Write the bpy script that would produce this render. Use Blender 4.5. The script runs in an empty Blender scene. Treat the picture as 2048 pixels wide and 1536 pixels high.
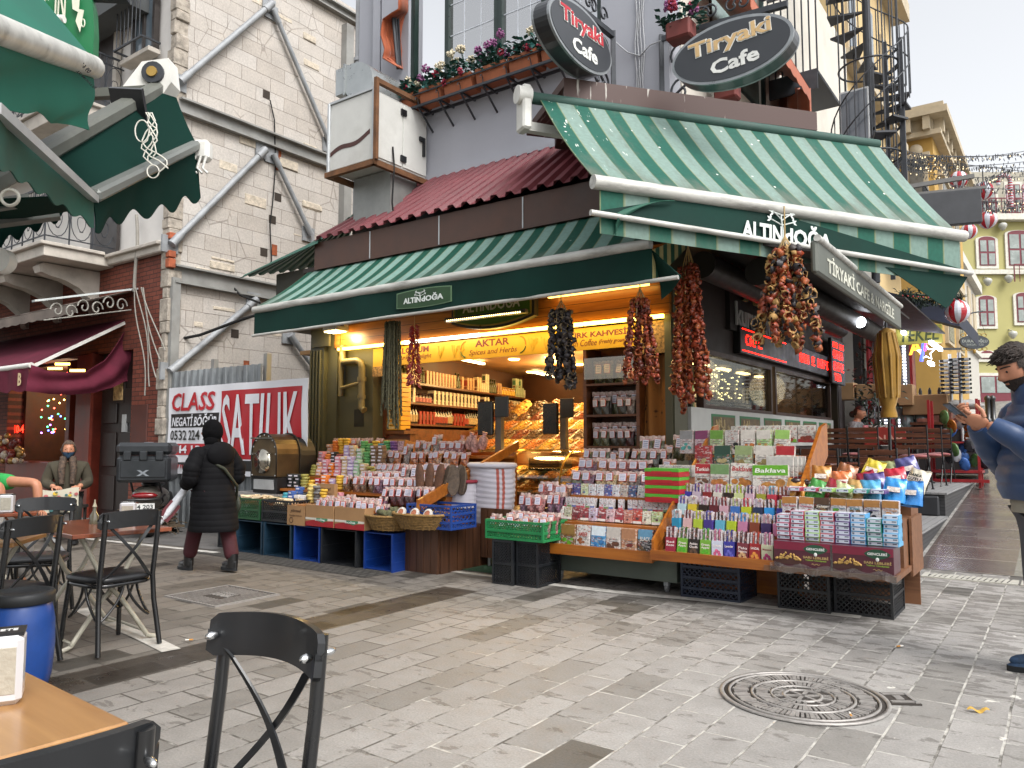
import bpy, math, random
from mathutils import Vector, Matrix, Quaternion
R=random.Random(7); rad=math.radians; PI=math.pi
sc=bpy.context.scene; COL=sc.collection
# ---------- camera ----------
CH=1.32; PITCH=math.atan(117/1538.)
cd=bpy.data.cameras.new('Camera'); cam=bpy.data.objects.new('Camera',cd); COL.objects.link(cam)
cd.sensor_width=36; cd.lens=36*1538/2048.; cd.clip_end=600; cd.clip_start=.05
cam.location=(0,0,CH); cam.rotation_euler=(PI/2+PITCH,0,0); sc.camera=cam
# ---------- world, sun, exposure ----------
w=bpy.data.worlds.new('World'); sc.world=w; w.use_nodes=True; nt=w.node_tree; nt.nodes.clear()
sk=nt.nodes.new('ShaderNodeTexSky'); sk.sky_type='NISHITA'; sk.sun_disc=False; sk.sun_elevation=rad(50); sk.sun_rotation=rad(142); sk.dust_density=4; sk.air_density=1.2
hs=nt.nodes.new('ShaderNodeHueSaturation'); hs.inputs['Saturation'].default_value=.15
bg=nt.nodes.new('ShaderNodeBackground'); bg.inputs['Strength'].default_value=.15
wo=nt.nodes.new('ShaderNodeOutputWorld')
nt.links.new(sk.outputs[0],hs.inputs['Color']); nt.links.new(hs.outputs[0],bg.inputs[0]); nt.links.new(bg.outputs[0],wo.inputs[0])
sl=bpy.data.lights.new('Sun','SUN'); sl.energy=.9; sl.angle=rad(25); sl.color=(1,.97,.93)
so=bpy.data.objects.new('Sun',sl); COL.objects.link(so)
SD=Vector((math.sin(rad(142))*math.cos(rad(50)),math.cos(rad(142))*math.cos(rad(50)),math.sin(rad(50))))
so.rotation_euler=SD.to_track_quat('Z','Y').to_euler(); so.location=(0,0,30)
sc.view_settings.view_transform='Standard'; sc.view_settings.look='None'; sc.view_settings.gamma=1; sc.view_settings.exposure=.95
sc.render.engine='CYCLES'; sc.cycles.use_denoising=True; sc.cycles.max_bounces=8; sc.cycles.transparent_max_bounces=12
sc.cycles.sample_clamp_indirect=6; sc.cycles.caustics_reflective=False; sc.cycles.caustics_refractive=False
# ---------- the shop's own axes: u to the right along its front, v into the block, corner of the shop at C ----------
TH=rad(35.7); C=Vector((1.76,8.31,0)); UX=Vector((math.cos(TH),-math.sin(TH),0)); VX=Vector((math.sin(TH),math.cos(TH),0)); ZX=Vector((0,0,1))
def S(u,v,z=0): return C+UX*u+VX*v+ZX*z
def toS(p): d=p-C; return Vector((d.dot(UX),d.dot(VX),d.z))
EYE=Vector((0,0,CH))
def ray(px,py):
    x=(px-1024)/1538.; y=(768-py)/1538.
    return Vector((x,math.cos(PITCH)-y*math.sin(PITCH),math.sin(PITCH)+y*math.cos(PITCH)))
def hit(px,py,p0,n): r=ray(px,py); return EYE+r*((p0-EYE).dot(n)/r.dot(n))
def onv(px,py,v): return toS(hit(px,py,S(0,v),VX))
def onu(px,py,u): return toS(hit(px,py,S(u,0),UX))
def onz(px,py,z=0): return hit(px,py,Vector((0,0,z)),ZX)
def onY(px,py,y): return hit(px,py,Vector((0,y,0)),Vector((0,1,0)))
# ---------- mesh builder ----------
class MB:
    def __init__(s,ab=False): s.v=[];s.f=[];s.mi=[];s.sm=[];s.uv={};s.ab=ab;s.X=None
    def add(s,vs,fs,m=0,sm=False,uvs=None):
        o=len(s.v)
        if s.X is not None: vs=[s.X@Vector(p) for p in vs]
        s.v+=[tuple(p) for p in vs]
        for i,f in enumerate(fs):
            s.f.append([o+k for k in f]); s.mi.append(m); s.sm.append(sm)
            if uvs: s.uv[len(s.f)-1]=[uvs[k] for k in f]
        return s
    def quad(s,a,b,c,d,m=0): return s.add([a,b,c,d],[(0,1,2,3)],m)
    def bx(s,x0,x1,y0,y1,z0,z1,m=0,b=0,X=None):
        if x0>x1:x0,x1=x1,x0
        if y0>y1:y0,y1=y1,y0
        if z0>z1:z0,z1=z1,z0
        b=min(b,(x1-x0)*.45,(y1-y0)*.45,(z1-z0)*.45)
        if b<=0:
            vs=[(x,y,z) for z in(z0,z1) for y in(y0,y1) for x in(x0,x1)]
            fs=[(0,2,3,1),(4,5,7,6),(0,1,5,4),(2,6,7,3),(0,4,6,2),(1,3,7,5)]
        else:
            vs=[];ix={}
            for i,X0 in enumerate((x0,x1)):
                for j,Y0 in enumerate((y0,y1)):
                    for k,Z0 in enumerate((z0,z1)):
                        sx,sy,sz=(1-2*i)*b,(1-2*j)*b,(1-2*k)*b
                        ix[i,j,k]=len(vs)
                        vs+=[(X0,Y0+sy,Z0+sz),(X0+sx,Y0,Z0+sz),(X0+sx,Y0+sy,Z0)]
            fs=[]
            def q(l,fl): fs.append(tuple(l[::-1]) if fl else tuple(l))
            for i in(0,1):
                q([ix[i,0,0],ix[i,0,1],ix[i,1,1],ix[i,1,0]],i==1)
                q([ix[0,i,0]+1,ix[1,i,0]+1,ix[1,i,1]+1,ix[0,i,1]+1],i==1)
                q([ix[0,0,i]+2,ix[0,1,i]+2,ix[1,1,i]+2,ix[1,0,i]+2],i==1)
            for i in(0,1):
                for j in(0,1):
                    q([ix[i,j,0],ix[i,j,0]+1,ix[i,j,1]+1,ix[i,j,1]],(i+j)%2==1)
                    q([ix[i,0,j],ix[i,1,j],ix[i,1,j]+2,ix[i,0,j]+2],(i+j)%2==1)
                    q([ix[0,i,j]+1,ix[0,i,j]+2,ix[1,i,j]+2,ix[1,i,j]+1],(i+j)%2==1)
            for i in(0,1):
                for j in(0,1):
                    for k in(0,1): q([ix[i,j,k],ix[i,j,k]+2,ix[i,j,k]+1],(i+j+k)%2==1)
        if X is not None: vs=[X@Vector(p) for p in vs]
        return s.add(vs,fs,m)
    def bar(s,p,q,w,h,m=0,up=(0,0,1),b=0):
        p=Vector(p);q=Vector(q);d=q-p;L=d.length;d.normalize();u=Vector(up);sx=d.cross(u)
        if sx.length<1e-4: sx=d.cross(Vector((1,0,0)))
        sx.normalize();u=sx.cross(d)
        X=Matrix(((d.x,sx.x,u.x,p.x),(d.y,sx.y,u.y,p.y),(d.z,sx.z,u.z,p.z),(0,0,0,1)))
        return s.bx(0,L,-w/2,w/2,-h/2,h/2,m,b,X)
    def tube(s,pts,r,n=8,m=0,caps=True,closed=False,sq=1.):
        pts=[Vector(p) for p in pts];k=len(pts);rs=r if hasattr(r,'__len__') else [r]*k
        vs=[];up=None
        for i,p in enumerate(pts):
            if closed: t=pts[(i+1)%k]-pts[i-1]
            else: t=pts[min(i+1,k-1)]-pts[max(i-1,0)]
            if t.length<1e-9: t=Vector((0,0,1))
            t.normalize()
            if up is None: up=Vector((0,0,1)) if abs(t.z)<.9 else Vector((0,1,0))
            a=up-t*up.dot(t)
            if a.length<1e-4: a=t.orthogonal()
            a.normalize(); up=a; b=t.cross(a)
            for j in range(n):
                an=2*PI*j/n; vs.append(p+a*(math.cos(an)*rs[i])+b*(math.sin(an)*rs[i]*sq))
        fs=[]
        for i in range(k if closed else k-1):
            for j in range(n):
                i2=(i+1)%k; fs.append((i*n+j,i2*n+j,i2*n+(j+1)%n,i*n+(j+1)%n)[::-1])
        s.add(vs,fs,m,True)
        if caps and not closed: s.add(vs[:n],[tuple(range(n))],m); s.add(vs[-n:],[tuple(range(n))[::-1]],m)
        return s
    def lathe(s,prof,n=16,c=(0,0,0),m=0,sm=True,ax='z',sy=1.,caps=True):
        vs=[]
        for r,z in prof:
            for j in range(n):
                a=2*PI*j/n; x,y=r*math.cos(a),r*math.sin(a)*sy
                vs.append((c[0]+x,c[1]+y,c[2]+z) if ax=='z' else ((c[0]+x,c[1]+z,c[2]+y) if ax=='y' else (c[0]+z,c[1]+x,c[2]+y)))
        fs=[(i*n+j,i*n+(j+1)%n,(i+1)*n+(j+1)%n,(i+1)*n+j) for i in range(len(prof)-1) for j in range(n)]
        s.add(vs,fs,m,sm)
        if caps:
            s.add(vs[:n],[tuple(range(n))[::-1]],m); s.add(vs[-n:],[tuple(range(n))],m)
        return s
    def ball(s,c,rx,ry=None,rz=None,nu=12,nv=8,m=0,fn=None,X=None):
        ry=ry or rx; rz=rz or rx; vs=[];fs=[]
        for i in range(nv+1):
            t=PI*i/nv
            for j in range(nu):
                a=2*PI*j/nu; d=Vector((math.sin(t)*math.cos(a),math.sin(t)*math.sin(a),math.cos(t)))
                k=fn(d) if fn else 1.
                p=Vector((d.x*rx*k,d.y*ry*k,d.z*rz*k))
                if X is not None: p=X@p
                vs.append(Vector(c)+p)
        for i in range(nv):
            for j in range(nu): fs.append((i*nu+j,(i+1)*nu+j,(i+1)*nu+(j+1)%nu,i*nu+(j+1)%nu))
        return s.add(vs,fs,m,True)
    def prism(s,pts,d,ax='y',m=0,mb=None):
        "2D outline (a,b) swept d along ax"
        f={'y':lambda a,b,t:(a,t,b),'x':lambda a,b,t:(t,a,b),'z':lambda a,b,t:(a,b,t)}[ax]
        d0,d1=d; n=len(pts); vs=[f(a,b,d0) for a,b in pts]+[f(a,b,d1) for a,b in pts]
        s.add(vs,[tuple(range(n)),tuple(range(n,2*n))[::-1]],m)
        return s.add(vs,[(i,n+i,n+(i+1)%n,(i+1)%n) for i in range(n)],m if mb is None else mb)
    def grid(s,fn,nu,nv,m=0,sm=True,th=0):
        vs=[];uv=[]
        for j in range(nv+1):
            for i in range(nu+1):
                vs.append(Vector(fn(i/nu,j/nv))); uv.append((i/nu,j/nv))
        fs=[(j*(nu+1)+i,j*(nu+1)+i+1,(j+1)*(nu+1)+i+1,(j+1)*(nu+1)+i) for j in range(nv) for i in range(nu)]
        s.add(vs,fs,m,sm,uv)
        if th:
            W=nu+1; nn=[]
            for j in range(nv+1):
                for i in range(nu+1):
                    a=vs[j*W+min(i+1,nu)]-vs[j*W+max(i-1,0)]; b=vs[min(j+1,nv)*W+i]-vs[max(j-1,0)*W+i]
                    q=a.cross(b); q=q.normalized() if q.length>1e-9 else Vector((0,0,1)); nn.append(vs[j*W+i]-q*th)
            s.add(nn,[f[::-1] for f in fs],m,sm,uv)
            ed=[i for i in range(W)]+[j*W+nu for j in range(1,nv+1)]+[nv*W+i for i in range(nu-1,-1,-1)]+[j*W for j in range(nv-1,0,-1)]
            k=len(ed); s.add([vs[e] for e in ed]+[nn[e] for e in ed],[(i,k+i,k+(i+1)%k,(i+1)%k) for i in range(k)],m,False,[uv[e] for e in ed]*2)
        return s
    def text(s,t,x0,x1,z0,z1,y,m=0,bold=0.,shear=0.,th=.002,X=None):
        "lettering stretched to a box in the x-z plane facing -y"
        vs,fs,(a0,a1,b0,b1)=textmesh(t,bold,shear)
        kx=(x1-x0)/max(a1-a0,1e-6); kz=(z1-z0)/max(b1-b0,1e-6)
        P=[Vector((x0+(a-a0)*kx,y-(th if c>0 else 0),z0+(b-b0)*kz)) for a,b,c in vs]
        if X is not None: P=[X@p for p in P]
        return s.add(P,fs,m)
    def build(s,name,mats,parent=None,loc=None,rz=0,off=None):
        me=bpy.data.meshes.new(name)
        vs=s.v
        if s.ab and parent is not None and parent.name in ORG:
            o=ORG[parent.name]; vs=[(x-o[0],y-o[1],z-o[2]) for x,y,z in vs]
        elif off is not None: vs=[(x-off[0],y-off[1],z-off[2]) for x,y,z in vs]
        me.from_pydata(vs,[],s.f)
        if not isinstance(mats,(list,tuple)): mats=[mats]
        for q in mats: me.materials.append(q)
        me.polygons.foreach_set('material_index',[min(i,len(mats)-1) for i in s.mi]); me.polygons.foreach_set('use_smooth',s.sm)
        if s.uv:
            l=me.uv_layers.new(name='UVMap')
            for fi,us in s.uv.items():
                p=me.polygons[fi]
                for k,li in enumerate(p.loop_indices): l.data[li].uv=us[k]
        me.update()
        o=bpy.data.objects.new(name,me); COL.objects.link(o)
        if parent is not None: o.parent=parent
        if loc is not None: o.location=loc
        if rz: o.rotation_euler=(0,0,rz)
        return o
ORG={}; _tc={}
def textmesh(t,bold,shear):
    k=(t,bold,shear)
    if k in _tc: return _tc[k]
    c=bpy.data.curves.new('lettering','FONT'); c.body=t; c.size=1; c.offset=bold; c.shear=shear; c.extrude=.01; c.resolution_u=2; c.fill_mode='BOTH'
    o=bpy.data.objects.new('lettering',c); COL.objects.link(o); dg=bpy.context.evaluated_depsgraph_get()
    me=bpy.data.meshes.new_from_object(o.evaluated_get(dg))
    vs=[tuple(v.co) for v in me.vertices]; fs=[tuple(p.vertices) for p in me.polygons if not all(me.vertices[i].co.z<-.005 for i in p.vertices)]
    bb=(min(v[0] for v in vs),max(v[0] for v in vs),min(v[1] for v in vs),max(v[1] for v in vs))
    bpy.data.objects.remove(o); bpy.data.curves.remove(c); bpy.data.meshes.remove(me)
    _tc[k]=(vs,fs,bb); return _tc[k]
def tag(o,label,cat,group=None,kind=None):
    o['label']=label; o['category']=cat
    if group:o['group']=group
    if kind:o['kind']=kind
    return o
def thing(name,label,cat,loc,rz=0,group=None):
    o=bpy.data.objects.new(name,None); COL.objects.link(o); o.location=loc; o.rotation_euler=(0,0,rz); o.empty_display_size=.1
    return tag(o,label,cat,group)
def TS(name,label,cat,u,v,z=0,rz=0,group=None):
    o=thing(name,label,cat,S(u,v,z),-TH+rz,group); ORG[o.name]=(u,v,z); return o
def solo(mb,name,mats,label,cat,u,v,z=0,rz=0,group=None,kind=None):
    o=mb.build(name,mats,None,S(u,v,z),-TH+rz,off=(u,v,z) if mb.ab else None)
    return tag(o,label,cat,group,kind)
def struct(mb,name,mats):
    o=mb.build(name,mats,None,C,-TH); o['kind']='structure'; return o
def copy_tree(o,parent=None):
    c=o.copy(); COL.objects.link(c)
    if parent is not None: c.parent=parent
    for ch in o.children: copy_tree(ch,c)
    return c
def dupS(o,u,v,z=0,rz=0,label=None,group=None):
    c=copy_tree(o); c.location=S(u,v,z); c.rotation_euler=(0,0,-TH+rz)
    if label:c['label']=label
    if group:c['group']=group
    return c
# ---------- materials ----------
def H(h):
    h=h.lstrip('#'); o=[]
    for i in(0,2,4):
        x=int(h[i:i+2],16)/255; o.append(x/12.92 if x<=.04045 else ((x+.055)/1.055)**2.4)
    return (o[0],o[1],o[2],1)
def nd(nt,ty,ins=None,**at):
    n=nt.nodes.new('ShaderNode'+ty)
    for k,v in at.items(): setattr(n,k,v)
    for k,v in (ins or {}).items():
        if isinstance(v,bpy.types.NodeSocket): nt.links.new(v,n.inputs[k])
        else: n.inputs[k].default_value=v
    return n
def mth(nt,op,a,b=0.,c=None):
    d={0:a,1:b}
    if c is not None:d[2]=c
    return nd(nt,'Math',d,operation=op).outputs[0]
def mixc(nt,f,a,b,bt='MIX'):
    n=nt.nodes.new('ShaderNodeMix'); n.data_type='RGBA'; n.blend_type=bt
    for i,v in((0,f),(6,a),(7,b)):
        if isinstance(v,bpy.types.NodeSocket): nt.links.new(v,n.inputs[i])
        else: n.inputs[i].default_value=v
    return n.outputs[2]
def ramp(nt,f,*st):
    n=nt.nodes.new('ShaderNodeValToRGB'); nt.links.new(f,n.inputs[0]); e=n.color_ramp.elements
    for i,(p,c) in enumerate(st):
        if isinstance(c,(int,float)): c=(c,c,c,1)
        if i<2: e[i].position=p; e[i].color=c
        else: q=e.new(p); q.color=c
    return n.outputs[0]
def newmat(name):
    m=bpy.data.materials.new(name); m.use_nodes=True; nt=m.node_tree; b=nt.nodes['Principled BSDF']; return m,nt,b
_mc={}
def mat(name,col,rough=.6,metal=0.,var=.12,vs=7.,bump=0.,bs=40.,coat=0.,emit=0.,trans=0.,alpha=1.,grime=0.,gc='#2a2620',spec=.5,stretch=(1,1,1),sheen=0.):
    k=(name,)
    if k in _mc: return _mc[k]
    m,nt,b=newmat(name); c=H(col) if isinstance(col,str) else col
    tc=nd(nt,'TexCoord'); mp=nd(nt,'Mapping',{'Vector':tc.outputs['Object'],'Scale':stretch}).outputs[0]
    nz=nd(nt,'TexNoise',{'Vector':mp,'Scale':vs,'Detail':5.,'Roughness':.6}).outputs[0]
    lo=tuple(x*(1-var*1.6) for x in c[:3])+(1,); hi=tuple(min(1,x*(1+var*1.2)+var*.01) for x in c[:3])+(1,)
    o=ramp(nt,nz,(.3,lo),(.72,hi))
    if grime:
        g=nd(nt,'TexNoise',{'Vector':mp,'Scale':vs*.45,'Detail':8.,'Roughness':.7}).outputs[0]
        o=mixc(nt,ramp(nt,g,(.5,0.),(.75,grime)),o,H(gc))
    nt.links.new(o,b.inputs['Base Color'])
    r=ramp(nt,nz,(.3,max(0,rough-.08)),(.7,min(1,rough+.08))); nt.links.new(r,b.inputs['Roughness'])
    b.inputs['Metallic'].default_value=metal; b.inputs['Coat Weight'].default_value=coat; b.inputs['Specular IOR Level'].default_value=spec
    if coat: b.inputs['Coat Roughness'].default_value=.12
    if sheen: b.inputs['Sheen Weight'].default_value=sheen
    if emit: b.inputs['Emission Color'].default_value=c; b.inputs['Emission Strength'].default_value=emit
    if trans: b.inputs['Transmission Weight'].default_value=trans
    if alpha<1: b.inputs['Alpha'].default_value=alpha
    if bump:
        bn=nd(nt,'TexNoise',{'Vector':mp,'Scale':bs,'Detail':4.}).outputs[0]
        bp=nd(nt,'Bump',{'Height':bn,'Strength':min(1,bump),'Distance':.01}); nt.links.new(bp.outputs[0],b.inputs['Normal'])
    _mc[k]=m; return m
def wood(name,col,dark,rough=.4,ax=0,sc_=1.,coat=.2,planks=0.):
    k=(name,)
    if k in _mc: return _mc[k]
    m,nt,b=newmat(name); tc=nd(nt,'TexCoord').outputs['Object']
    s=[14.,14.,14.]; s[ax]=.9; s=[x*sc_ for x in s]
    mp=nd(nt,'Mapping',{'Vector':tc,'Scale':s}).outputs[0]
    nz=nd(nt,'TexNoise',{'Vector':mp,'Scale':1.6,'Detail':6.,'Roughness':.65,'Distortion':.6}).outputs[0]
    n2=nd(nt,'TexNoise',{'Vector':tc,'Scale':1.7*sc_,'Detail':3.}).outputs[0]
    o=ramp(nt,nz,(.3,H(dark)),(.62,H(col)))
    o=mixc(nt,ramp(nt,n2,(.4,0.),(.7,.35)),o,H(dark))
    if planks:
        sx=nd(nt,'SeparateXYZ',{0:tc}).outputs[2]
        fr=mth(nt,'FRACT',mth(nt,'MULTIPLY',sx,1/planks)); o=mixc(nt,mth(nt,'LESS_THAN',fr,.06),o,H('#2a1404'))
    nt.links.new(o,b.inputs['Base Color']); b.inputs['Roughness'].default_value=rough; b.inputs['Coat Weight'].default_value=coat; b.inputs['Coat Roughness'].default_value=.2
    bp=nd(nt,'Bump',{'Height':nz,'Strength':.15,'Distance':.005}); nt.links.new(bp.outputs[0],b.inputs['Normal'])
    _mc[k]=m; return m
def bricks(name,c1,c2,mort,bw,bh,ax,ms=.012,var=.2,bump=.5,rough=.85,wear=0.,wc='#777',off=.5,cracks=0.):
    m,nt,b=newmat(name); tc=nd(nt,'TexCoord').outputs['Object']; sp=nd(nt,'SeparateXYZ',{0:tc})
    ids={'u':0,'v':1,'z':2}; cv=nd(nt,'CombineXYZ',{0:sp.outputs[ids[ax[0]]],1:sp.outputs[ids[ax[1]]]}).outputs[0]
    wob=nd(nt,'TexNoise',{'Vector':tc,'Scale':3.,'Detail':3.}); cv=nd(nt,'VectorMath',{0:cv,1:nd(nt,'VectorMath',{0:wob.outputs[1],'Scale':.012},operation='SCALE').outputs[0]},operation='ADD').outputs[0]
    bt=nd(nt,'TexBrick',{'Vector':cv,'Color1':H(c1),'Color2':H(c2),'Mortar':H(mort),'Scale':1.,'Mortar Size':ms,'Mortar Smooth':.2,'Bias':0.,'Brick Width':bw,'Row Height':bh},offset=off)
    n1=nd(nt,'TexNoise',{'Vector':tc,'Scale':2.2,'Detail':8.,'Roughness':.7}).outputs[0]; n2=nd(nt,'TexNoise',{'Vector':tc,'Scale':30.,'Detail':4.}).outputs[0]
    o=mixc(nt,1.,bt.outputs[0],ramp(nt,n2,(.25,1-var),(.75,1.+var*.3)),'MULTIPLY')
    o=mixc(nt,1.,o,ramp(nt,n1,(.3,1-var),(.7,1.)),'MULTIPLY')
    if wear: o=mixc(nt,ramp(nt,n1,(.55,0.),(.7,wear)),o,H(wc))
    h=mth(nt,'ADD',mth(nt,'MULTIPLY',bt.outputs[1],-1.),mth(nt,'MULTIPLY',n2,.35))
    if cracks:
        vo=nd(nt,'TexVoronoi',{'Vector':nd(nt,'Mapping',{'Vector':cv,'Scale':(1.4,.9,1)}).outputs[0],'Scale':1.3},feature='DISTANCE_TO_EDGE').outputs[0]
        mk=ramp(nt,nd(nt,'TexNoise',{'Vector':tc,'Scale':1.1,'Detail':4.}).outputs[0],(.5,0.),(.56,1.))
        cr=mth(nt,'MULTIPLY',mth(nt,'LESS_THAN',vo,.012),mk); o=mixc(nt,mth(nt,'MULTIPLY',cr,cracks),o,H('#5a5048'))
    nt.links.new(o,b.inputs['Base Color']); b.inputs['Roughness'].default_value=rough
    bp=nd(nt,'Bump',{'Height':h,'Strength':bump,'Distance':.012}); nt.links.new(bp.outputs[0],b.inputs['Normal'])
    return m
def emis(name,col,st):
    if (name,) in _mc: return _mc[(name,)]
    m,nt,b=newmat(name); b.inputs['Base Color'].default_value=(.02,.02,.02,1) if st<0 else H(col); b.inputs['Emission Color'].default_value=H(col); b.inputs['Emission Strength'].default_value=abs(st); _mc[(name,)]=m; return m
def lamp(name,loc,power,col,size=.1,parent=None):
    l=bpy.data.lights.new(name,'POINT'); l.energy=power; l.color=col; l.shadow_soft_size=size
    o=bpy.data.objects.new(name,l); COL.objects.link(o); o.location=loc
    if parent is not None: o.parent=parent
    return o
def arealamp(name,loc,rot,sx,sy,power,col):
    l=bpy.data.lights.new(name,'AREA'); l.energy=power; l.color=col; l.shape='RECTANGLE'; l.size=sx; l.size_y=sy
    o=bpy.data.objects.new(name,l); COL.objects.link(o); o.location=loc; o.rotation_euler=rot; return o
STEEL=mat('galvanised steel','#94979a',.6,.2,.15,5.); BLK=mat('black painted metal','#15171a',.38,.0,.2,6.,coat=.3)
WHT=mat('white powder coat','#d9d8d2',.5,0,.08,4.,grime=.35,gc='#6e6a60'); ALU=mat('aluminium','#b9bcbd',.4,.5,.12,3.,grime=.4,gc='#55534c')
CHROME=mat('bright bolt','#d8dadb',.2,1,.03); DARKIRON=mat('dark iron','#3a3d42',.5,.3,.2); RUBBER=mat('black rubber','#141414',.8)
GLASS=None
def glassmat(name,tint='#ffffff',alpha=.12,rough=.03,fk=1.):
    if (name,) in _mc: return _mc[(name,)]
    m,nt,b=newmat(name); nt.nodes.remove(b); out=nt.nodes['Material Output']
    t=nd(nt,'BsdfTransparent',{'Color':H(tint)}); g=nd(nt,'BsdfGlossy',{'Color':(1,1,1,1),'Roughness':rough}); f=nd(nt,'Fresnel',{'IOR':1.5})
    k=mth(nt,'ADD',mth(nt,'MULTIPLY',f.outputs[0],fk),alpha); mx=nd(nt,'MixShader',{0:k,1:t.outputs[0],2:g.outputs[0]}); nt.links.new(mx.outputs[0],out.inputs[0]); _mc[(name,)]=m; return m
# ---------- ground, street, painted lines ----------
SLOPE=.085; V0=.95
def gz(u,v): 
    return SLOPE*max(0,v-V0) if u>-.5 else SLOPE*max(0,v-V0)
def ground_material():
    m,nt,b=newmat('wet stone pavers'); tc=nd(nt,'TexCoord').outputs['Object']; sp=nd(nt,'SeparateXYZ',{0:tc}); u,v=sp.outputs[0],sp.outputs[1]
    wn=nd(nt,'TexNoise',{'Vector':tc,'Scale':2.,'Detail':3.}).outputs[1]
    cv=nd(nt,'CombineXYZ',{0:v,1:u}).outputs[0]; cv=nd(nt,'VectorMath',{0:cv,1:nd(nt,'VectorMath',{0:wn,'Scale':.02},operation='SCALE').outputs[0]},operation='ADD').outputs[0]
    bt=nd(nt,'TexBrick',{'Vector':cv,'Color1':(0,0,0,1),'Color2':(1,1,1,1),'Mortar':(.5,.5,.5,1),'Scale':1.,'Mortar Size':.007,'Mortar Smooth':.3,'Bias':0.,'Brick Width':.43,'Row Height':.225},offset=.5,offset_frequency=2)
    rnd=bt.outputs[0]; mo=bt.outputs[1]
    big=nd(nt,'TexNoise',{'Vector':tc,'Scale':.55,'Detail':4.}).outputs[0]
    med=nd(nt,'TexNoise',{'Vector':tc,'Scale':5.,'Detail':9.,'Roughness':.72}).outputs[0]
    fin=nd(nt,'TexNoise',{'Vector':tc,'Scale':90.,'Detail':5.,'Roughness':.7}).outputs[0]
    st=ramp(nt,rnd,(0.,H('#5d5a56')),(.05,H('#605d58')),(.08,H('#86837e')),(.45,H('#9a9793')),(1.,H('#a5a29e')))
    st=mixc(nt,1.,st,ramp(nt,fin,(.3,.72),(.7,1.08)),'MULTIPLY'); st=mixc(nt,1.,st,ramp(nt,med,(.3,.76),(.65,1.04)),'MULTIPLY')
    # left of the square is browner and darker
    lf=nd(nt,'MapRange',{'Value':mth(nt,'ADD',u,mth(nt,'MULTIPLY',big,1.2)),'From Min':-2.2,'From Max':2.2,'To Min':1.,'To Max':0.}).outputs[0]
    st=mixc(nt,lf,st,mixc(nt,1.,st,H('#bab2a8'),'MULTIPLY'))
    # damp stains with sharp edges near the stalls, dark damp strip of stone
    sn=nd(nt,'TexNoise',{'Vector':nd(nt,'Mapping',{'Vector':tc,'Scale':(1.,2.2,1)}).outputs[0],'Scale':4.2,'Detail':10.,'Roughness':.7,'Distortion':.4}).outputs[0]
    near=nd(nt,'MapRange',{'Value':v,'From Min':-3.8,'From Max':-1.7,'To Min':-.02,'To Max':.07}).outputs[0]
    stain=ramp(nt,mth(nt,'ADD',sn,near),(.565,0.),(.585,1.))
    su=mth(nt,'LESS_THAN',mth(nt,'ABSOLUTE',mth(nt,'ADD',u,1.08)),.2); sv=mth(nt,'LESS_THAN',v,-2.3); strip=mth(nt,'MULTIPLY',su,sv)
    cor=mth(nt,'MULTIPLY',mth(nt,'LESS_THAN',u,-1.0),mth(nt,'LESS_THAN',mth(nt,'ABSOLUTE',mth(nt,'ADD',v,mth(nt,'ADD',6.1,mth(nt,'MULTIPLY',med,.5)))),.7))
    corner=mth(nt,'MULTIPLY',mth(nt,'LESS_THAN',mth(nt,'ADD',u,mth(nt,'MULTIPLY',big,.4)),-.9),mth(nt,'LESS_THAN',v,-5.9))
    wet=mth(nt,'MINIMUM',1.,mth(nt,'ADD',mth(nt,'MULTIPLY',strip,.85),mth(nt,'MULTIPLY',cor,.6)))
    dark=mth(nt,'MINIMUM',1.,mth(nt,'ADD',wet,mth(nt,'MULTIPLY',stain,.48)))
    st=mixc(nt,dark,st,mixc(nt,1.,st,H('#7d756d'),'MULTIPLY'))
    # joints: pale on the right, dark nearer the stalls and left
    jm=ramp(nt,mth(nt,'ADD',med,mth(nt,'MULTIPLY',lf,.35)),(.44,H('#bab7b0')),(.62,H('#45413b')))
    st=mixc(nt,mth(nt,'MULTIPLY',mo,.9),st,jm)
    # pale dried patches
    pp=nd(nt,'TexNoise',{'Vector':nd(nt,'Mapping',{'Vector':tc,'Location':(7,3,0)}).outputs[0],'Scale':5.5,'Detail':6.}).outputs[0]
    rt=nd(nt,'MapRange',{'Value':u,'From Min':1.6,'From Max':3.2,'To Min':-.15,'To Max':.0}).outputs[0]
    st=mixc(nt,mth(nt,'MULTIPLY',ramp(nt,mth(nt,'ADD',pp,rt),(.66,0.),(.68,1.)),.75),st,H('#d9d6cd'))
    nt.links.new(st,b.inputs['Base Color'])
    ro=mth(nt,'SUBTRACT',ramp(nt,med,(.3,.5),(.7,.72)),mth(nt,'MULTIPLY',wet,.32)); nt.links.new(ro,b.inputs['Roughness'])
    h=mth(nt,'ADD',mth(nt,'MULTIPLY',mo,-1.),mth(nt,'ADD',mth(nt,'MULTIPLY',fin,.25),mth(nt,'MULTIPLY',rnd,.3)))
    bp=nd(nt,'Bump',{'Height':h,'Strength':.55,'Distance':.008}); nt.links.new(bp.outputs[0],b.inputs['Normal'])
    return m
us=[-60,-30,-16,-8,-4,-2,0,2.06,4,7,12,30,80]; vs_=[-60,-30,-12,-8,-6,-4,-2,0,.95,2,4,8,16,30,45,70,120]
g=MB()
g.add([(a,b,gz(a,b)) for b in vs_ for a in us],[(j*len(us)+i,j*len(us)+i+1,(j+1)*len(us)+i+1,(j+1)*len(us)+i) for j in range(len(vs_)-1) for i in range(len(us)-1)])
struct(g,'ground',ground_material())
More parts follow.
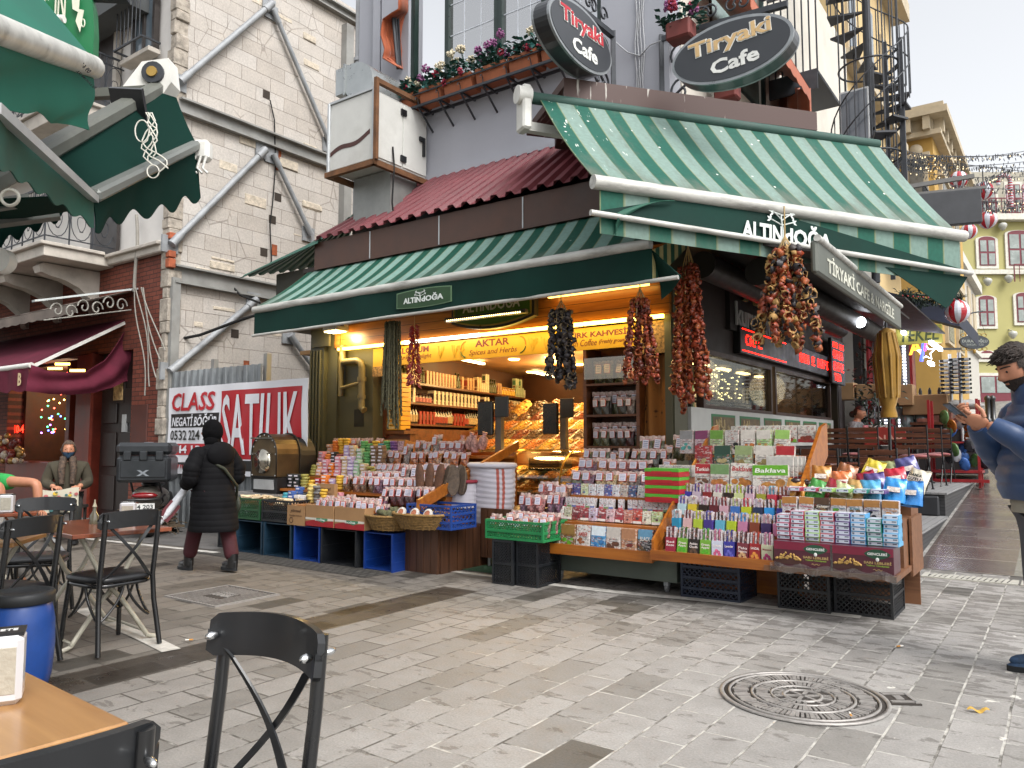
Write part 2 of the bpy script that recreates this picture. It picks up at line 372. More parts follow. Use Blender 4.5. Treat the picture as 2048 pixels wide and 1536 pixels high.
# street going up: two courses of wet stone slabs over the ground
def slabs(name,c1,c2,bw,bh,wetn):
    m,nt,b=newmat(name); tc=nd(nt,'TexCoord').outputs['Object']; sp=nd(nt,'SeparateXYZ',{0:tc}); u,v=sp.outputs[0],sp.outputs[1]
    cv=nd(nt,'CombineXYZ',{0:u,1:v}).outputs[0]
    bt=nd(nt,'TexBrick',{'Vector':cv,'Color1':H(c1),'Color2':H(c2),'Mortar':H('#98938a'),'Scale':1.,'Mortar Size':.008,'Mortar Smooth':.4,'Bias':0.,'Brick Width':bw,'Row Height':bh},offset=.5)
    n=nd(nt,'TexNoise',{'Vector':tc,'Scale':7.,'Detail':9.,'Roughness':.75}).outputs[0]; n2=nd(nt,'TexNoise',{'Vector':tc,'Scale':1.3,'Detail':5.}).outputs[0]
    o=mixc(nt,1.,bt.outputs[0],ramp(nt,n,(.3,.7),(.7,1.1)),'MULTIPLY')
    o=mixc(nt,ramp(nt,n,(.64,0.),(.67,.6)),o,H('#c4c0b6'))
    if wetn: o=mixc(nt,ramp(nt,n2,(.5,0.),(.62,.55)),o,H('#b4b0a6'))
    nt.links.new(o,b.inputs['Base Color']); nt.links.new(ramp(nt,n2,(.4,.08),(.62,.32)),b.inputs['Roughness'])
    bp=nd(nt,'Bump',{'Height':mth(nt,'ADD',mth(nt,'MULTIPLY',bt.outputs[1],-1.),mth(nt,'MULTIPLY',n,.8)),'Strength':.35,'Distance':.01}); nt.links.new(bp.outputs[0],b.inputs['Normal'])
    return m
def sheet(u0,u1,v0,v1,dz,nv=8):
    q=MB(); return q.grid(lambda s,t:(u0+(u1-u0)*s,v0+(v1-v0)*t,gz(0,v0+(v1-v0)*t)+dz),2,nv,sm=False)
struct(sheet(2.1,2.95,1.22,60,.004),'red_stone_strip',slabs('reddish wet slabs','#5c4e4a','#4e4441',2.,.62,0))
struct(sheet(2.95,6.4,1.22,60,.004),'road',slabs('grey wet slabs','#7d7a75','#6b6964',1.3,.5,1))
wl=mat('worn white paint','#bdbab3',.7,0,.2,9.,grime=.9,gc='#8a867f')
def line(name,pts,wd):
    q=MB()
    for (u0,v0),(u1,v1) in zip(pts,pts[1:]):
        d=Vector((u1-u0,v1-v0,0)).normalized(); nn=Vector((-d.y,d.x,0))*wd/2; a=Vector((u0,v0,.005)); c=Vector((u1,v1,.005))
        q.add([a-nn,c-nn,c+nn,a+nn],[(0,1,2,3)])
    return struct(q,name,wl)
line('painted_line',[(-2.1,-1.64),(-.9,-1.62)],.1); line('painted_line',[(-.86,-1.66),(0.1,-1.63),(1.0,-1.5),(2.1,-1.42)],.12)
line('painted_line',[(-9.6,-2.75),(-7.5,-2.5),(-5.5,-2.3),(-4.9,-2.25)],.1)
line('painted_line',[(-3.0,-4.72),(-1.6,-4.92),(-1.25,-4.98)],.12)
# cobbled gutter in front of the left stall, asphalt apron of the side street
cob=bricks('small dark cobbles','#5a5651','#47443f','#2e2b27',.1,.07,'uv',.012,.3,.9)
q=MB(); q.grid(lambda s,t:(-5.2+3.0*s,-2.42+.42*t,.004),1,1,sm=False); struct(q,'cobbled_gutter',cob)
asp=mat('side street asphalt','#5b5957',.8,0,.25,3.,bump=.4,bs=120)
q=MB(); q.add([(-12.,-2.3,.0035),(-9.6,-2.62,.0035),(-4.9,-2.1,.0035),(-5.0,1.5,.0035),(-12.,1.5,.0035)],[(0,1,2,3,4)]); struct(q,'side_street',asp)
q=MB(); q.grid(lambda s,t:(-2.35+1.3*s,-1.5+1.9*t,.006),1,1,sm=False)
tag(solo(q,'entrance_mat',mat('green carpet','#27442c',.95,0,.2,40.,bump=.5,bs=300),'dark green carpet mat lying in the shop entrance','mat',0,0),'dark green carpet mat lying in the shop entrance','mat')
# drain gratings and manholes
def pattern_iron(name,kind):
    m,nt,b=newmat(name); tc=nd(nt,'TexCoord').outputs['Object']; n=nd(nt,'TexNoise',{'Vector':tc,'Scale':25.,'Detail':6.}).outputs[0]
    o=ramp(nt,n,(.3,H('#5f5853')),(.7,H('#8f8a84'))); nt.links.new(o,b.inputs['Base Color']); b.inputs['Roughness'].default_value=.55; b.inputs['Metallic'].default_value=.35
    bp=nd(nt,'Bump',{'Height':n,'Strength':.4,'Distance':.004}); nt.links.new(bp.outputs[0],b.inputs['Normal']); return m
IRON=pattern_iron('worn cast iron',0); IRONL=mat('polished iron ribs','#989490',.45,.3,.15,30.); IROND=mat('iron recess','#3d3834',.8,.2,.2,30.)
def manhole():
    t=TS('manhole_cover','round cast iron manhole cover with rings of raised blocks and a hinge tab','manhole cover',2.25,-3.56,0)
    q=MB(); q.lathe([(.0,.006),(.40,.006),(.40,.0),(.41,.0)],64,caps=False,m=0); q.build('cover_plate',[IROND],t)
    q=MB()
    for r0,r1 in((.395,.415),(.36,.372),(.245,.258),(.15,.16),(.085,.1)):
        q.lathe([(r0,.004),(r0,.0135),(r1,.0135),(r1,.004)],64,caps=False)
    q.build('raised_rings',[IRONL],t)
    q=MB()
    for r0,r1,n,k in((.268,.35,22,3),(.165,.238,14,3)):
        for i in range(n):
            for j in range(k):
                a=2*PI*(i+.16+j*.26)/n; e=2*PI*.15/n
                P=[(r*math.cos(x),r*math.sin(x)) for r,x in((r0+.008,a),(r1-.008,a),(r1-.008,a+e),(r0+.008,a+e))]
                q.prism(P,(.006,.0125),'z')
        for i in range(n):
            a=2*PI*i/n; e=.01/r0; P=[(r*math.cos(x),r*math.sin(x)) for r,x in((r0,a-e),(r1,a-e),(r1,a+e),(r0,a+e))]; q.prism(P,(.006,.0128),'z')
    for i in range(6):
        a=i*PI/3; q.prism([(.085*math.cos(a-.12),.085*math.sin(a-.12)),(.085*math.cos(a+.12),.085*math.sin(a+.12)),(.015*math.cos(a+.5),.015*math.sin(a+.5)),(.015*math.cos(a-.5),.015*math.sin(a-.5))],(.006,.0125),'z')
    q.build('raised_blocks',[IRONL],t)
    q=MB()
    for i,ch in enumerate('BAKIRKÖY  SK  AMI  1  KANAL '):
        if ch==' ': continue
        a=PI-2*PI*i/28; X=Matrix.Translation((.122*math.cos(a),.122*math.sin(a),.006))@Matrix.Rotation(a-PI/2,4,'Z')@Matrix.Rotation(-PI/2,4,'X')
        q.text(ch,-.011,.011,-.022,.022,0,0,.02,0,.006,X)
    q.build('raised_lettering',[IRONL],t)
    q=MB(); q.bx(.40,.56,-.09,.09,0,.008,1); q.bx(.42,.54,-.07,-.05,.008,.013); q.bx(.42,.54,.05,.07,.008,.013); q.bx(.535,.555,-.08,.08,.008,.013); q.bx(.46,.5,-.03,.03,.008,.013); q.build('hinge_tab',[IRONL,IROND],t)
    t.rotation_euler=(0,0,-TH+.55)
manhole()
def ribbed_cover():
    t=TS('drain_cover','square ribbed iron inspection cover lying in the paving left of the square','drain cover',-2.55,-3.75,0)
    q=MB(); q.bx(-.36,.36,-.3,.3,0,.006,1); q.build('cover_plate',[IROND,IROND],t); q=MB()
    q.bx(-.37,.37,-.315,-.295,0,.012);q.bx(-.37,.37,.295,.315,0,.012);q.bx(-.37,-.35,-.295,.295,0,.012);q.bx(.35,.37,-.295,.295,0,.012)
    for i in range(16):
        x=-.32+i*.0425
        if 4<i<11: q.bx(x,x+.018,.1,.28,.006,.0072); q.bx(x,x+.018,-.28,-.12,.006,.0072)
        else: q.bx(x,x+.014,-.28,.28,.006,.0072)
    q.build('raised_ribs',[IRONL],t); q=MB(); q.X=Matrix.Rotation(-PI/2,4,'X'); q.text('KANAL',-.13,.13,-.04,.04,-.006,0,.02,0,.006); q.text('SUYU',-.1,.1,.05,.09,-.006,0,.02,0,.006); q.build('raised_lettering',[IRONL],t)
ribbed_cover()
t=TS('drain_grating','long pale slotted drain grating across the foot of the uphill street','drain grating',2.2,.98,.0)
for k in range(3):
    q=MB(); x=.0+k*.82
    q.bx(x,x+.8,-.14,.14,0,.006,1); q.bx(x,x+.8,-.16,-.13,0,.012); q.bx(x,x+.8,.13,.16,0,.012); q.bx(x,x+.05,-.13,.13,.006,.012); q.bx(x+.75,x+.8,-.13,.13,.006,.012)
    for i in range(15):
        xx=x+.06+i*.047; q.prism([(xx,-.13),(xx+.03,-.13),(xx+.06,.13),(xx+.03,.13)],(.004,.0115),'z')
    q.build('grating_panel',[mat('pale grating bars','#b5b2a8',.6,.2,.15,12.),mat('dark slot','#1a1917',.8)],t)
def litter(name,label,cat,px,py,fn):
    p=toS(onz(px,py,0)); q=MB(); mt=fn(q); solo(q,name,mt,label,cat,p.x,p.y,.006,R.random()*6)
def butt(q): q.tube([(-.012,0,.006),(.012,0,.006)],.0055,8,0); q.tube([(.012,0,.006),(.036,0,.006)],.0052,8,1); return [mat('cigarette filter','#c98f45',.8),mat('cigarette paper','#e6e2da',.8)]
litter('cigarette_butt','short cigarette butt lying on the manhole cover','cigarette butt',1702,1436,butt)
litter('cigarette_butt','white cigarette lying on the pale pavers right of the manhole','cigarette butt',1797,1296,butt)
litter('cigarette_butt','cigarette butt on the pavers between the two cafe chairs','cigarette butt',382,1283,butt)
def leaf(q): q.grid(lambda s,t:((s-.5)*.1,(t-.5)*.03*math.sin(PI*(.05+.9*s)),.004+.01*math.sin(s*9)+.006*t),8,3,th=.001); return mat('dry yellow leaf','#c09a45',.8)
litter('fallen_leaf','curled dry yellow leaf on the pavers near the shoes of the man','leaf',1957,1425,leaf)
# ---------- left: house with brick ground floor, and the bare block party wall ----------
def rb(d0,z0,d1,z1): pass
UB=-8.32
AAC=bricks('aerated concrete blocks','#cbc5be','#bfb7ae','#9a9189',.62,.27,'vz',.005,.2,.8,.9,.3,'#b0a596',cracks=.4)
BRK=bricks('red facade brick','#8a4a38','#733a2c','#4a2c24',.22,.075,'uz',.008,.25,.5,.8)
PLAS=mat('white render','#d4d1cd',.85,0,.06,1.5,grime=.35,gc='#8f8b85'); STONE=mat('pale stone trim','#b9b2a8',.8,0,.12,3.,grime=.45,gc='#6b665e')
CONC=mat('broken concrete','#a59c90',.95,0,.3,9.,bump=.8,bs=30); DIRTSTEEL=mat('grey primed steel','#8f8f8c',.6,.1,.12,3.,grime=.4,gc='#5a4d42')
t=TS('block_wall','tall bare wall of white concrete blocks braced with grey steel beams','wall',UB,-1,0)
q=MB(1); q.bx(UB-.25,UB,-.95,3.6,0,10.4); q.bx(UB-.25,UB,3.9,9.,0,9.4); q.build('wall',[AAC],t)
q=MB(1)
for i in range(26):
    v=R.uniform(-.8,3.4); z=R.uniform(2.8,9.5); q.bx(UB-.02,UB+R.uniform(.005,.03),v,v+R.uniform(.1,.5),z,z+R.uniform(.03,.2),0,.01)
q.build('mortar_lump',[mat('pale mortar','#c5baa9',.95,0,.2,12.,bump=.8,bs=50)],t)
q=MB(1)
for px,py in((533,190),(556,395),(545,440),(528,505),(470,668)):
    p=onu(px,py,UB); q.bx(UB-.1,UB+.008,p.y-.08,p.y+.07,p.z-.07,p.z+.08,0)
q.build('wall_hole',[mat('dark hole','#3a322b',.95)],t)
q=MB(1); p=onu(556,320,UB); q.bx(UB,UB+.015,p.y-.06,p.y+.06,p.z-.2,p.z+.2); p=onu(548,500,UB); q.bx(UB,UB+.015,p.y-.05,p.y+.06,p.z-.1,p.z+.1); p=onu(492,727,UB); q.bx(UB,UB+.012,p.y-.05,p.y+.06,p.z-.05,p.z+.05); q.build('brick_patch',[mat('rusty brick patch','#96502f',.9,0,.3,14.)],t)
for a,c,h in(((360,200),(662,338),.26),((335,530),(525,596),.3),((340,768),(530,792),.26),((600,-30),(720,55),.2)):
    p=onu(*a,UB);r_=onu(*c,UB); z=(p.z+r_.z)/2; q=MB(1); v0,v1=-.95,3.6
    q.bx(UB,UB+.12,v0,v1,z+h/2-.03,z+h/2); q.bx(UB,UB+.12,v0,v1,z-h/2,z-h/2+.03); q.bx(UB,UB+.03,v0,v1,z-h/2+.03,z+h/2-.03); q.build('steel_beam',[DIRTSTEEL],t)
q=MB(1); q.bx(UB,UB+.16,2.55,2.75,0,9.9); q.bx(UB,UB+.1,-.99,-.85,0,4.); q.build('steel_column',[DIRTSTEEL],t)
for a,c,r_ in(((362,162),(543,8),.055),((548,22),(662,290),.045),((345,487),(530,300),.058),((548,310),(622,468),.045),((342,742),(512,600),.058),((582,672),(640,752),.05)):
    p=onu(*a,UB+.1);s_=onu(*c,UB+.1); q=MB(1); q.tube([p,p.lerp(s_,.02),s_],r_,8)
    for e,f in((p,s_),(s_,p)):
        d=(f-e).normalized(); q.tube([e-d*.02,e+d*.22],r_*1.25,8); q.bx(e.x-.1,e.x-.06,e.y-.14,e.y+.14,e.z-.14,e.z+.14)
    q.build('steel_brace',[STEEL],t)
q=MB(1); pr_=[(540,200),(549,240),(551,330),(546,400),(540,450),(543,520),(538,545)]; q.tube([onu(x,y,UB+.04) for x,y in pr_],.012,6); q.build('cable',[RUBBER],t)
# house
t=TS('brick_house','house with red brick ground floor, white upper walls and iron balconies','house',-11,-1,0)
q=MB(1); q.bx(-18,-14.2,-1,-.7,0,4.5); q.bx(-9.35,UB-.12,-1,-.7,0,4.5); q.bx(-14.2,-9.35,-1,-.7,2.9,4.5); q.build('brick_facade',[BRK],t)
q=MB(1); q.bx(-18,UB-.1,-.95,-.7,4.6,11); q.build('upper_wall',[PLAS],t)
q=MB(1); zz=0
while zz<10.4:
    h=R.uniform(.12,.4); q.bx(UB-.13-R.uniform(0,.08),UB+R.uniform(.0,.05),-1.02-R.uniform(0,.04),-.8,zz,zz+h,0,.015); zz+=h
q.build('broken_edge',[CONC],t)
for z in(4.15,4.32,4.62): q=MB(1); q.bx(UB-.02,UB+.1,-1.07,-.95,z,z+R.uniform(.1,.16),0,.01); q.build('clay_block',[mat('orange clay block','#a1573a',.9,0,.2,10.)],t)
q=MB(1); q.bx(-18,UB-.1,-1.12,-1,4.42,4.62,0,.02); q.bx(-18,UB-.1,-1.18,-1,4.54,4.6,0,.01); q.bx(-18,UB-.1,-1.1,-.95,7.1,7.25,0,.02); q.build('cornice',[STONE],t)
ub=onv(228,525,-1).x; pc=onu(104,512,ub); zb=4.42
q=MB(1); q.bx(-17,ub,-2.15,-1,zb-.02,zb+.16,0,.01); q.bx(-17,ub+.05,-2.22,-1.18,zb+.16,zb+.22,0,.01); q.build('balcony_slab',[STONE],t)
def corbel(u):
    q=MB(1); pts=[(-1.,zb-.04),(-1.95,zb-.04),(-2.02,zb-.1),(-1.98,zb-.2),(-1.85,zb-.24),(-1.6,zb-.28),(-1.35,zb-.38),(-1.15,zb-.55),(-1.05,zb-.8),(-1.,zb-.82)]
    q.prism(pts,(u-.12,u+.12),'x'); q.tube([(u-.13,-1.9,zb-.14),(u+.13,-1.9,zb-.14)],.07,10); q.build('corbel',[STONE],t)
for u in(ub-.6,ub-2.0,ub-3.4): corbel(u)
def railing(u0,u1,v,z,name='balcony_railing',par=t):
    q=MB(1); q.bar((u0,v,z+.95),(u1,v,z+.95),.03,.03); q.bar((u0,v,z+.8),(u1,v,z+.8),.02,.02); q.bar((u0,v,z+.12),(u1,v,z+.12),.02,.02)
    q.bar((u1,v,z+.95),(u1,-1,z+.95),.03,.03); q.bar((u1,v,z+.8),(u1,-1,z+.8),.02,.02); q.bar((u1,v,z+.12),(u1,-1,z+.12),.02,.02)
    segs=[(Vector((u0+(u1-u0)*i/14,v,z)),Vector(((u1-u0)/14,0,0))) for i in range(14)]+[(Vector((u1,v+(-1-v)*i/3,z)),Vector((0,(-1-v)/3,0))) for i in range(3)]
    for o,d in segs:
        q.bar(o,o+Vector((0,0,.95)),.02,.02)
        q.tube([o+d*(.5+.45*math.cos(a))+Vector((0,0,.46+.32*math.sin(a)*(1 if k else 1))) for k,a in enumerate([x*PI/8 for x in range(16)])],.008,4,closed=True)
        for s_ in(.27,.73): q.tube([o+d*(s_+.12*math.cos(a))+Vector((0,0,.875+.07*math.sin(a))) for a in [x*PI/4 for x in range(8)]],.006,4,closed=True)
        for s_ in(-1,1): q.tube([o+d*(.5+s_*.18*math.sin(a))+Vector((0,0,.46+.2*math.cos(a*1.0)*(.4+.6*a/4))) for a in [x*.4 for x in range(10)]],.007,4)
    q.build(name,[DARKIRON],par)
railing(-16,ub,-2.15,zb+.2)
# upper balcony, door and grilled window
u2=onv(248,188,-1).x; z2=7.12
q=MB(1); q.bx(-17,u2,-1.95,-1,z2-.25,z2,0,.01); q.bx(-17,u2+.06,-2.,-1.1,z2,z2+.06,0,.01); q.build('balcony_slab',[STONE],t); railing(-15,u2-.03,-1.93,z2+.06)
DKFR=mat('dark bronze frame','#3b3634',.4,.2,.1); PANE=mat('dim window pane','#5d6a74',.08,0,.1,1.,spec=.8)
def windowS(par,u0,u1,z0,z1,v,name='window',fr=None,pane=None,fw=.07,mull=1,depth=.08,sill=True):
    fr=fr or DKFR; q=MB(1); q.bx(u0,u0+fw,v-depth,v+.02,z0,z1);q.bx(u1-fw,u1,v-depth,v+.02,z0,z1);q.bx(u0+fw,u1-fw,v-depth,v+.02,z1-fw,z1);q.bx(u0+fw,u1-fw,v-depth,v+.02,z0,z0+fw)
    for i in range(mull): x=u0+(u1-u0)*(i+1)/(mull+1); q.bx(x-.025,x+.025,v-depth+.005,v+.02,z0+fw,z1-fw)
    f=q.build(name,[fr],par); ORG[f.name]=ORG[par.name]
    q=MB(1); q.bx(u0+fw,u1-fw,v-.03,v-.01,z0+fw,z1-fw); q.build('pane',[pane or PANE],f)
    if sill: q=MB(1); q.bx(u0-.1,u1+.1,v-.22,v,z0-.09,z0,0,.01); q.build('sill',[STONE],f)
    return f
a=onv(252,108,-1); bq=onv(318,95,-1)
uw0,uw1=onv(272,60,-1).x,onv(317,60,-1).x; zw0=onv(300,112,-1).z
windowS(t,uw0,uw1,zw0,zw0+2.2,-1.0)
q=MB(1); 
for z in(zw0+.12,zw0+.95): q.bar((uw0-.08,-1.33,z),(uw1+.08,-1.33,z),.03,.03); q.bar((uw0-.08,-1.33,z),(uw0-.08,-1,z),.03,.03); q.bar((uw1+.08,-1.33,z),(uw1+.08,-1,z),.03,.03)
n=7
for i in range(n):
    x=uw0+(uw1-uw0)*i/(n-1); q.tube([(x,-1.33,zw0+.12),(x,-1.33,zw0+.95)],.01,5)
for i in range(0,n-1,2):
    x0=uw0+(uw1-uw0)*i/(n-1); x1=uw0+(uw1-uw0)*min(i+2,n-1)/(n-1); q.tube([(x0+(x1-x0)*(.5-.5*math.cos(b)),-1.33,zw0+.95+.45*math.sin(b)) for b in [PI*k/10 for k in range(11)]],.01,5)
q.build('window_grille',[DARKIRON],t)
ud=onv(228,120,-1).x; q=MB(1); q.bx(ud-.9,ud+.05,-1.04,-.98,z2+.06,z2+3.,0); q.bx(ud+.08,ud+.22,-1.06,-.98,z2+.06,z2+3.,1); q.build('balcony_door',[DKFR,STONE],t)
ud=onv(212,480,-1).x; q=MB(1); q.bx(ud-.5,ud+.45,-1.04,-.98,4.62,6.9,0); q.build('balcony_door',[DKFR],t)
q=MB(1); p=onv(215,20,-1.5); q.bx(-15,onv(244,5,-1.5).x,-1.5,-1,p.z,p.z+.3); q.build('eave',[mat('dark eave','#4c4f50',.7)],t)
# ground floor shopfront of the house
DOORW=mat('dark brown door','#1d1411',.45,0,.2,5.,coat=.2); REDW=mat('oxblood wood','#6d2a1c',.4,0,.2,4.,coat=.3)
q=MB(1); q.bx(-10.55,-9.35,-.9,-.82,0,2.9); 
for k in range(3): 
    for j in range(2): q.bx(-10.42+.55*j,-9.98+.55*j,-.93,-.9,.15+.75*k,.75+.75*k,0,.02)
dr=q.build('door',[DOORW],t); ORG[dr.name]=ORG[t.name]
q=MB(1); q.bx(-9.75,-9.63,-.945,-.905,1.5,1.8); q.build('door_plate',[ALU],dr)
q=MB(1); q.bx(-10.1,-9.72,-.94,-.91,2.0,2.9,0); q.bx(-10.06,-9.76,-.95,-.94,2.05,2.5,1); q.build('door_picture',[DOORW,mat('old poster','#a88d62',.6,0,.5,14.)],dr)
q=MB(1); q.bx(-11.2,-10.55,-1.05,-.7,0,2.9); q.bx(-10.7,-10.55,-1.1,-.75,0,2.9); q.build('red_pilaster',[REDW],t)
q=MB(1); q.bx(-14.2,-11.2,.9,1.0,0,2.9,0); q.bx(-14.2,-11.2,-.7,1.,2.85,2.9,0); q.bx(-14.2,-14.1,-.7,1.,0,2.9,0); q.bx(-11.3,-11.2,-.7,1,0,2.9); q.build('shop_room',[mat('brown interior','#4a2a18',.7,0,.2)],t)
q=MB(1); q.bx(-14.2,-12.3,-1.0,-.6,0,.95,0,.02); q.bx(-11.9,-11.75,-.9,-.75,0,2.85,0); q.build('shop_counter',[REDW],t)
def shop_rear_goods():
    cols=['#8a8a86','#a38346','#6e2c22','#3c4a56','#c0a878','#7a6a4a']
    for row,z in enumerate((1.15,1.5,1.9,2.2)):
        q=MB(1); q.bx(-11.75,-11.25,-.75,-.4,z-.03,z); q.build('shelf',[REDW],t)
        for i in range(6):
            u=-11.72+i*.078; o=MB(1); h=R.uniform(.15,.28); o.bx(u,u+.065,-.72,-.6,z,z+h,0,.004)
            solo(o,'boxed_good',mat('dim goods '+cols[(i+row)%6],cols[(i+row)%6],.5),'small box among those on the dim shelves inside the brick house shop','box',u,-.66,z,0,'boxes on the shelves in the brick house shop')
shop_rear_goods()
q=MB(1); cs=[0,1,2,3,4]
for i in range(70):
    cx=-13.3+.9*(i%2)+R.uniform(-.3,.35); q.ball((cx,R.uniform(-.7,-.4),R.uniform(1.5,2.75)),.016,nu=6,nv=4,m=R.randrange(5))
tag(solo(q,'string_lights',[emis('fairy blue','#5068ff',9),emis('fairy green','#40e080',7),emis('fairy yellow','#ffd060',9),emis('fairy red','#ff5040',7),emis('fairy violet','#c070ff',8)],'strings of coloured fairy lights glowing in the window of the brick house shop','string lights',-13,-.7,2),'strings of coloured fairy lights glowing in the window of the brick house shop','string lights')
q=MB(); q.text('10-4',-.22,.22,-.08,.08,0,0,.02); solo(q,'neon_sign',[emis('red led glow','#ff2010',6)],'small red glowing sign behind the glass of the brick house shop','neon sign',onv(38,858,-.85).x,-.85,onv(38,858,-.85).z)
q=MB(1)
for i in range(30): q.ball((R.uniform(-14.2,-13.1),-1.15+R.uniform(-.1,.1),R.uniform(.95,1.45)),R.uniform(.05,.09),nu=7,nv=5,m=i%3)
tag(solo(q,'trinket_display',[mat('gold trinket','#9b7a45',.3,.5),mat('red trinket','#6e2c25',.3),mat('pale trinket','#b8ab98',.3)],'heap of shiny gold and red trinkets on the counter of the brick house shop','trinkets',-13.6,-1.15,1),'heap of shiny gold and red trinkets on the counter of the brick house shop','trinkets',None,'stuff')
for i,(px,py) in enumerate(((110,737),(155,741),(125,728))):
    p=onv(px,py,-1.7); q=MB(); q.bx(-.12,.12,-.015,.015,-.02,.02); solo(q,'lamp_tube',[emis('warm tube','#ffc860',4)],'short warm lamp tube glowing under the maroon awning','lamp',p.x,p.y,p.z,.6,'lamp tubes under the maroon awning')
lamp('shopfront glow',S(-13,-.2,2.4),35,(1,.7,.4),.2)
# maroon awning with its torn side curtain
MAR=mat('maroon canvas','#5a2030',.9,0,.18,2.5,grime=.35,gc='#2d1418',spec=.2)
ua=onv(250,640,-1).x; za=onv(250,640,-1).z; pb=onu(62,728,ua)
t=TS('maroon_awning','faded maroon shop awning with a torn side curtain on the brick house','awning',ua,-1,0)
q=MB(1); q.grid(lambda s,k:(ua-6+6*s,-1+(pb.y+1)*k,za+(pb.z-za)*k-.05*math.sin(PI*k)),24,8,th=.01); q.build('canopy',[MAR],t)
q=MB(1); q.tube([(ua-6,pb.y,pb.z-.02),(ua+.02,pb.y,pb.z-.02)],.045,10); q.bar((ua,-1,za-.05),(ua,pb.y,pb.z-.05),.03,.05); q.build('front_bar',[WHT],t)
q=MB(1); q.grid(lambda s,k:(ua-6+6*s,pb.y-.02+.015*math.sin(s*60),pb.z-.06-(.32+.05*abs(math.sin(s*38)))*k),120,4,th=.006); q.build('valance',[MAR],t)
top=[(62,730),(90,741),(130,745),(170,744),(205,722),(240,678),(262,645),(285,612)]; bot=[(50,782),(95,787),(140,789),(190,785),(225,775),(250,764),(280,757),(298,752)]
def curtain(s,k):
    x=s*7; i=min(int(x),6); f=x-i; a=[top[i][0]*(1-f)+top[i+1][0]*f,top[i][1]*(1-f)+top[i+1][1]*f]; b_=[bot[i][0]*(1-f)+bot[i+1][0]*f,bot[i][1]*(1-f)+bot[i+1][1]*f]
    p=onu(a[0]*(1-k)+b_[0]*k,a[1]*(1-k)+b_[1]*k,ua+.02); p.x+=.05*math.sin(k*9+s*4)*(.3+s)+.03*math.sin(s*23); return p
q=MB(1); q.grid(curtain,42,14,th=.01); q.build('side_curtain',[MAR],t)
q=MB(1); q.text('B',ua-.32,ua-.2,pb.z-.33,pb.z-.13,pb.y-.05,0,.03); q.build('lettering',[mat('cream print','#c9b48a',.7)],t)
pr2=onv(270,582,-1)
t=TS('ledge_canopy','weathered grey brown metal ledge canopy with scroll brackets above the maroon awning','canopy',ua,-1,pr2.z)
q=MB(1); q.grid(lambda s,k:(ua-6+(6.3)*s,-1-.95*k,pr2.z-.36*k+.01*math.sin(s*50)),30,3,th=.02); q.grid(lambda s,k:(ua-6+6.3*s,-1.95,pr2.z-.36-.14*k-.02*k*abs(math.sin(s*60))),120,1,th=.008); q.build('canopy_sheet',[mat('weathered brown sheet','#6f655d',.8,0,.2,2.,grime=.5)],t)
q=MB(1); p0=Vector((ua+.35,-1,pr2.z+.03)); p1=Vector((ua+.35,-2.6,pr2.z-.42)); q.bar(p0,p1,.1,.03); q.build('edge_strip',[mat('pale metal edge','#cfd6d6',.5,.3)],t)
q=MB(1); d=p1-p0
for i in range(3):
    c=p0+d*(.22+.25*i)+Vector((0,0,-.22)); sg=1 if i%2 else -1
    for k in(-1,1): q.tube([c+Vector((0,k*.1+sg*k*.0+.1*(1-a/9.)*math.cos(a)*k,.1*(1-a/9.)*math.sin(a)*1.3)) for a in [x*.45 for x in range(17)]],.014,5)
q.tube([p0+d*.05+Vector((0,0,-.35)),p0+d*.9+Vector((0,0,-.32))],.012,5); q.build('scroll_bracket',[mat('painted scroll iron','#8f8d86',.6,.2,.2,8.)],t)
t2=[(308,565),(280,600),(283,640),(292,690),(303,740)]
q=MB(1)
for k in range(5): q.tube([onv(270+5*math.sin(y*.028+k*1.7)+k*3+(y-560)*.22*(.4+k*.25),y,-1.12) for y in range(575,800-k*22,18)],.012,5)
q.tube([onv(272+3*math.sin(y*.03),y,-1.1) for y in range(430,585,14)],.03,6)
tag(solo(q,'hanging_cables',[mat('grey cable','#8c8880',.7)],'bunch of loose grey cables hanging at the corner of the brick house','cables',onv(285,650,-1.12).x,-1.12,onv(285,650,-1.12).z),'bunch of loose grey cables hanging at the corner of the brick house','cables')
q=MB(1); pp=[(322,662),(340,672),(370,676),(400,670),(440,655),(480,640),(520,628),(560,620)]
q.tube([S(0,0)*0+onv(x,y,-.95+.9*i/7) for i,(x,y) in enumerate(pp)],.025,7); q.tube([onv(x,y,-.95) for x,y in((290,680),(305,690),(318,690),(325,675),(322,662))],.025,7); q.tube([onv(x,y,.2) for x,y in((375,500),(400,500),(430,515),(455,560),(480,590),(520,606))],.02,6)
tag(solo(q,'power_cable',[RUBBER],'thick black power cable strung from the brown post to the green awning','cable',onv(400,670,-.5).x,-.5,2.5),'thick black power cable strung from the brown post to the green awning','cable')
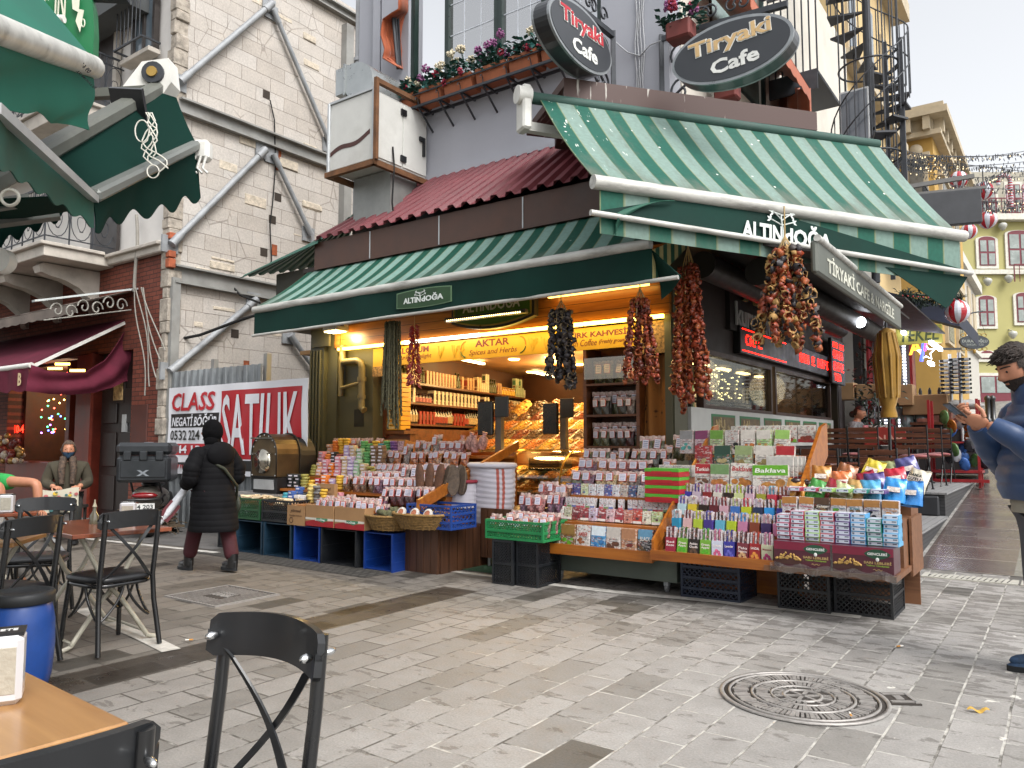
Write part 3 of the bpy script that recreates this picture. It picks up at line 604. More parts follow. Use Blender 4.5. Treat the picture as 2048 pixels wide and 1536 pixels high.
# fence with banner
VF=-1.0
t=TS('brown_post','rust brown steel post with cross arms beside the banner','post',onv(325,700,-.9).x,-.9,0)
p=onv(325,640,-.9); x0=p.x; q=MB(1); q.bx(x0-.09,x0+.09,-.98,-.82,0,p.z,0,.01); q.bx(x0-.4,x0-.09,-.94,-.86,1.9,2.05); q.bx(x0+.09,x0+.35,-.94,-.86,p.z-.55,p.z-.42); q.bx(x0-.65,x0-.16,-1.02,-.92,.9,1.95,0,.01); q.build('post',[mat('red brown paint','#4f2a22',.6,0,.2,4.)],t)
t=TS('corrugated_fence','grey corrugated metal fence behind the sale banner','fence',-7.2,VF,0)
f0,f1=-8.45,-5.9
q=MB(1); q.grid(lambda s,k:(f0+(f1-f0)*s,VF+.06+.025*(1 if math.sin(s*2*PI*15)>0 else -1)*min(1,abs(math.sin(s*2*PI*15))*3),2.45*k),260,1,sm=False,th=.004); q.build('sheet',[mat('zinc sheet','#868b8e',.45,.4,.15,2.,grime=.4,gc='#4e4a44')],t)
q=MB(1)
for u in(f0,-7.2,f1): q.bx(u-.04,u+.04,VF+.1,VF+.18,0,2.6)
q.build('fence_post',[DIRTSTEEL],t)
BW=mat('white vinyl banner','#dcdde2',.45,0,.03,2.,bump=.0); BR=mat('red vinyl print','#b01c26',.45,0,.06,3.); BB=mat('black vinyl print','#16130f',.45)
t=TS('sale_banner','large white vinyl for sale banner with red and black lettering on the metal fence','banner',-7.2,VF-.02,.7)
b0=onv(338,775,VF-.03); b1=onv(618,757,VF-.03); bb0=onv(341,944,VF-.03)
U0,U1=b0.x,b1.x; Z1=(b0.z+b1.z)/2; Z0=bb0.z-.02; WW=U1-U0; HH=Z1-Z0
def wav(x,z): return VF-.03+.012*math.sin(x*5+z*2.3)+.008*math.sin(x*11-z*6)
q=MB(1); q.grid(lambda s,k:(U0+WW*s,wav(U0+WW*s,Z0+HH*k),Z0+HH*k),60,24,th=.003); q.build('banner_sheet',[BW],t)
def patch(q,x0,x1,z0,z1,m,d): q.grid(lambda s,k:(U0+WW*(x0+(x1-x0)*s),wav(U0+WW*(x0+(x1-x0)*s),Z0+HH*(z0+(z1-z0)*k))-d,Z0+HH*(z0+(z1-z0)*k)),40,20,m)
q=MB(1); patch(q,.415,.965,.18,.925,0,.004); patch(q,.02,.41,.215,.345,0,.004); patch(q,.02,.40,.53,.69,1,.004); patch(q,.415,.965,.055,.165,1,.004); q.build('printed_panel',[BR,BB],t)
def btext(q,s,x0,x1,z0,z1,m,bold=.0,sh=0.):
    k=len(q.v); q.text(s,U0+WW*x0,U0+WW*x1,Z0+HH*z0,Z0+HH*z1,0,m,bold,sh,.001)
    q.v[k:]=[(x,y+wav(x,z)-.016,z) for x,y,z in q.v[k:]]
q=MB(1); btext(q,'SATILIK',.43,.95,.22,.88,0,.012); btext(q,'CLASS',.03,.375,.72,.93,1,.02,.15); btext(q,'NEGATİ BÖĞÜR',.035,.39,.545,.685,0,.02,.15); btext(q,'0532 224 27',.03,.36,.385,.5,2,.015); btext(q,'444 13',.03,.28,.235,.325,0,.03); btext(q,'www.classem',.03,.33,.06,.17,1,.01); btext(q,'KÖY',.44,.55,.07,.15,0,.03,.2); q.build('lettering',[BW,BR,BB],t)
q=MB(); 
for i in range(9): q.bx(R.uniform(-.7,.6),R.uniform(-.5,.7),-.3,.3,.02+.03*i,.05+.03*i,0,.0,Matrix.Rotation(R.uniform(-.5,.5),4,'Z'))
for i in range(60): a=Vector((R.uniform(-.8,.7),R.uniform(-.35,.3),R.uniform(.02,.3))); d=Vector((R.uniform(-.3,.3),R.uniform(-.1,.1),R.uniform(-.05,.08))); q.tube([a,a+d,a+d*1.6+Vector((0,0,-.05))],.008,4)
solo(q,'rubbish_heap',mat('dry twigs and cardboard','#5f5140',.95,0,.4,12.),'low heap of dry twigs and cardboard scraps at the foot of the metal fence','rubbish',-7.9,-1.45,0,0,None,'stuff')
# ---------- corner shop building ----------
GREY=mat('grey blue render','#a2a4ac',.8,0,.04,1.2,grime=.2,gc='#6d6f78'); CREAMW=mat('pale render','#c8c3b8',.85,0,.05,1.5,grime=.3,gc='#8b857a'); OLIVE=mat('olive painted steel','#4c4a37',.5,0,.1,2.,grime=.2,gc='#25241a')
BROWN=mat('brown fascia board','#4e352b',.55,0,.15,2.,grime=.3,gc='#1c1210'); DARKB=mat('dark brown cladding','#2b211d',.6,0,.15,3.); PINE=wood('varnished pine planks','#b3702a','#8a4c14',.35,0,1.,.4,planks=.105)
t=TS('corner_shop','corner building with grey upper wall and an open spice shop below','building',0,0,0)
W0,W1,WZ0,WZ1=-4.0,-.86,6.17,9.
q=MB(1); q.bx(-4.55,W0,0,.3,4.95,9.6); q.bx(W1,0,0,.3,4.95,9.6); q.bx(W0,W1,0,.3,4.95,WZ0); q.bx(-1.42,0,-.02,0,4.2,5.05,1); q.bx(-4.55,-1.42,-.04,0,4.93,5.0,0); q.bx(-4.55,-.1,.3,.5,2.7,4.95,1); q.build('front_wall',[GREY,DARKB],t)
q=MB(1); q.bx(-5.15,-4.55,.1,.4,4.6,9.6,0,.02); q.bx(-4.75,-4.6,.02,.1,4.6,9.6); q.build('wall_pilaster',[GREY],t)
q=MB(1); q.bx(-.3,.02,.3,1.2,4.9,9.6); q.bx(-.3,.02,1.2,3.4,4.9,6.1); q.bx(-.3,.02,3.4,9.,4.9,9.6); q.build('side_wall',[CREAMW],t)
# window in the grey wall
FR=mat('dark green window frame','#20302c',.35,0,.1)
q=MB(1)
for u in(W0,-3.36,-2.5,-2.44,-1.75,W1-.08): q.bx(u,u+.07,.05,.14,WZ0,WZ1)
q.bx(W0+.07,W1-.08,.04,.15,WZ0-.02,WZ0+.07); wf=q.build('window',[FR],t); ORG[wf.name]=ORG[t.name]
q=MB(1); q.bx(-3.29,W1-.08,.1,.115,WZ0+.07,WZ1); q.build('pane',[glassmat('sky lit glass','#e6eef8',.5)],wf)
q=MB(1)
for u in(-3.05,-2.76,-2.15,-1.95,-1.5,-1.2): q.bx(u,u+.015,.095,.1,WZ0+.07,WZ1)
for z in(6.55,6.95,7.4): q.bx(-3.29,W1-.08,.094,.1,z,z+.015)
q.build('glazing_bar',[mat('white glazing bar','#c9ced6',.5)],wf)
q=MB(1); q.grid(lambda s,k:(-3.3+2.4*s,.24+.025*math.sin(s*70),WZ0+.05+2.7*k),140,1); q.build('curtain',[mat('sky reflection blue net curtain','#c9d6e8',.9,0,.05)],wf)  # curtain's white-blue colour stands in for sky reflected in the glass
q=MB(1); q.bx(W0,W1,1.6,1.65,5.,9.); q.build('room_back',[mat('dark room','#1d1916',.9)],t)
# terracotta planters with geraniums on an iron shelf
q=MB(1); q.bar((-3.9,-.32,5.86),(-.9,-.32,5.86),.03,.03); q.bar((-3.9,-.06,5.86),(-.9,-.06,5.86),.03,.03)
for i in range(9): u=-3.88+i*.37; q.bar((u,-.33,5.86),(u,0,5.86),.025,.02); q.bar((u,-.3,5.84),(u,0,5.6),.02,.02); q.tube([(u,-.34-.03*math.cos(a),5.93+.06*math.sin(a)-.01*a) for a in [x*.5 for x in range(11)]],.007,4)
q.bar((-3.9,-.34,6.02),(-.9,-.34,6.02),.015,.015)
fs=q.build('planter_shelf',[DARKIRON],t)
TERRA=mat('terracotta planter','#9b5a3a',.75,0,.15,6.); LEAF=mat('geranium leaf','#2f5a4e',.6,0,.35,14.); LEAF2=mat('blue green leaf','#4d8a86',.5,0,.2,14.)
FLW=[mat('red petals','#8f1f38',.7,0,.35,30.),mat('mauve petals','#8a4f7d',.7,0,.3,30.),mat('ivory petals','#cfc4aa',.7,0,.2,30.)]
def leafblade(q,c,d,l,w,m):
    d=d.normalized(); sd=d.cross(Vector((0,0,1))); sd=sd.normalized() if sd.length>.01 else Vector((1,0,0)); up=sd.cross(d)
    q.add([c,c+d*l*.5+sd*w,c+d*l-up*l*.15,c+d*l*.5-sd*w,c+d*l*.5+up*l*.12],[(0,1,4),(1,2,4),(2,3,4),(3,0,4)],m)
def planter(u,w,main,lab):
    t2=TS('flower_planter',lab,'flower box',u,-.2,5.88,0,'flower boxes under the grey wall window')
    q=MB(); q.prism([(-.09,0),(.09,0),(.12,.16),(.135,.16),(.135,.2),(-.135,.2),(-.135,.16),(-.12,.16)],(-w/2,w/2),'x'); q.build('pot',[TERRA],t2)
    q=MB(); g=random.Random(int(u*100))
    for i in range(int(150*w/.4)):
        a=Vector((g.uniform(-w/2,w/2),g.uniform(-.18,.12),.2+g.uniform(-.06,.18))); d=Vector((g.uniform(-1,1),g.uniform(-1.2,.6),g.uniform(-.3,.8))); leafblade(q,a,d,g.uniform(.06,.11),g.uniform(.025,.045),0 if g.random()<.8 else 1)
    q.build('foliage',[LEAF,LEAF2],t2)
    q=MB()
    for i in range(int(7*w/.4)):
        m=main if g.random()<.6 else g.randrange(3); c=Vector((g.uniform(-w/2,w/2),g.uniform(-.2,.05),.2+(g.uniform(.14,.36) if m else g.uniform(-.04,.18)))); rr=.055 if m else .045
        q.tube([Vector((c.x*.8,0,.18)),c],.005,4,3)
        for k in range(34):
            d=Vector((g.gauss(0,1),g.gauss(0,1),g.gauss(0,1))).normalized(); q.ball(c+d*rr*g.uniform(.5,1),.016,nu=5,nv=3,m=m)
    q.build('flower_heads',FLW+[LEAF],t2)
for i,(u,w_,m) in enumerate(((-3.72,.3,0),(-3.3,.36,1),(-2.82,.46,2),(-2.28,.46,1),(-1.78,.42,0),(-1.3,.42,1))):
    planter(u,w_,m,'planter of '+['red','mauve','ivory','mauve and ivory','red trailing','mauve'][i]+' geraniums, '+['next to the ventilation box','second from the ventilation box','third from the ventilation box','in the middle of the glazed window','fifth from the ventilation box','half behind the round edge of the red lettered oval sign'][i])
# ventilation unit
uc=onv(855,345,0).x; pf=onu(748,318,uc); vf=pf.y; ul=onv(658,335,vf).x; zt=onu(757,180,uc).z; zb_=pf.z
VP=mat('white metal panel','#c9c9c4',.45,0,.06,2.,grime=.4,gc='#7b776c'); RUST=mat('rusty angle iron','#6e4a2e',.8,.1,.3,6.)
t=TS('ventilation_unit','white box shaped ventilation unit with rusty frame and curved tin duct on the grey wall','ventilation unit',(ul+uc)/2,vf/2,zb_)
q=MB(1); q.bx(ul,uc,vf,-.02,zb_,zt,0,.02); q.build('cabinet',[VP],t)
q=MB(1)
for u in(ul,uc-.0): q.bx(u-.025,u+.025,vf-.03,vf+.02,zb_-.02,zt+.01,0,.01)
q.bx(ul,uc,vf-.02,vf+.02,zt-.01,zt+.02); q.build('corner_trim',[ALU],t)
q=MB(1); q.bx(ul-.02,uc+.06,vf-.06,vf,zb_-.09,zb_-.02); q.bx(uc,uc+.06,vf-.06,0,zb_-.09,zb_-.02); q.bx(uc+.03,uc+.08,vf-.05,vf+.0,zb_-.02,zt+.12); q.bx(uc+.01,uc+.07,vf+.0,-.0,zt+.06,zt+.12); q.bx(ul-.02,ul+.04,vf,0,zb_-.09,zb_-.02); q.build('rust_frame',[RUST],t)
q=MB(1); mid=vf*.5; q.bx(uc,uc+.015,vf+.06,mid-.01,zb_+.04,zt-.04,0,.005); q.bx(uc,uc+.015,mid+.01,-.04,zb_+.04,zt-.04,0,.005); q.build('door_panel',[VP],t)
q=MB(1); 
for z in(zb_+.15,zt-.15): q.bx(uc+.015,uc+.04,mid-.05,mid+.05,z-.04,z+.04)
q.bx(uc+.015,uc+.05,-.13,-.1,zb_+.3,zb_+.55); q.bx(uc+.02,uc+.045,-.2,-.1,zb_+.5,zb_+.56); q.build('latch',[BLK],t)
q=MB(1); q.grid(lambda s,k:(ul+.02+(uc-ul-.1)*s,vf-.005,zb_+.2+.14*s+.03*math.sin(s*7)+.06*k),20,2,th=.004); q.build('torn_tape',[mat('torn brown tape','#4a2c28',.7)],t)
DUCT=mat('tin duct','#a9adad',.3,.7,.12,3.)
q=MB(1); cu=ul+.55; dv=vf+.5; 
P=[(cu+.1,zt),(cu+.1,zt+.25)]+[(cu+.1-.38+.38*math.cos(a),zt+.25+.32*math.sin(a)) for a in [x*PI/12 for x in range(1,7)]]+[(cu-.62,zt+.57)]
P2=[(cu-.62,zt+.2)]+[(cu-.42,zt+.2),(cu-.36,zt+.12),(cu-.36,zt)]
q.prism(P+P2,(vf+.15,vf+.75),'y'); q.bx(cu-.45,cu-.42,vf+.13,vf+.77,zt+.16,zt+.6); q.build('elbow_duct',[DUCT],t)
q=MB(1); q.bx(uc-.75,uc-.05,vf+.35,vf+.85,3.9,zb_-.02); q.build('down_duct',[mat('dull duct metal','#8f918e',.5,.4,.15,3.)],t)
q=MB(1); q.tube([(uc+.03,vf*.7,zb_+.25),(uc+.06,vf*.7,zb_),(uc+.05,vf*.72,zb_-.5),(uc-.02,vf*.6,zb_-.75)],.012,5); q.build('cable',[RUBBER],t)
q=MB(1); u=onv(720,100,.2).x; q.tube([(u,.2,10),(u,.2,3.6)],.075,12); 
for z in(5.4,7.2,8.5): q.tube([(u,.2,z),(u,.2,z+.06)],.095,12)
tag(solo(q,'drain_pipe',mat('grey plastic pipe','#9ea0a3',.5),'grey drain pipe running down beside the grey wall','drain pipe',u,.2,4),'grey drain pipe running down beside the grey wall','drain pipe')
# corrugated roofs, fascia, soffit
def corr(fn,n,amp,mat_,name,par,nd_=Vector((0,-.5,.8)),m=6):
    q=MB(1)
    def f(s,k):
        ph=(s*n)%1.; h=amp*(0 if ph<.25 else (ph-.25)/.12 if ph<.37 else 1 if ph<.75 else (1-(ph-.75)/.12) if ph<.87 else 0); return Vector(fn(s,k))+nd_*h
    q.grid(f,n*16,m,sm=False,th=.006); return q.build(name,[mat_],par)
t=TS('shop_roof','low red corrugated metal canopy roof with brown fascia over the shop front','roof',-2.6,-.8,3.7)
REDR=mat('faded red sheet metal','#7a3c42',.5,0,.15,2.,grime=.35,gc='#38201f'); GRNR=mat('green sheet metal','#3d6a5c',.45,0,.12,2.,grime=.3,gc='#22382f')
corr(lambda s,k:(-4.95+s*(4.75)+(1-s)*k*1.1,-.85+.85*k,4.12+.8*k),22,.05,REDR,'roof_sheet',t)
q=MB(1)
for i,(a,b_) in enumerate(((-5.,-3.9),(-3.895,-2.7),(-2.695,-1.45),(-1.445,-.1))): q.bx(a,b_,-.79,-.74,3.72,4.1)
q.build('fascia',[BROWN],t)
q=MB(1); 
for u in(-3.8975,-2.6975,-1.4475): q.bx(u-.008,u+.008,-.797,-.73,3.73,4.09)
q.build('fascia_joint',[ALU],t)
q=MB(1); q.bx(-5.3,0,-.74,0,3.72,3.78); q.bx(-5.3,0,-.02,0,3.5,3.72); q.build('soffit',[DARKB],t)
t=TS('green_roof','small green corrugated metal roof sloping off to the left of the shop','roof',-5.6,-.5,3.8)
A=onv(480,556,-.8);B=Vector((-4.88,-.86,4.06));Cc=onv(735,412,.0);D=Vector((-6.3,.6,4.2))
corr(lambda s,k:(A.lerp(B,k)).lerp(D.lerp(Cc,k),s),9,.04,GRNR,'roof_sheet',t,Vector((-.3,0,.8)),4)
q=MB(1); q.bx(-6.15,-4.7,-.55,-.45,3.0,3.85,0); q.bx(-6.1,-5.3,-.45,.3,3.,3.1,0); q.build('gable_panel',[mat('dark olive panel','#2f2d22',.6)],t)
# ground floor frame
t=ob=bpy.data.objects['corner_shop']
q=MB(1); q.bx(-5.85,-5.55,-.12,.05,0,3.05,0); q.bx(-5.55,-5.33,-.05,.02,0,3.7,0); q.bx(-5.8,-5.4,-.16,-.12,2.75,3.2,0); q.bx(-5.33,-4.62,0,.2,0,2.72,0); q.bx(-4.75,-4.62,.2,.7,0,2.72,0); q.bx(-5.0,-4.8,-.006,0,1.55,1.8,1); q.build('olive_wall',[OLIVE,BLK],t)
q=MB(1)
for i in range(4): q.tube([(-5.83+.07*i,-.13,0),(-5.83+.07*i,-.13,2.7)],.02,6)
q.build('ribbed_strip',[OLIVE],t)
q=MB(1); q.bx(-5.36,-.02,-.06,0,2.72,3.5); q.bx(-5.36,-5.25,-.08,-.06,2.72,3.5); q.build('wood_lintel',[PINE],t)
q=MB(1); q.bx(-4.62,-.25,-.01,.03,2.40,2.66,0); q.build('sign_band',[mat('yellow sign panel','#b48c1c',.5,0,.05,2.)],t)
PR=mat('maroon print','#5a1d17',.6); GRP=mat('ochre line print','#a98a25',.6); ORP=mat('orange print','#c8641e',.6); GNP=mat('green print','#3c5a2a',.6)
q=MB(1)
def st(s,a,b_,z0,z1,bold=.0,sh=0.): q.text(s,a,b_,z0,z1,-.0105,0,bold,sh,.002)
st('LOKUM',-4.05,-3.55,2.55,2.635,.03); st('Turkish Delight',-4.12,-3.5,2.45,2.53,.0,.3); st('AKTAR',-2.75,-2.2,2.55,2.64,.03); st('Spices and Herbs',-2.85,-2.08,2.43,2.52,0,.3); st('TÜRK KAHVESİ',-1.38,-.56,2.545,2.63,.03); st('Turkish Coffee',-1.45,-.95,2.445,2.525,0,.3); st('(Freshly ground)',-.92,-.55,2.445,2.51,0,.3)
for sx in(-1,1):
    q.tube([(-2.47+sx*(.42+.1*math.cos(a)),-.012,2.53+.11*math.sin(a)) for a in [x*.2 for x in range(8)]],.008,4,2 ); q.tube([(-2.47+sx*(.42+.1*math.cos(a)),-.012,2.53+.1*math.sin(a)) for a in [-x*.2 for x in range(1,8)]],.008,4,3)
for cx in(-3.35,-3.1,-2.98,-1.85,-1.65):
    for k in range(9): a=R.uniform(.3,2.8); q.tube([(cx,-.012,2.44),(cx+.05*math.cos(a),-.012,2.52),(cx+R.uniform(.05,.1)*math.cos(a),-.012,2.52+R.uniform(.02,.1))],.003,4,1)
q.build('sign_lettering',[PR,GRP,ORP,GNP],t)
q=MB(1); q.bx(-.1,-.02,-.02,.3,0,2.72); q.bx(-.02,.0,.0,.35,0,4.9); q.build('corner_post',[OLIVE],t)
MOS=mat('pebble mosaic panel','#8a6a42',.7,0,.6,34.)
q=MB(1); q.bx(-.42,-.1,-.02,.02,2.3,2.66); q.build('mosaic_panel',[MOS],t); q=MB(1); q.bx(-4.62,-4.3,-.02,.02,2.26,2.4); q.build('mosaic_panel',[MOS],t)
# lamps of the shop front
q=MB(1)
for a,b_,m in((-5.28,-3.95,0),(-3.93,-2.62,1),(-2.6,-1.1,0),(-1.08,-.08,0)): q.bx(a,b_,-.1,-.062,2.675,2.715,m)
tag(solo(q,'led_strip',[emis('warm led tube','#ffd45a',5.5),emis('white led tube','#fff0cc',7.)],'long glowing led strip under the wooden lintel','lamp',-2.6,-.08,2.7),'long glowing led strip under the wooden lintel','lamp')
t=TS('floodlight','small lit floodlight on the wooden lintel above the pipes','floodlight',-5.15,-.25,2.95); q=MB(); q.bx(-.16,.16,-.12,.1,-.02,.05,0,.015); q.bx(.02,.06,.1,.2,0,.1); q.build('housing',[VP],t); q=MB(); q.bx(-.13,.13,-.1,.08,-.03,-.02); q.build('lens',[emis('flood lens','#ffe9a8',14)],t)
lamp('floodlight bulb',S(-5.15,-.28,2.88),10,(1,.75,.35),.08)
arealamp('led strip glow',S(-2.7,-.16,2.66),(0,0,-TH),5.2,.06,16,(1,.72,.3))
t=TS('led_bar','black perforated led bar hanging on thin rods before the wooden lintel','lamp',-2.25,-.45,2.83); q=MB(); q.bx(-.62,.62,-.04,.04,0,.05,0,.01); q.tube([(-.45,0,.05),(-.45,.02,.55)],.006,5); q.tube([(.3,0,.05),(.3,.02,.55)],.006,5); q.build('housing',[DARKIRON],t); q=MB()
for i in range(36): q.bx(-.58+i*.032,-.565+i*.032,-.042,-.03,.004,.02)
q.build('light_cells',[emis('led cell','#ffe090',5)],t)
q=MB(1); q.bx(-1.5,-.2,-.2,-.16,3.03,3.07); solo(q,'led_bar',[emis('amber led cells','#ffc860',3)],'thin amber led bar above the right end of the wooden lintel','lamp',-.8,-.18,3.05)
# oval green shop sign
t=TS('shop_sign','green shop sign with gold rim on the wooden lintel, half hidden by the awning','sign',-2.35,-.1,3.05)
def sgn(w,h,e=.12): return [(x*w/2,(h/2)*(1-e*(abs(x)**2)*1.0)*s_) for s_,xs in((1,[i/8 for i in range(-8,9)]),(-1,[i/8 for i in range(8,-9,-1)])) for x in xs]
q=MB(); q.prism(sgn(1.3,.62,.35),(-.09,0),'y',0); q.prism(sgn(1.22,.55,.35),(-.1,-.09),'y',1); q.prism(sgn(1.18,.51,.35),(-.104,-.1),'y',2); q.text('ALTINDOĞA',-.45,.45,-.08,.1,-.105,3,.02,0,.003); q.build('sign_board',[mat('sign case','#3b3527',.5),mat('gold rim','#b79a45',.35,.4),mat('leaf green enamel','#4d6d1c',.4,0,.2,2.),mat('cream lettering','#d6d0b4',.5)],t)
q=MB(); 
def pipe(pts,r): q.tube([Vector(p) for p in pts],r,10)
pipe([(0,0,.55),(0,0,.35),(.03,-.02,.3),(.12,-.02,.3),(.32,-.02,.3),(.4,-.02,.27),(.43,-.02,.2),(.43,-.02,-.25),(.44,-.03,-.38),(.5,-.03,-.42)],.05); pipe([(-.03,0,.4),(-.03,0,-.2)],.04); pipe([(0,-.02,-.08),(.42,-.02,-.02)],.025); pipe([(.43,-.02,0),(.43,-.02,.06)],.065); pipe([(.43,-.02,-.25),(.43,-.02,-.2)],.062)
solo(q,'gas_pipes',mat('olive painted pipe','#6e6240',.45,0,.1),'olive painted gas pipes bending down the wall left of the shop opening','pipes',-5.2,-.06,2.2)
# ---------- striped awnings of the shop ----------
def stripes(name,n,c1,c2,duty=.5,dirt=.5,poop=0.,ph=0.):
    m,nt,b=newmat(name); uv=nd(nt,'TexCoord'); sp=nd(nt,'SeparateXYZ',{0:uv.outputs['UV']}); ob=uv.outputs['Object']
    wob=nd(nt,'TexNoise',{'Vector':ob,'Scale':1.2}).outputs[0]
    fr=mth(nt,'FRACT',mth(nt,'ADD',mth(nt,'MULTIPLY',sp.outputs[0],n),ph)); o=mixc(nt,mth(nt,'LESS_THAN',fr,duty),H(c2),H(c1))
    ed=mth(nt,'LESS_THAN',mth(nt,'ABSOLUTE',mth(nt,'SUBTRACT',mth(nt,'ABSOLUTE',mth(nt,'SUBTRACT',fr,duty/2)),duty/2)),.025); o=mixc(nt,mth(nt,'MULTIPLY',ed,.5),o,H('#8a8a62'))
    n1=nd(nt,'TexNoise',{'Vector':nd(nt,'Mapping',{'Vector':ob,'Scale':(3.,1,1)}).outputs[0],'Scale':1.4,'Detail':8.,'Roughness':.7}).outputs[0]; n2=nd(nt,'TexNoise',{'Vector':ob,'Scale':25.,'Detail':5.}).outputs[0]
    o=mixc(nt,1.,o,ramp(nt,n2,(.3,.85),(.7,1.05)),'MULTIPLY')
    lowedge=nd(nt,'MapRange',{'Value':sp.outputs[1],'From Min':.55,'From Max':1.,'To Min':-.06,'To Max':.16}).outputs[0]
    o=mixc(nt,mth(nt,'MULTIPLY',ramp(nt,mth(nt,'ADD',n1,lowedge),(.5,0.),(.72,1.)),dirt),o,H('#5d6258'))
    if poop:
        sk_=nd(nt,'CombineXYZ',{0:mth(nt,'MULTIPLY',sp.outputs[0],60.),1:mth(nt,'MULTIPLY',sp.outputs[1],6.)}).outputs[0]
        p1=nd(nt,'TexNoise',{'Vector':sk_,'Scale':1.,'Detail':6.,'Roughness':.7}).outputs[0]
        msk=nd(nt,'MapRange',{'Value':mth(nt,'ADD',sp.outputs[0],mth(nt,'MULTIPLY',sp.outputs[1],.18)),'From Min':.1,'From Max':.5,'To Min':.1,'To Max':-.09}).outputs[0]
        o=mixc(nt,mth(nt,'MULTIPLY',ramp(nt,mth(nt,'ADD',p1,msk),(.7,0.),(.72,1.)),poop),o,H('#dfe0d8'))
        vo=nd(nt,'TexVoronoi',{'Vector':ob,'Scale':5.5}).outputs[0]; o=mixc(nt,mth(nt,'MULTIPLY',mth(nt,'LESS_THAN',vo,.07),poop),o,H('#dfe0d8'))
    nt.links.new(o,b.inputs['Base Color']); b.inputs['Roughness'].default_value=.62; b.inputs['Specular IOR Level'].default_value=.25
    bp=nd(nt,'Bump',{'Height':n2,'Strength':.15,'Distance':.004}); nt.links.new(bp.outputs[0],b.inputs['Normal']); return m
GD='#174e40'; GL='#7b9a91'
DKG=mat('dark green valance','#0d3029',.8,0,.2,1.5,grime=.35,gc='#0c211c',spec=.2)
BARW=mat('dirty white bar','#bdbcb6',.45,.2,.12,5.,grime=.7,gc='#55524b',stretch=(1,4,4))
PRW=mat('white print','#d0d6d2',.6,0,.03)
def logo(q,x0,x1,z0,z1,y,m,X=None):
    w=x1-x0;h=z1-z0; q.text('ALTIN',x0,x0+w*.44,z0,z0+h*.55,y,m,.035,0,.002,X); q.text('dOĞA',x0+w*.46,x1,z0,z0+h*.72,y,m,.035,0,.002,X)
    tr=[Vector((x0+w*.43,y-.003,z0+h*(.1+.16*i))) for i in range(6)]
    f=(lambda p:X@p) if X is not None else (lambda p:p)
    X0=q.X; q.X=X if X is not None else None
    q.tube([p+Vector((w*.01*math.sin(i),0,0)) for i,p in enumerate(tr)],w*.009,4,m)
    for s_ in(-1,1):
        for k,(a,l) in enumerate(((.5,.12),(.9,.1),(.2,.09))):
            b0=tr[3+min(k,2)]; e=b0+Vector((s_*w*l,0,h*a*.28)); q.tube([b0,e],w*.006,4,m)
            for g_ in(-1,0,1):
                d=Vector((s_*math.cos(g_*.9+a),0,math.sin(g_*.9+a))); p=e; nrm=Vector((-d.z,0,d.x)); r=h*.09
                q.add([p,p+d*r+nrm*r*.4,p+d*r*2,p+d*r-nrm*r*.4],[(0,3,2,1)],m)
    q.X=X0
t=TS('lower_awning','striped green retractable awning over the left shop front with a badge on its dark valance','awning',-2.3,-1,3.3)
ST1=stripes('faded green stripes',20,GD,GL,.5,.45,.35)
q=MB(1); q.grid(lambda s,k:(-5.2+(5.55+.25*k)*s,-.68-.92*k,3.76-.67*k-.035*math.sin(PI*k)+.012*math.sin(s*40)*k),80,10,th=.008); q.build('canopy',[ST1],t)
q=MB(1); q.tube([(-5.2,-1.6,3.06),(.5,-1.6,3.08)],.05,12); q.build('front_bar',[BARW],t)
q=MB(1); q.grid(lambda s,k:(-5.18+5.7*s,-1.61+.012*math.sin(s*31),3.03-.29*k),60,3,th=.006)
q.build('valance',[DKG],t)
q=MB(1); q.tube([(-5.22,-1.61,2.72),(.76,-1.61,2.745)],.02,8); q.build('bottom_bar',[BARW],t)
q=MB(1); q.grid(lambda s,k:Vector((.5,-1.6,3.03)).lerp(Vector((.78,-1.6,2.75)),k).lerp(Vector((.52,-1.45,2.62)).lerp(Vector((.52,-1.45,2.6)),k),s)+Vector((0,.05*math.sin(s*3),0)),8,6,th=.006); q.build('end_flap',[DKG],t)
q=MB(1); q.grid(lambda s,k:(.5+.03*s,-1.6+1.1*s,3.02-(.3-.25*s)*k+.45*s),24,3,th=.006); q.build('side_valance',[stripes('cream green stripes',7,'#b8ae7a','#2c5a48',.5,.3)],t)
q=MB(1); q.bx(-5.25,.3,-.5,-.3,3.6,3.7); q.bar((-5.0,-.45,3.55),(-5.05,-1.55,3.02),.05,.05); q.bar((-1.,-.45,3.55),(-1.6,-1.1,3.25),.05,.05); q.bar((-1.6,-1.1,3.25),(-1.,-1.55,3.05),.05,.05); q.build('awning_arm',[WHT],t)
q=MB(1); X=None; q.prism([(-2.18+x*.4,2.89+ (.085+.02*(1-x*x))*s_) for s_,xs in((1,[i/6 for i in range(-6,7)]),(-1,[i/6 for i in range(6,-7,-1)])) for x in xs],(-1.634,-1.626),'y',0); q.prism([(-2.18+x*.385,2.89+ (.075+.02*(1-x*x))*s_) for s_,xs in((1,[i/6 for i in range(-6,7)]),(-1,[i/6 for i in range(6,-7,-1)])) for x in xs],(-1.637,-1.634),'y',1); logo(q,-2.47,-1.89,2.845,2.96,-1.638,2); q.build('badge',[mat('badge rim','#5c7a5a',.5),mat('badge green','#1d3f1c',.5,0,.3,3.),PRW],t)
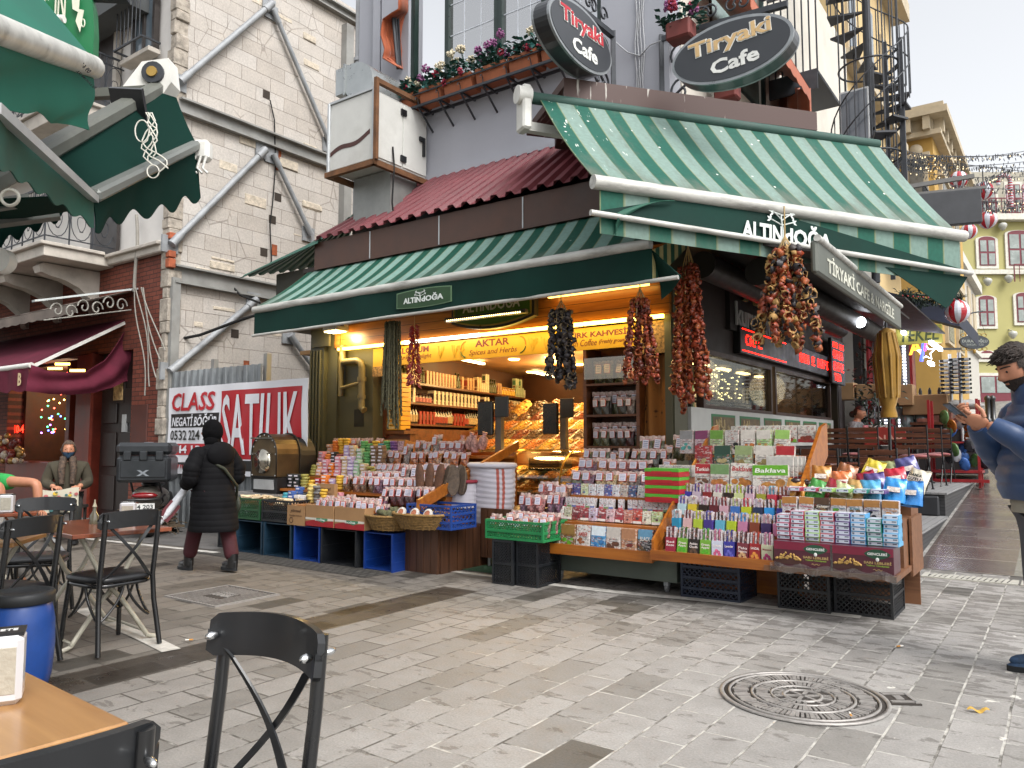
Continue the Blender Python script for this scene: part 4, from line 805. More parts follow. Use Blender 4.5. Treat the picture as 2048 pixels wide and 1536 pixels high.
# upper awning, cornice it hangs under
ZR,ZB=4.72,3.46
a0=onz(1078,197,ZR);a1=onz(1755,290,ZR);b0=onz(1194,364,ZB);b1=onz(1920,471,ZB)
ax=(b1-b0).normalized(); L=(b1-b0).length; rzA=math.atan2(ax.y,ax.x); O3=(a0+a1)/2; O3.z=3.0
t=thing('upper_awning','large striped green awning spotted with bird droppings, over the shop corner','awning',O3,rzA)
XI=(Matrix.Translation(O3)@Matrix.Rotation(rzA,4,'Z')).inverted()
def Q(): q=MB(); return q
A0,A1,B0,B1=[XI@p for p in(a0,a1,b0,b1)]
ST2=stripes('green awning stripes',12,'#1d5548','#768c84',.5,.8,.9,.0)
q=MB(); q.grid(lambda s,k:A0.lerp(A1,s).lerp(B0.lerp(B1,s),k)+Vector((0,0,-.06*math.sin(PI*k)-.02*math.sin(PI*s))),90,14,th=.008); q.build('canopy',[ST2],t)
q=MB(); q.tube([B0+Vector((-.05,-.02,-.01)),B1+Vector((.03,-.02,-.01))],.06,14); q.build('front_bar',[BARW],t)
q=MB(); q.tube([A0+Vector((-.12,.02,0)),A1],.06,10); q.build('roller',[mat('roller cloth','#2d4c44',.7)],t)
q=MB(); q.bx(A0.x-.2,A0.x-.1,A0.y-.07,A0.y+.12,A0.z-.35,A0.z+.1,0,.02); q.lathe([(.09,-.12),(.09,0.02)],14,(A0.x-.12,A0.y,A0.z),ax='x'); q.bx(A0.x-.15,A0.x+.6,A0.y+.02,A0.y+.1,A0.z-.33,A0.z-.24); q.build('end_bracket',[WHT],t)
VB0=XI@onz(1187,432,3.18); VB1=XI@onz(1932,548,3.06); VB1=Vector((B1.x+.02,B1.y-.03,VB1.z)); VB0=Vector((B0.x-.03,B0.y-.03,VB0.z)); 
ST3=stripes('valance stripes',9,'#1a5546','#6f877e',.5,.3)
q=MB(); q.grid(lambda s,k:(B0+Vector((.02,-.0,-.05))).lerp(B1+Vector((-.02,0,-.05)),s).lerp((VB0+Vector((.05,.03,-.15))).lerp(VB1+Vector((-.05,.03,-.12)),s),k),80,4,th=.006); q.build('striped_valance',[ST3],t)
q=MB(); q.grid(lambda s,k:(B0+Vector((.7,-.02,-.07))).lerp(B1+Vector((-2.4,-.02,-.06)),min(1,s*1.)).lerp(VB0.lerp(VB1,s)+Vector((0,-.012,.02)),k) if True else 0,60,5,th=.006); q.build('dark_valance',[DKG],t)
q=MB(); q.tube([VB0+Vector((-.06,-.02,0)),VB1+Vector((.06,-.02,0))],.026,10); q.build('bottom_bar',[BARW],t)
q=MB(); e=B1+Vector((-.02,0,-.05)); 
q.grid(lambda s,k:(VB1+Vector((-1.1,0,-.03))).lerp(VB1+Vector((.05,0,-.03)),s)+Vector((0,.02,-(.36*max(0,1-abs(s-.72)/.72 if s<.72 else 1-(s-.72)/.28))*k)),20,5,th=.006); q.build('hanging_flap',[DKG],t)
q=MB(); q.grid(lambda s,k:(B0+Vector((.12,-.04,-.14-.2*k-.12*s))).lerp(B0+Vector((.75,-.06,-.08)),(1-k)*(1-s)*.9+.05)+Vector((0,-.03*math.sin(k*6),0)),8,6,th=.006); q.build('tied_fold',[mat('mid green cloth','#17503f',.7)],t)
dv=VB0.lerp(VB1,.46); ang=math.atan2((VB1-VB0).z,(VB1-VB0).x); Xl=Matrix.Translation(VB0.lerp(VB1,.335)+Vector((0,-.02,-.01)))@Matrix.Rotation(-ang,4,'Y')
q=MB(); logo(q,0,1.04,0,.29,-.012,0,Xl); q.build('logo',[PRW],t)
q=MB(); 
for s_ in(.2,.75): p=A0.lerp(A1,s_)+Vector((0,.1,-.3)); r_=B0.lerp(B1,s_)+Vector((0,0,-.05)); m_=p.lerp(r_,.5)+Vector((.5,0,0)); q.bar(p,m_,.06,.06); q.bar(m_,r_,.05,.05)
q.build('folding_arm',[WHT],t)
c0=onz(1128,172,4.9);c1=onz(1634,240,4.9)
t=thing('brown_cornice','dark brown boxed cornice streaked with bird droppings above the large striped awning','cornice',(c0+c1)/2,math.atan2((c1-c0).y,(c1-c0).x)); cl=(c1-c0).length
m,nt,b=newmat('brown cornice with droppings'); ob=nd(nt,'TexCoord').outputs['Object']; n=nd(nt,'TexNoise',{'Vector':nd(nt,'Mapping',{'Vector':ob,'Scale':(12,1,1.5)}).outputs[0],'Scale':1.4,'Detail':6.}).outputs[0]; sx=nd(nt,'SeparateXYZ',{0:ob}).outputs[0]
lf=nd(nt,'MapRange',{'Value':sx,'From Min':-2.,'From Max':1.,'To Min':.16,'To Max':-.05}).outputs[0]; o=mixc(nt,mth(nt,'MULTIPLY',ramp(nt,mth(nt,'ADD',n,lf),(.68,0.),(.74,1.)),.7),H('#4a3530'),H('#d0ccc4')); nt.links.new(o,b.inputs['Base Color']); b.inputs['Roughness'].default_value=.6
q=MB(); q.bx(-cl/2,cl/2,0,1.3,0,.09,0); q.prism([(-cl/2,0),(cl/2,0),(cl/2-.25,1.3),(-cl/2+.35,1.3)],(-.12,0),'z',0); q.build('cornice_box',[m],t)
# ---------- oval hanging signs ----------
CASE=mat('black sign case','#202327',.35,0,.05,coat=.4); FACE=mat('charcoal sign face','#33363b',.4,0,.06,2.); RIM=mat('grey sign rim','#8d9194',.35,.4)
REDL=mat('red letters','#b02a35',.5,0,.08,8.); CRL=mat('tan faded letters','#c9a877',.5,0,.1,8.); OWT=mat('white letters','#dcdcd8',.5)
def ovalsign(label,px,py,dist,rz,w,h,tilt,lm):
    p=EYE+ray(px,py)*dist
    t=thing('oval_sign',label,'sign',p,rz); X=Matrix.Rotation(tilt,4,'Y')
    def ell(k): return [(w*k/2*math.cos(a),h*(1-(1-k)*w/h)/2*math.sin(a)) for a in [i*PI/24 for i in range(48)]]
    q=MB(); q.X=X; q.prism(ell(1),(-.09,.09),'y',0); q.prism(ell(1.005),(-.1,-.075),'y',1); q.prism(ell(.955),(-.105,-.1),'y',2); q.prism(ell(1.005),(.075,.1),'y',1); q.prism(ell(.955),(.1,.105),'y',2); q.build('sign_case',[CASE,RIM,FACE],t)
    q=MB(); r=Matrix.Rotation(-rad(4),4,'Y')@X
    q.text('Tiryaki',-w*.345,w*.345,-h*.02,h*.32,-.107,1,.06,0,.004,r); q.text('Tiryaki',-w*.34,w*.34,-h*.01,h*.31,-.113,0,.02,0,.004,r); q.text('Cafe',-w*.17,w*.23,-h*.33,-h*.09,-.107,2,.03,0,.004,r); q.build('lettering',[lm,OWT,OWT],t)
    return t,X
t,X=ovalsign('left oval cafe sign with red and white letters, seen at a slant','cafe' and 1148,80,7.4,-TH+PI/2-.62,1.3,.72,rad(26),REDL) if False else ovalsign('left oval cafe sign with red and white letters, seen at a slant',1147,80,7.6,rad(54.3),1.2,.6,0.,REDL)
t2,X2=ovalsign('right oval cafe sign with tan and white letters, hanging level in front of the stairs',1467,108,7.4,-TH,1.18,.6,0.,CRL)
def bracket(label,P0,P1,drop,rzv):
    t=thing('sign_bracket',label,'bracket',P0); d=P1-P0; L=d.length; q=MB(); q.bar((0,0,0),d,.06,.06); q.bar((0,0,.05),(0,0,-drop),.07,.05); dn=d.normalized()
    for i in range(3):
        c=dn*(.35+.35*i)+Vector((0,0,.16)); 
        for k in(-1,1): q.tube([c+dn*(k*(.12+.1*(1-a/9)*math.cos(a)))+Vector((0,0,.1*(1-a/9)*math.sin(a))) for a in [x*.5 for x in range(15)]],.012,5)
    for k in(0,1): c=dn*.22+Vector((0,0,-.25-.4*k)); q.tube([c+dn*(.15*(1-a/10)*math.cos(a))+Vector((0,0,.17*(1-a/10)*math.sin(a))) for a in [x*.5 for x in range(16)]],.014,5)
    q.tube([Vector((0,0,-.75))+(dn*.75+Vector((0,0,.72)))*s_+Vector((0,0,-.12*math.sin(PI*s_))) for s_ in [i/8 for i in range(9)]],.016,5); q.build('scroll_arm',[DARKIRON],t)
    q=MB()
    for s_ in(.45,.85): q.tube([dn*(L*s_)+Vector((0,0,-.02-.02*i)) for i in range(7)],.01,5)
    q.build('chain',[DARKIRON],t); return t
pl0=EYE+ray(1226,72)*8.75; bracket('iron scroll bracket holding the left oval cafe sign',pl0,EYE+ray(1100,-30)*7.6,.9,0)
pr0=EYE+ray(1322,80)*8.7; bracket('iron scroll bracket holding the right oval cafe sign',pr0,EYE+ray(1575,8)*7.9,.7,0)
q=MB(1)
for k in range(4): q.tube([onv(1272+k*5+2*math.sin(y*.05+k),y,-.02) for y in range(-10,260,20)],.008,5)
q.tube([onv(x,y,-.03) for x,y in((1232,85),(1255,105),(1280,112),(1300,90),(1320,82))],.008,5)
tag(solo(q,'wall_cables',[mat('white cable','#a9abae',.6)],'thin cables running down the grey corner between the two oval signs','cables',-.3,0,5.5),'thin cables running down the grey corner between the two oval signs','cables')
# orange window awnings
ORC=mat('orange canvas','#a34f28',.8,0,.2,2.,grime=.3,gc='#5a2a18',sheen=.2)
t=TS('orange_awning','folded orange window awning at the left edge of the grey wall window','awning',-4.2,-.3,7.2)
P=[onv(x,y,-.35) for x,y in((800,-20),(800,20),(786,28),(768,40),(764,70),(772,100),(768,118),(786,128),(800,136))]; E=[onv(x,y,-.02) for x,y in((812,-20),(812,20),(806,30),(803,50),(800,75),(802,100),(801,115),(801,128),(801,136))]
q=MB(1); q.grid(lambda s,k:P[min(int(k*8),7)].lerp(P[min(int(k*8),7)+1],k*8-min(int(k*8),7)).lerp(E[min(int(k*8),7)].lerp(E[min(int(k*8),7)+1],k*8-min(int(k*8),7)),s)+Vector((0,-.05*math.sin(s*25),0)),24,16,th=.008); q.build('canvas',[ORC],t)
q=MB(1)
for k in range(3): q.bar(onv(785+k*5,25,-.28+.06*k),onv(795+k*3,138,-.2+.06*k),.03,.03)
q.build('folded_arm',[DARKIRON],t)
for i,(pts,lab) in enumerate((([(1395,-30),(1470,-10),(1620,165),(1600,245)],'faded orange window awning sloping down behind the right oval sign'),)):
    t=TS('orange_awning',lab,'awning',.2,2,6)
    w=[onu(x,y,.02) for x,y in((1380,-60),(1560,150))]; o_=[onu(x,y,.75) for x,y in((1500,-10),(1618,178))]
    q=MB(1); q.grid(lambda s,k:w[0].lerp(w[1],s).lerp(o_[0].lerp(o_[1],s),k),24,6,th=.01); q.grid(lambda s,k:o_[0].lerp(o_[1],s)+Vector((0,0,-(.14+.03*abs(math.sin(s*30)))*k)),60,3,th=.006); q.grid(lambda s,k:o_[1].lerp(w[1]+Vector((0,0,-.2)),s)+Vector((.05*math.sin(s*18),0,-.75*k)),20,5,th=.006); q.build('canvas',[ORC],t)
par=bpy.data.objects['corner_shop']
q=MB(1); q.bx(-.02,.03,1.2,3.4,6.1,6.16); q.bx(-.02,.03,1.2,1.27,6.16,9.); q.bx(-.02,.03,2.3,2.36,6.16,9); q.bx(-.02,.03,3.33,3.4,6.16,9.); wf=q.build('window',[FR],par); ORG[wf.name]=ORG[par.name]
q=MB(1); q.bx(-.06,-.05,1.27,3.33,6.16,9.); q.build('pane',[mat('grey green pane','#7d8f8b',.15,0,.2,1.5)],wf)
def pot_flower(u,v,z,lab,m):
    t=TS('flower_pot',lab,'flower box',u,v,z); g=random.Random(int(z*77)); q=MB(); q.bx(-.14,.14,-.1,.1,0,.2,0,.02); q.build('pot',[mat('red brown planter','#6a2f2a',.7)],t); q=MB()
    for i in range(70): leafblade(q,Vector((g.uniform(-.22,.22),g.uniform(-.15,.15),.2+g.uniform(-.05,.15))),Vector((g.uniform(-1,1),g.uniform(-1,1),g.uniform(-.3,.7))),.09,.035,0)
    q.build('foliage',[LEAF],t); q=MB()
    for i in range(5):
        c=Vector((g.uniform(-.2,.2),g.uniform(-.15,.1),.3+g.uniform(0,.2)))
        for k in range(30): d=Vector((g.gauss(0,1),g.gauss(0,1),g.gauss(0,1))).normalized(); q.ball(c+d*.06*g.uniform(.5,1),.018,nu=5,nv=3,m=m if i%2 else 1)
    q.build('flower_heads',FLW,t)
for px,py,lab,m in((1362,70,'red planter with mauve flowers hanging at the iron bracket of the right oval sign',0),(1455,190,'red planter of pink and mauve flowers on the sill under the right oval sign',1)):
    p=onu(px,py+12,.25); pot_flower(p.x,p.y,p.z,lab,m)
# ---------- near left: cafe awnings above the photographer ----------
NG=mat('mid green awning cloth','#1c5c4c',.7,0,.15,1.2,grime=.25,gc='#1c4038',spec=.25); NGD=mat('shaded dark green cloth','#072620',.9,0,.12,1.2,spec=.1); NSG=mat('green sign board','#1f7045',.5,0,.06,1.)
def at(px,py,y): return onY(px,py,y)
t=thing('cafe_sign','green curved cafe sign board with white letters above the near awnings','sign',at(120,60,3.1))
o=t.location.copy()
def W(q): q.v=[(x-o.x,y-o.y,z-o.z) for x,y,z in q.v]; return q
q=MB(); pts=[at(x,y,3.3) for x,y in((20,-60),(170,-60),(186,10),(188,60),(186,115),(120,80),(60,20))]
q.add([p for p in pts]+[p+Vector((-.02,.08,0)) for p in pts],[tuple(range(7)),tuple(range(7,14))[::-1]]+[(i,7+i,7+(i+1)%7,(i+1)%7) for i in range(7)]); W(q).build('board',[NSG],t)
q=MB(); dx=(at(186,60,3.3)-at(60,60,3.3)); 
def let(s,x0,x1,y0,y1,yy): a=at(x0,y1,yy); b=at(x1,y0,yy); q.text(s,a.x,b.x,a.z,b.z,yy-.01,0,.0,0,.005)
let('IN',112,136,-25,45,3.29)
z=[at(x,y,3.28) for x,y in((143,-10),(160,-10),(158,18),(168,20),(160,65),(151,42),(156,24),(145,18))]; q.add(z,[(0,1,2,3,4,5,6,7)])
let('erc',64,101,-2,22,3.29)
for pp in [[(166+3.5*math.cos(a),46+8*math.sin(a)) for a in [i*PI/6 for i in range(12)]]]: q.tube([at(x,y,3.28) for x,y in pp],.003,4,closed=True)
W(q).build('lettering',[mat('cream sign letters','#d3d3c0',.6)],t)
# upper near awning: bar runs from top left towards the right
t=thing('near_awning','pale green cafe awning with thick white bar and wavy valance at the top left','awning',at(90,120,2.6)); o=t.location.copy()
e0=at(-60,38,1.9); e1=at(186,134,2.85)
q=MB(); eb=e0-(e1-e0)*1.3; q.tube([eb,e1],[.043]*2,14); W(q).build('front_bar',[BARW],t)
q=MB(); T0=at(-60,-60,2.4);T1=at(60,-20,3.2); q.grid(lambda s,k:e0.lerp(e1,s).lerp(T0.lerp(T1,s),k)+Vector((0,0,.03)),10,8,th=.008); q.grid(lambda s,k:T0.lerp(T1,s).lerp(Vector((-3.3,1.5+1.9*s,4.3)),k)+Vector((0,0,.03)),10,4,th=.008); q.grid(lambda s,k:eb.lerp(e0,s).lerp(Vector((-3.3,-.4+1.9*s,4.3)),k),6,4,th=.008); W(q).build('canopy',[NG],t)
def val1(s,k):
    p=e0.lerp(e1,.0+.985*s); px=-60+246*s; low=[(-60,205),(0,212),(30,214),(55,208),(80,225),(105,248),(140,258),(181,265)]
    i=0
    while i<6 and low[i+1][0]<px: i+=1
    f=(px-low[i][0])/(low[i+1][0]-low[i][0]); ly=low[i][1]*(1-f)+low[i+1][1]*f; b_=at(px-2,ly,p.y+.03)
    r=p.lerp(b_,k); r.y+=.05*math.sin(k*5+s*7)*k; r.z-=.03*(1-k); return r
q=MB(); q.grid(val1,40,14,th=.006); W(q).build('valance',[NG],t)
q=MB(); L0=at(118,112,2.83);L1=at(170,128,2.83); d=(e1-e0).normalized(); 
q.lathe([(.017,0),(.017,.04)],12,tuple(at(110,38,3.2)),ax='x'); W(q).build('end_cap',[WHT],t)
q=MB(); Xp=Matrix.Translation(e0.lerp(e1,.72)+Vector((.0,-.044,-.0)))@Matrix.Rotation(-math.atan2(e1.z-e0.z,e1.x-e0.x),4,'Y')@Matrix.Rotation(math.atan2(e1.y-e0.y,e1.x-e0.x),4,'Z'); q.text('0532 631 79 60',0,.13,-.03,-.012,0,0,.01,0,.001,Xp); q.text('SERVİS TENTE MONTAJ',0,.2,.0,.016,0,0,.01,0,.001,Xp); W(q).build('lettering',[mat('dark stamp ink','#3a3c40',.7)],t)
# lower near awning, seen from below, its roller housing and arms
t=thing('folding_awning','dark green folding cafe awning seen from below with scalloped edge and loose white wires','awning',at(250,300,3.6)); o=t.location.copy()
h0=at(60,320,2.9);h1=at(325,172,4.3)  # roller housing
f0=at(185,392,3.0); f1=at(392,290,4.2)  # front bar
q=MB(); q.bar(h0-(h1-h0)*.8,h1,.08,.07,b=.015); q.bar(h1.lerp(h0,.1),Vector((-3.3,h1.y,h1.z-.1)),.05,.05); q.bar(h0-(h1-h0)*.6,Vector((-3.3,h0.y-.8,h0.z-.1)),.05,.05); W(q).build('roller_housing',[mat('grimy housing','#64665f',.5,.1,.2,3.,grime=.6)],t)
q=MB(); c=at(316,180,4.3); q.prism([(c.x-.05,c.z+.12),(c.x+.1,c.z+.14),(c.x+.12,c.z),(c.x+.02,c.z-.16),(c.x-.2,c.z-.2),(c.x-.22,c.z-.12)],(4.2,4.32),'y',0); q.lathe([(.062,-.02),(.062,0)],16,(c.x+.02,4.2,c.z+.05),ax='y',m=1); q.lathe([(.03,-.03),(.03,-.02)],10,(c.x+.02,4.2,c.z+.05),ax='y',m=2); W(q).build('end_plate',[WHT,DARKIRON,mat('brass shaft','#a88a4a',.4,.5)],t)
q=MB(); q.bar(h0.lerp(h1,.66)+Vector((0,-.01,0)),h0.lerp(h1,.68)+Vector((0,-.01,0)),.16,.15); W(q).build('strap',[BLK],t)
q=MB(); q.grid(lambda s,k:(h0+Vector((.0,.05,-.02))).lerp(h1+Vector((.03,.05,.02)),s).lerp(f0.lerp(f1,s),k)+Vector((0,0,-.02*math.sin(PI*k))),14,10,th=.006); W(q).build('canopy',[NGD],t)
q=MB(); q.bar(f0,f1,.065,.05,b=.012); W(q).build('front_bar',[mat('grey bar','#70736f',.45,.3,.1,3.)],t)
def scal(px): return 14*math.cos(px*2*PI/51.+.6)
def val2(s,k):
    px=185+(403-185)*s; a=f0.lerp(f1,s)+Vector((0,0,-.02)); ly=445-(450-402)*s*1.05+ -12*math.cos((px-185)*2*PI/50.+2.2)+10*(1-s); b_=at(px,ly,a.y+.02); return a.lerp(b_,k)+Vector((0,.02*math.sin(s*9+k*2),0))
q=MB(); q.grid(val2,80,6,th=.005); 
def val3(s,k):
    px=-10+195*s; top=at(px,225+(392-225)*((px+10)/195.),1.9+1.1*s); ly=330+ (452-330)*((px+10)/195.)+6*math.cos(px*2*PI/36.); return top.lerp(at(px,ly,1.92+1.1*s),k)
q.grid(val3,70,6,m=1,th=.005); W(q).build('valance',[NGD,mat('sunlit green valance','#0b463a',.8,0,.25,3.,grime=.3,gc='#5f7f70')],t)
q=MB(); q.bar(at(-10,215,1.88),at(190,398,3.0),.028,.028); W(q).build('arm',[ALU],t)
q=MB(); c0=at(300,235,4.1)
for k in range(5):
    g=random.Random(k); q.tube([at(298+ (8+6*k)*math.sin(y*.07+k)*(.3+(y-225)/150)+g.uniform(-4,4)+.09*(y-225),y,3.4) for y in range(225,318+k*8,8)],.0032,5)
q.tube([at(306+12*math.cos(a),343+13*math.sin(a),3.4) for a in [i*PI/8 for i in range(16)]],.0032,5,closed=True); q.tube([at(284+14*math.cos(a),262+22*math.sin(a),3.4) for a in [i*PI/8 for i in range(16)]],.0032,5,closed=True)
q.tube([at(20+18*math.cos(a),395+16*math.sin(a),2.6) for a in [i*PI/8 for i in range(16)]],.006,5,closed=True); W(q).build('loose_wires',[mat('white wire','#cfcdc2',.6)],t)
q=MB(); c=at(396,298,4.2); q.bx(c.x-.03,c.x+.07,4.17,4.25,c.z-.07,c.z+.05,0,.02)
for k in range(4): q.tube([c+Vector((-.03+.03*k,-.03,-.05)),c+Vector((-.05+.03*k,-.03,-.12)),c+Vector((-.02+.03*k,-.03,-.15))],.008,5)
W(q).build('torn_cap',[WHT],t)
# third valance behind, lower left
t=thing('cafe_awning','dark scalloped awning edge with white bars at the far left, below the folding awning','awning',at(40,420,3.6)); o=t.location.copy()
q=MB(); q.grid(lambda s,k:at(-360+540*s,(487-72*s)*(1-k)+k*(642-232*s+9*math.cos((-360+540*s)*2*PI/37.)),3.6+.3*s),140,4,th=.006); W(q).build('valance',[NGD],t)
q=MB(); q.bar(at(-40,445,3.65),at(118,425,3.8),.08,.06); q.bar(at(-40,415,3.4),at(60,400,3.5),.05,.05); W(q).build('front_bar',[mat('grey bar','#8e918e',.45)],t)
q=MB(); q.grid(lambda s,k:at(-60+200*s,(400-10*s)*(1-k)+k*(450-30*s),3.3+.4*k),6,4,th=.006); W(q).build('canopy',[NGD],t)
q=MB(); q.lathe([(.06,-.03),(.06,.03)],16,tuple(at(2,522,3.6)),ax='y'); W(q).build('end_plate',[WHT],t)

t=thing('cafe_building','plain rendered front of the cafe beside the photographer that carries the near awnings','building',(-3.45,1.,0))
q=MB(); q.bx(-.15,.15,-3.5,3.,0,6.5); q.build('wall',[PLAS],t)
for y in(-2.5,-.3,1.6): q=MB(); q.bx(.15,.19,y,y+1.2,.5,2.5); f=q.build('window',[DKFR],t); q=MB(); q.bx(.19,.2,y+.08,y+1.12,.58,2.42); q.build('pane',[PANE],f)
q=MB(); p=bpy.data.objects['cafe_sign'].location; q.bar((0,p.y-1+.1,p.z+.3),(p.x+3.6,p.y-1+.25,p.z+.3),.05,.05); q.build('sign_beam',[DARKIRON],t)
# ---------- right side: cafe front along the uphill street ----------
XR=Matrix(((0,-1,0,0),(1,0,0,0),(0,0,1,0),(0,0,0,1)))   # lettering that faces +u
def XRu(u,z=0): return Matrix.Translation((u,0,z))@XR
par=bpy.data.objects['corner_shop']
BRFR=mat('brown window frame','#3d2a20',.5,0,.1)
q=MB(1); q.bx(-.3,0,.35,7.6,2.42,4.95,0); q.bx(-.3,-.0,.35,7.6,.2,1.3,0); q.bx(-.3,0,7.45,7.7,.2,4.9); q.bx(-.35,-.3,7.6,9.3,.5,4.9,0); q.build('cafe_wall',[DARKB],par)
q=MB(1); q.bx(-.02,.02,.4,6.9,1.27,1.72,0); q.build('white_panel',[mat('white laminated panel','#b9bab6',.45,0,.05)],par)
NUT=mat('nut picture','#a89468',.6,0,.5,28.)
for i in range(6):
    v0=1.0+i*.98; q=MB(1); q.bx(.02,.026,v0,v0+.8,1.33,1.66,0); q.bx(.026,.029,v0+.03,v0+.77,1.33,1.63,1)
    for k in range(14): q.ball((.03,v0+.08+R.random()*.64,1.37+R.random()*.2),.012,.03,.07,6,4,2)
    q.build('nut_picture',[mat('green picture frame','#2f6e45',.5),mat('picture ground','#6b5b42',.6,0,.3,12.),NUT],par)
for v0,v1 in((.75,3.35),(3.5,6.75)):
    q=MB(1); q.bx(-.06,.03,v0,v0+.06,1.72,2.42);q.bx(-.06,.03,v1-.06,v1,1.72,2.42);q.bx(-.06,.03,v0+.06,v1-.06,2.36,2.42);q.bx(-.06,.03,v0+.06,v1-.06,1.72,1.76); f=q.build('window',[BRFR],par); ORG[f.name]=ORG[par.name]
    q=MB(1); q.bx(-.02,-.01,v0+.06,v1-.06,1.76,2.36); q.build('pane',[glassmat('cafe glass','#c8ccca',.03,.02,.35)],f)
q=MB(1); q.bx(-1.25,-1.2,.45,7.5,.3,2.6,0); q.bx(-1.2,-.3,.45,7.35,2.5,2.55,0); q.bx(-1.2,0,7.35,7.4,.3,2.6); q.bx(-1.2,0,.45,.5,.3,2.5); q.build('cafe_room',[mat('dim cafe wall','#332c22',.8,0,.3,1.5)],par)
q=MB(1)
for i in range(7): q.bx(-.9,-.8,.9+i*.9,1.3+i*.9,2.44,2.47,0)
tag(solo(q,'ceiling_lamps',[emis('cafe lamp','#ffd890',6)],'row of warm ceiling lamps seen through the cafe windows','lamp',-1.4,3,2.45),'row of warm ceiling lamps seen through the cafe windows','lamp')
lamp('cafe room glow',S(-.6,2.2,2.2),14,(1,.75,.45),.3); lamp('cafe room glow',S(-.6,5.2,2.2),12,(1,.75,.45),.3)
q=MB(1)
for i in range(150): q.ball((R.uniform(-1.1,-.3),R.uniform(1.8,3.5),R.uniform(1.95,2.38)),.011,nu=5,nv=3)
tag(solo(q,'string_lights',[emis('tiny warm bulb','#ffe6a0',5)],'cloud of tiny warm fairy lights behind the first cafe window','string lights',-1,2.8,2.1),'cloud of tiny warm fairy lights behind the first cafe window','string lights')
for i,(u,v,c,l) in enumerate(((-.85,1.3,'#a02822','red packets'),(-.85,2.2,'#365c3a','green packets'),(-.85,3.0,'#9b3030','red and pink packets'),(-.85,4.3,'#8a8176','grey cartons'),(-.85,5.6,'#3d5a78','blue cartons'))):
    q=MB()
    for k in range(8): q.bx(-.35+.18*(k%4),-.2+.18*(k%4),-.1,.1,.0+.32*(k//4),.26+.32*(k//4),k%2,.01)
    q.bx(-.4,.4,-.12,.12,-.03,0,2); q.bx(-.4,.4,-.12,.12,.28,.3,2); solo(q,'goods_rack',[mat('goods '+c,c,.4,0,.4,20.),mat('pale goods','#9c9384',.5,0,.4,22.),DKFR],'dim rack of '+l+' seen through the cafe glass','rack',u,v,1.62,PI/2)
for i in range(2):
    pass
q=MB(1); q.bx(.0,.06,1.6,3.6,2.74,3.5,0); q.build('dark_sign_board',[mat('black sign board','#17130f',.5)],par)
q=MB(1); q.text('kuruyemiş',1.75,3.55,2.72,3.12,0,0,.02,0,.02,XRu(.07)); q.text('Xal',2.0,3.0,3.16,3.6,0,1,.05,0,.03,XRu(.07)); q.build('sign_lettering',[mat('grey sign letters','#a5a7a4',.5),mat('olive sign letters','#6f6a3c',.5)],par)
# led sign
t=TS('led_sign','black led sign with glowing red dot letters above the cafe windows','led sign',.05,4.5,2.5)
q=MB(1); q.bx(.0,.1,1.85,7.2,2.46,2.82,0,.01); q.bx(.1,.16,6.35,7.3,2.36,3.16,0,.01); q.build('housing',[mat('black led housing','#0d0c0c',.4)],t)
F5={'C':'01110 10000 10000 10000 01110','A':'01110 10001 11111 10001 10001','F':'11110 10000 11110 10000 10000','E':'11111 10000 11110 10000 11111','M':'10001 11011 10101 10001 10001','O':'01110 10001 10001 10001 01110','D':'11110 10001 10001 10001 11110','W':'10001 10001 10101 11011 10001','R':'11110 10001 11110 10100 10011','I':'01110 00100 00100 00100 01110','L':'10000 10000 10000 10000 11111','P':'11110 10001 11110 10000 10000','T':'11111 00100 00100 00100 00100','S':'01111 10000 01110 00001 11110','N':'10001 11001 10101 10011 10001','H':'10001 10001 11111 10001 10001','Z':'11111 00010 00100 01000 11111','K':'10010 10100 11000 10100 10010'}
q=MB(1)
def dots(s,v,z,u,st,du=.0):
    for ch in s:
        if ch in F5:
            for r,row in enumerate(F5[ch].split()):
                for c_,b_ in enumerate(row):
                    if b_=='1': q.bx(u,u+.006,v+c_*st,v+c_*st+st*.7,z-r*st,z-r*st+st*.7,0)
        v+=st*6
dots('CAFE',2.05,2.7,.1,.028); dots('KAHVE WIFI',4.55,2.7,.1,.03); dots('NARGILE',6.45,3.08,.16,.019); dots('OPEN',6.45,2.93,.16,.03); dots('CAFE',6.45,2.72,.16,.032); dots('TEA',6.5,2.52,.16,.026)
for i in range(32): q.bx(.1,.106,1.92+i*.06,1.95+i*.06,2.78,2.79,0); q.bx(.1,.106,1.92+i*.06,1.95+i*.06,2.5,2.51,0)
q.build('red_dots',[emis('red led dot','#ff1408',6)],t)
# terrace canopy with lettered bar
t=TS('terrace_canopy','dark terrace canopy with pale lettering on its grey front rail along the cafe','canopy',1,2,2.7)
q=MB(1); q.grid(lambda s,k:(1.8*k,-.9+4.4*s,3.45-.5*k),10,4,th=.02); q.grid(lambda s,k:(1.75*k,3.6+4.2*s,3.6-.35*k),10,4,th=.02); q.build('canopy_sheet',[mat('dark canopy sheet','#2a2522',.7)],t)
CB=mat('grey green rail','#5c5f58',.5,.1,.1,2.,grime=.3)
q=MB(1); q.bx(1.78,1.84,-1.3,2.62,2.70,2.98,0,.02); q.tube([(1.84,-1.3,2.99),(1.84,2.62,2.99)],.03,8,1); q.build('front_rail',[CB,BARW],t)
q=MB(1); q.text('TİRYAKİ CAFE & NARGİLE',-1.0,2.1,2.76,2.92,0,0,.02,0,.004,XRu(1.842)); q.build('rail_lettering',[mat('pale rail letters','#c6c6b8',.5)],t)
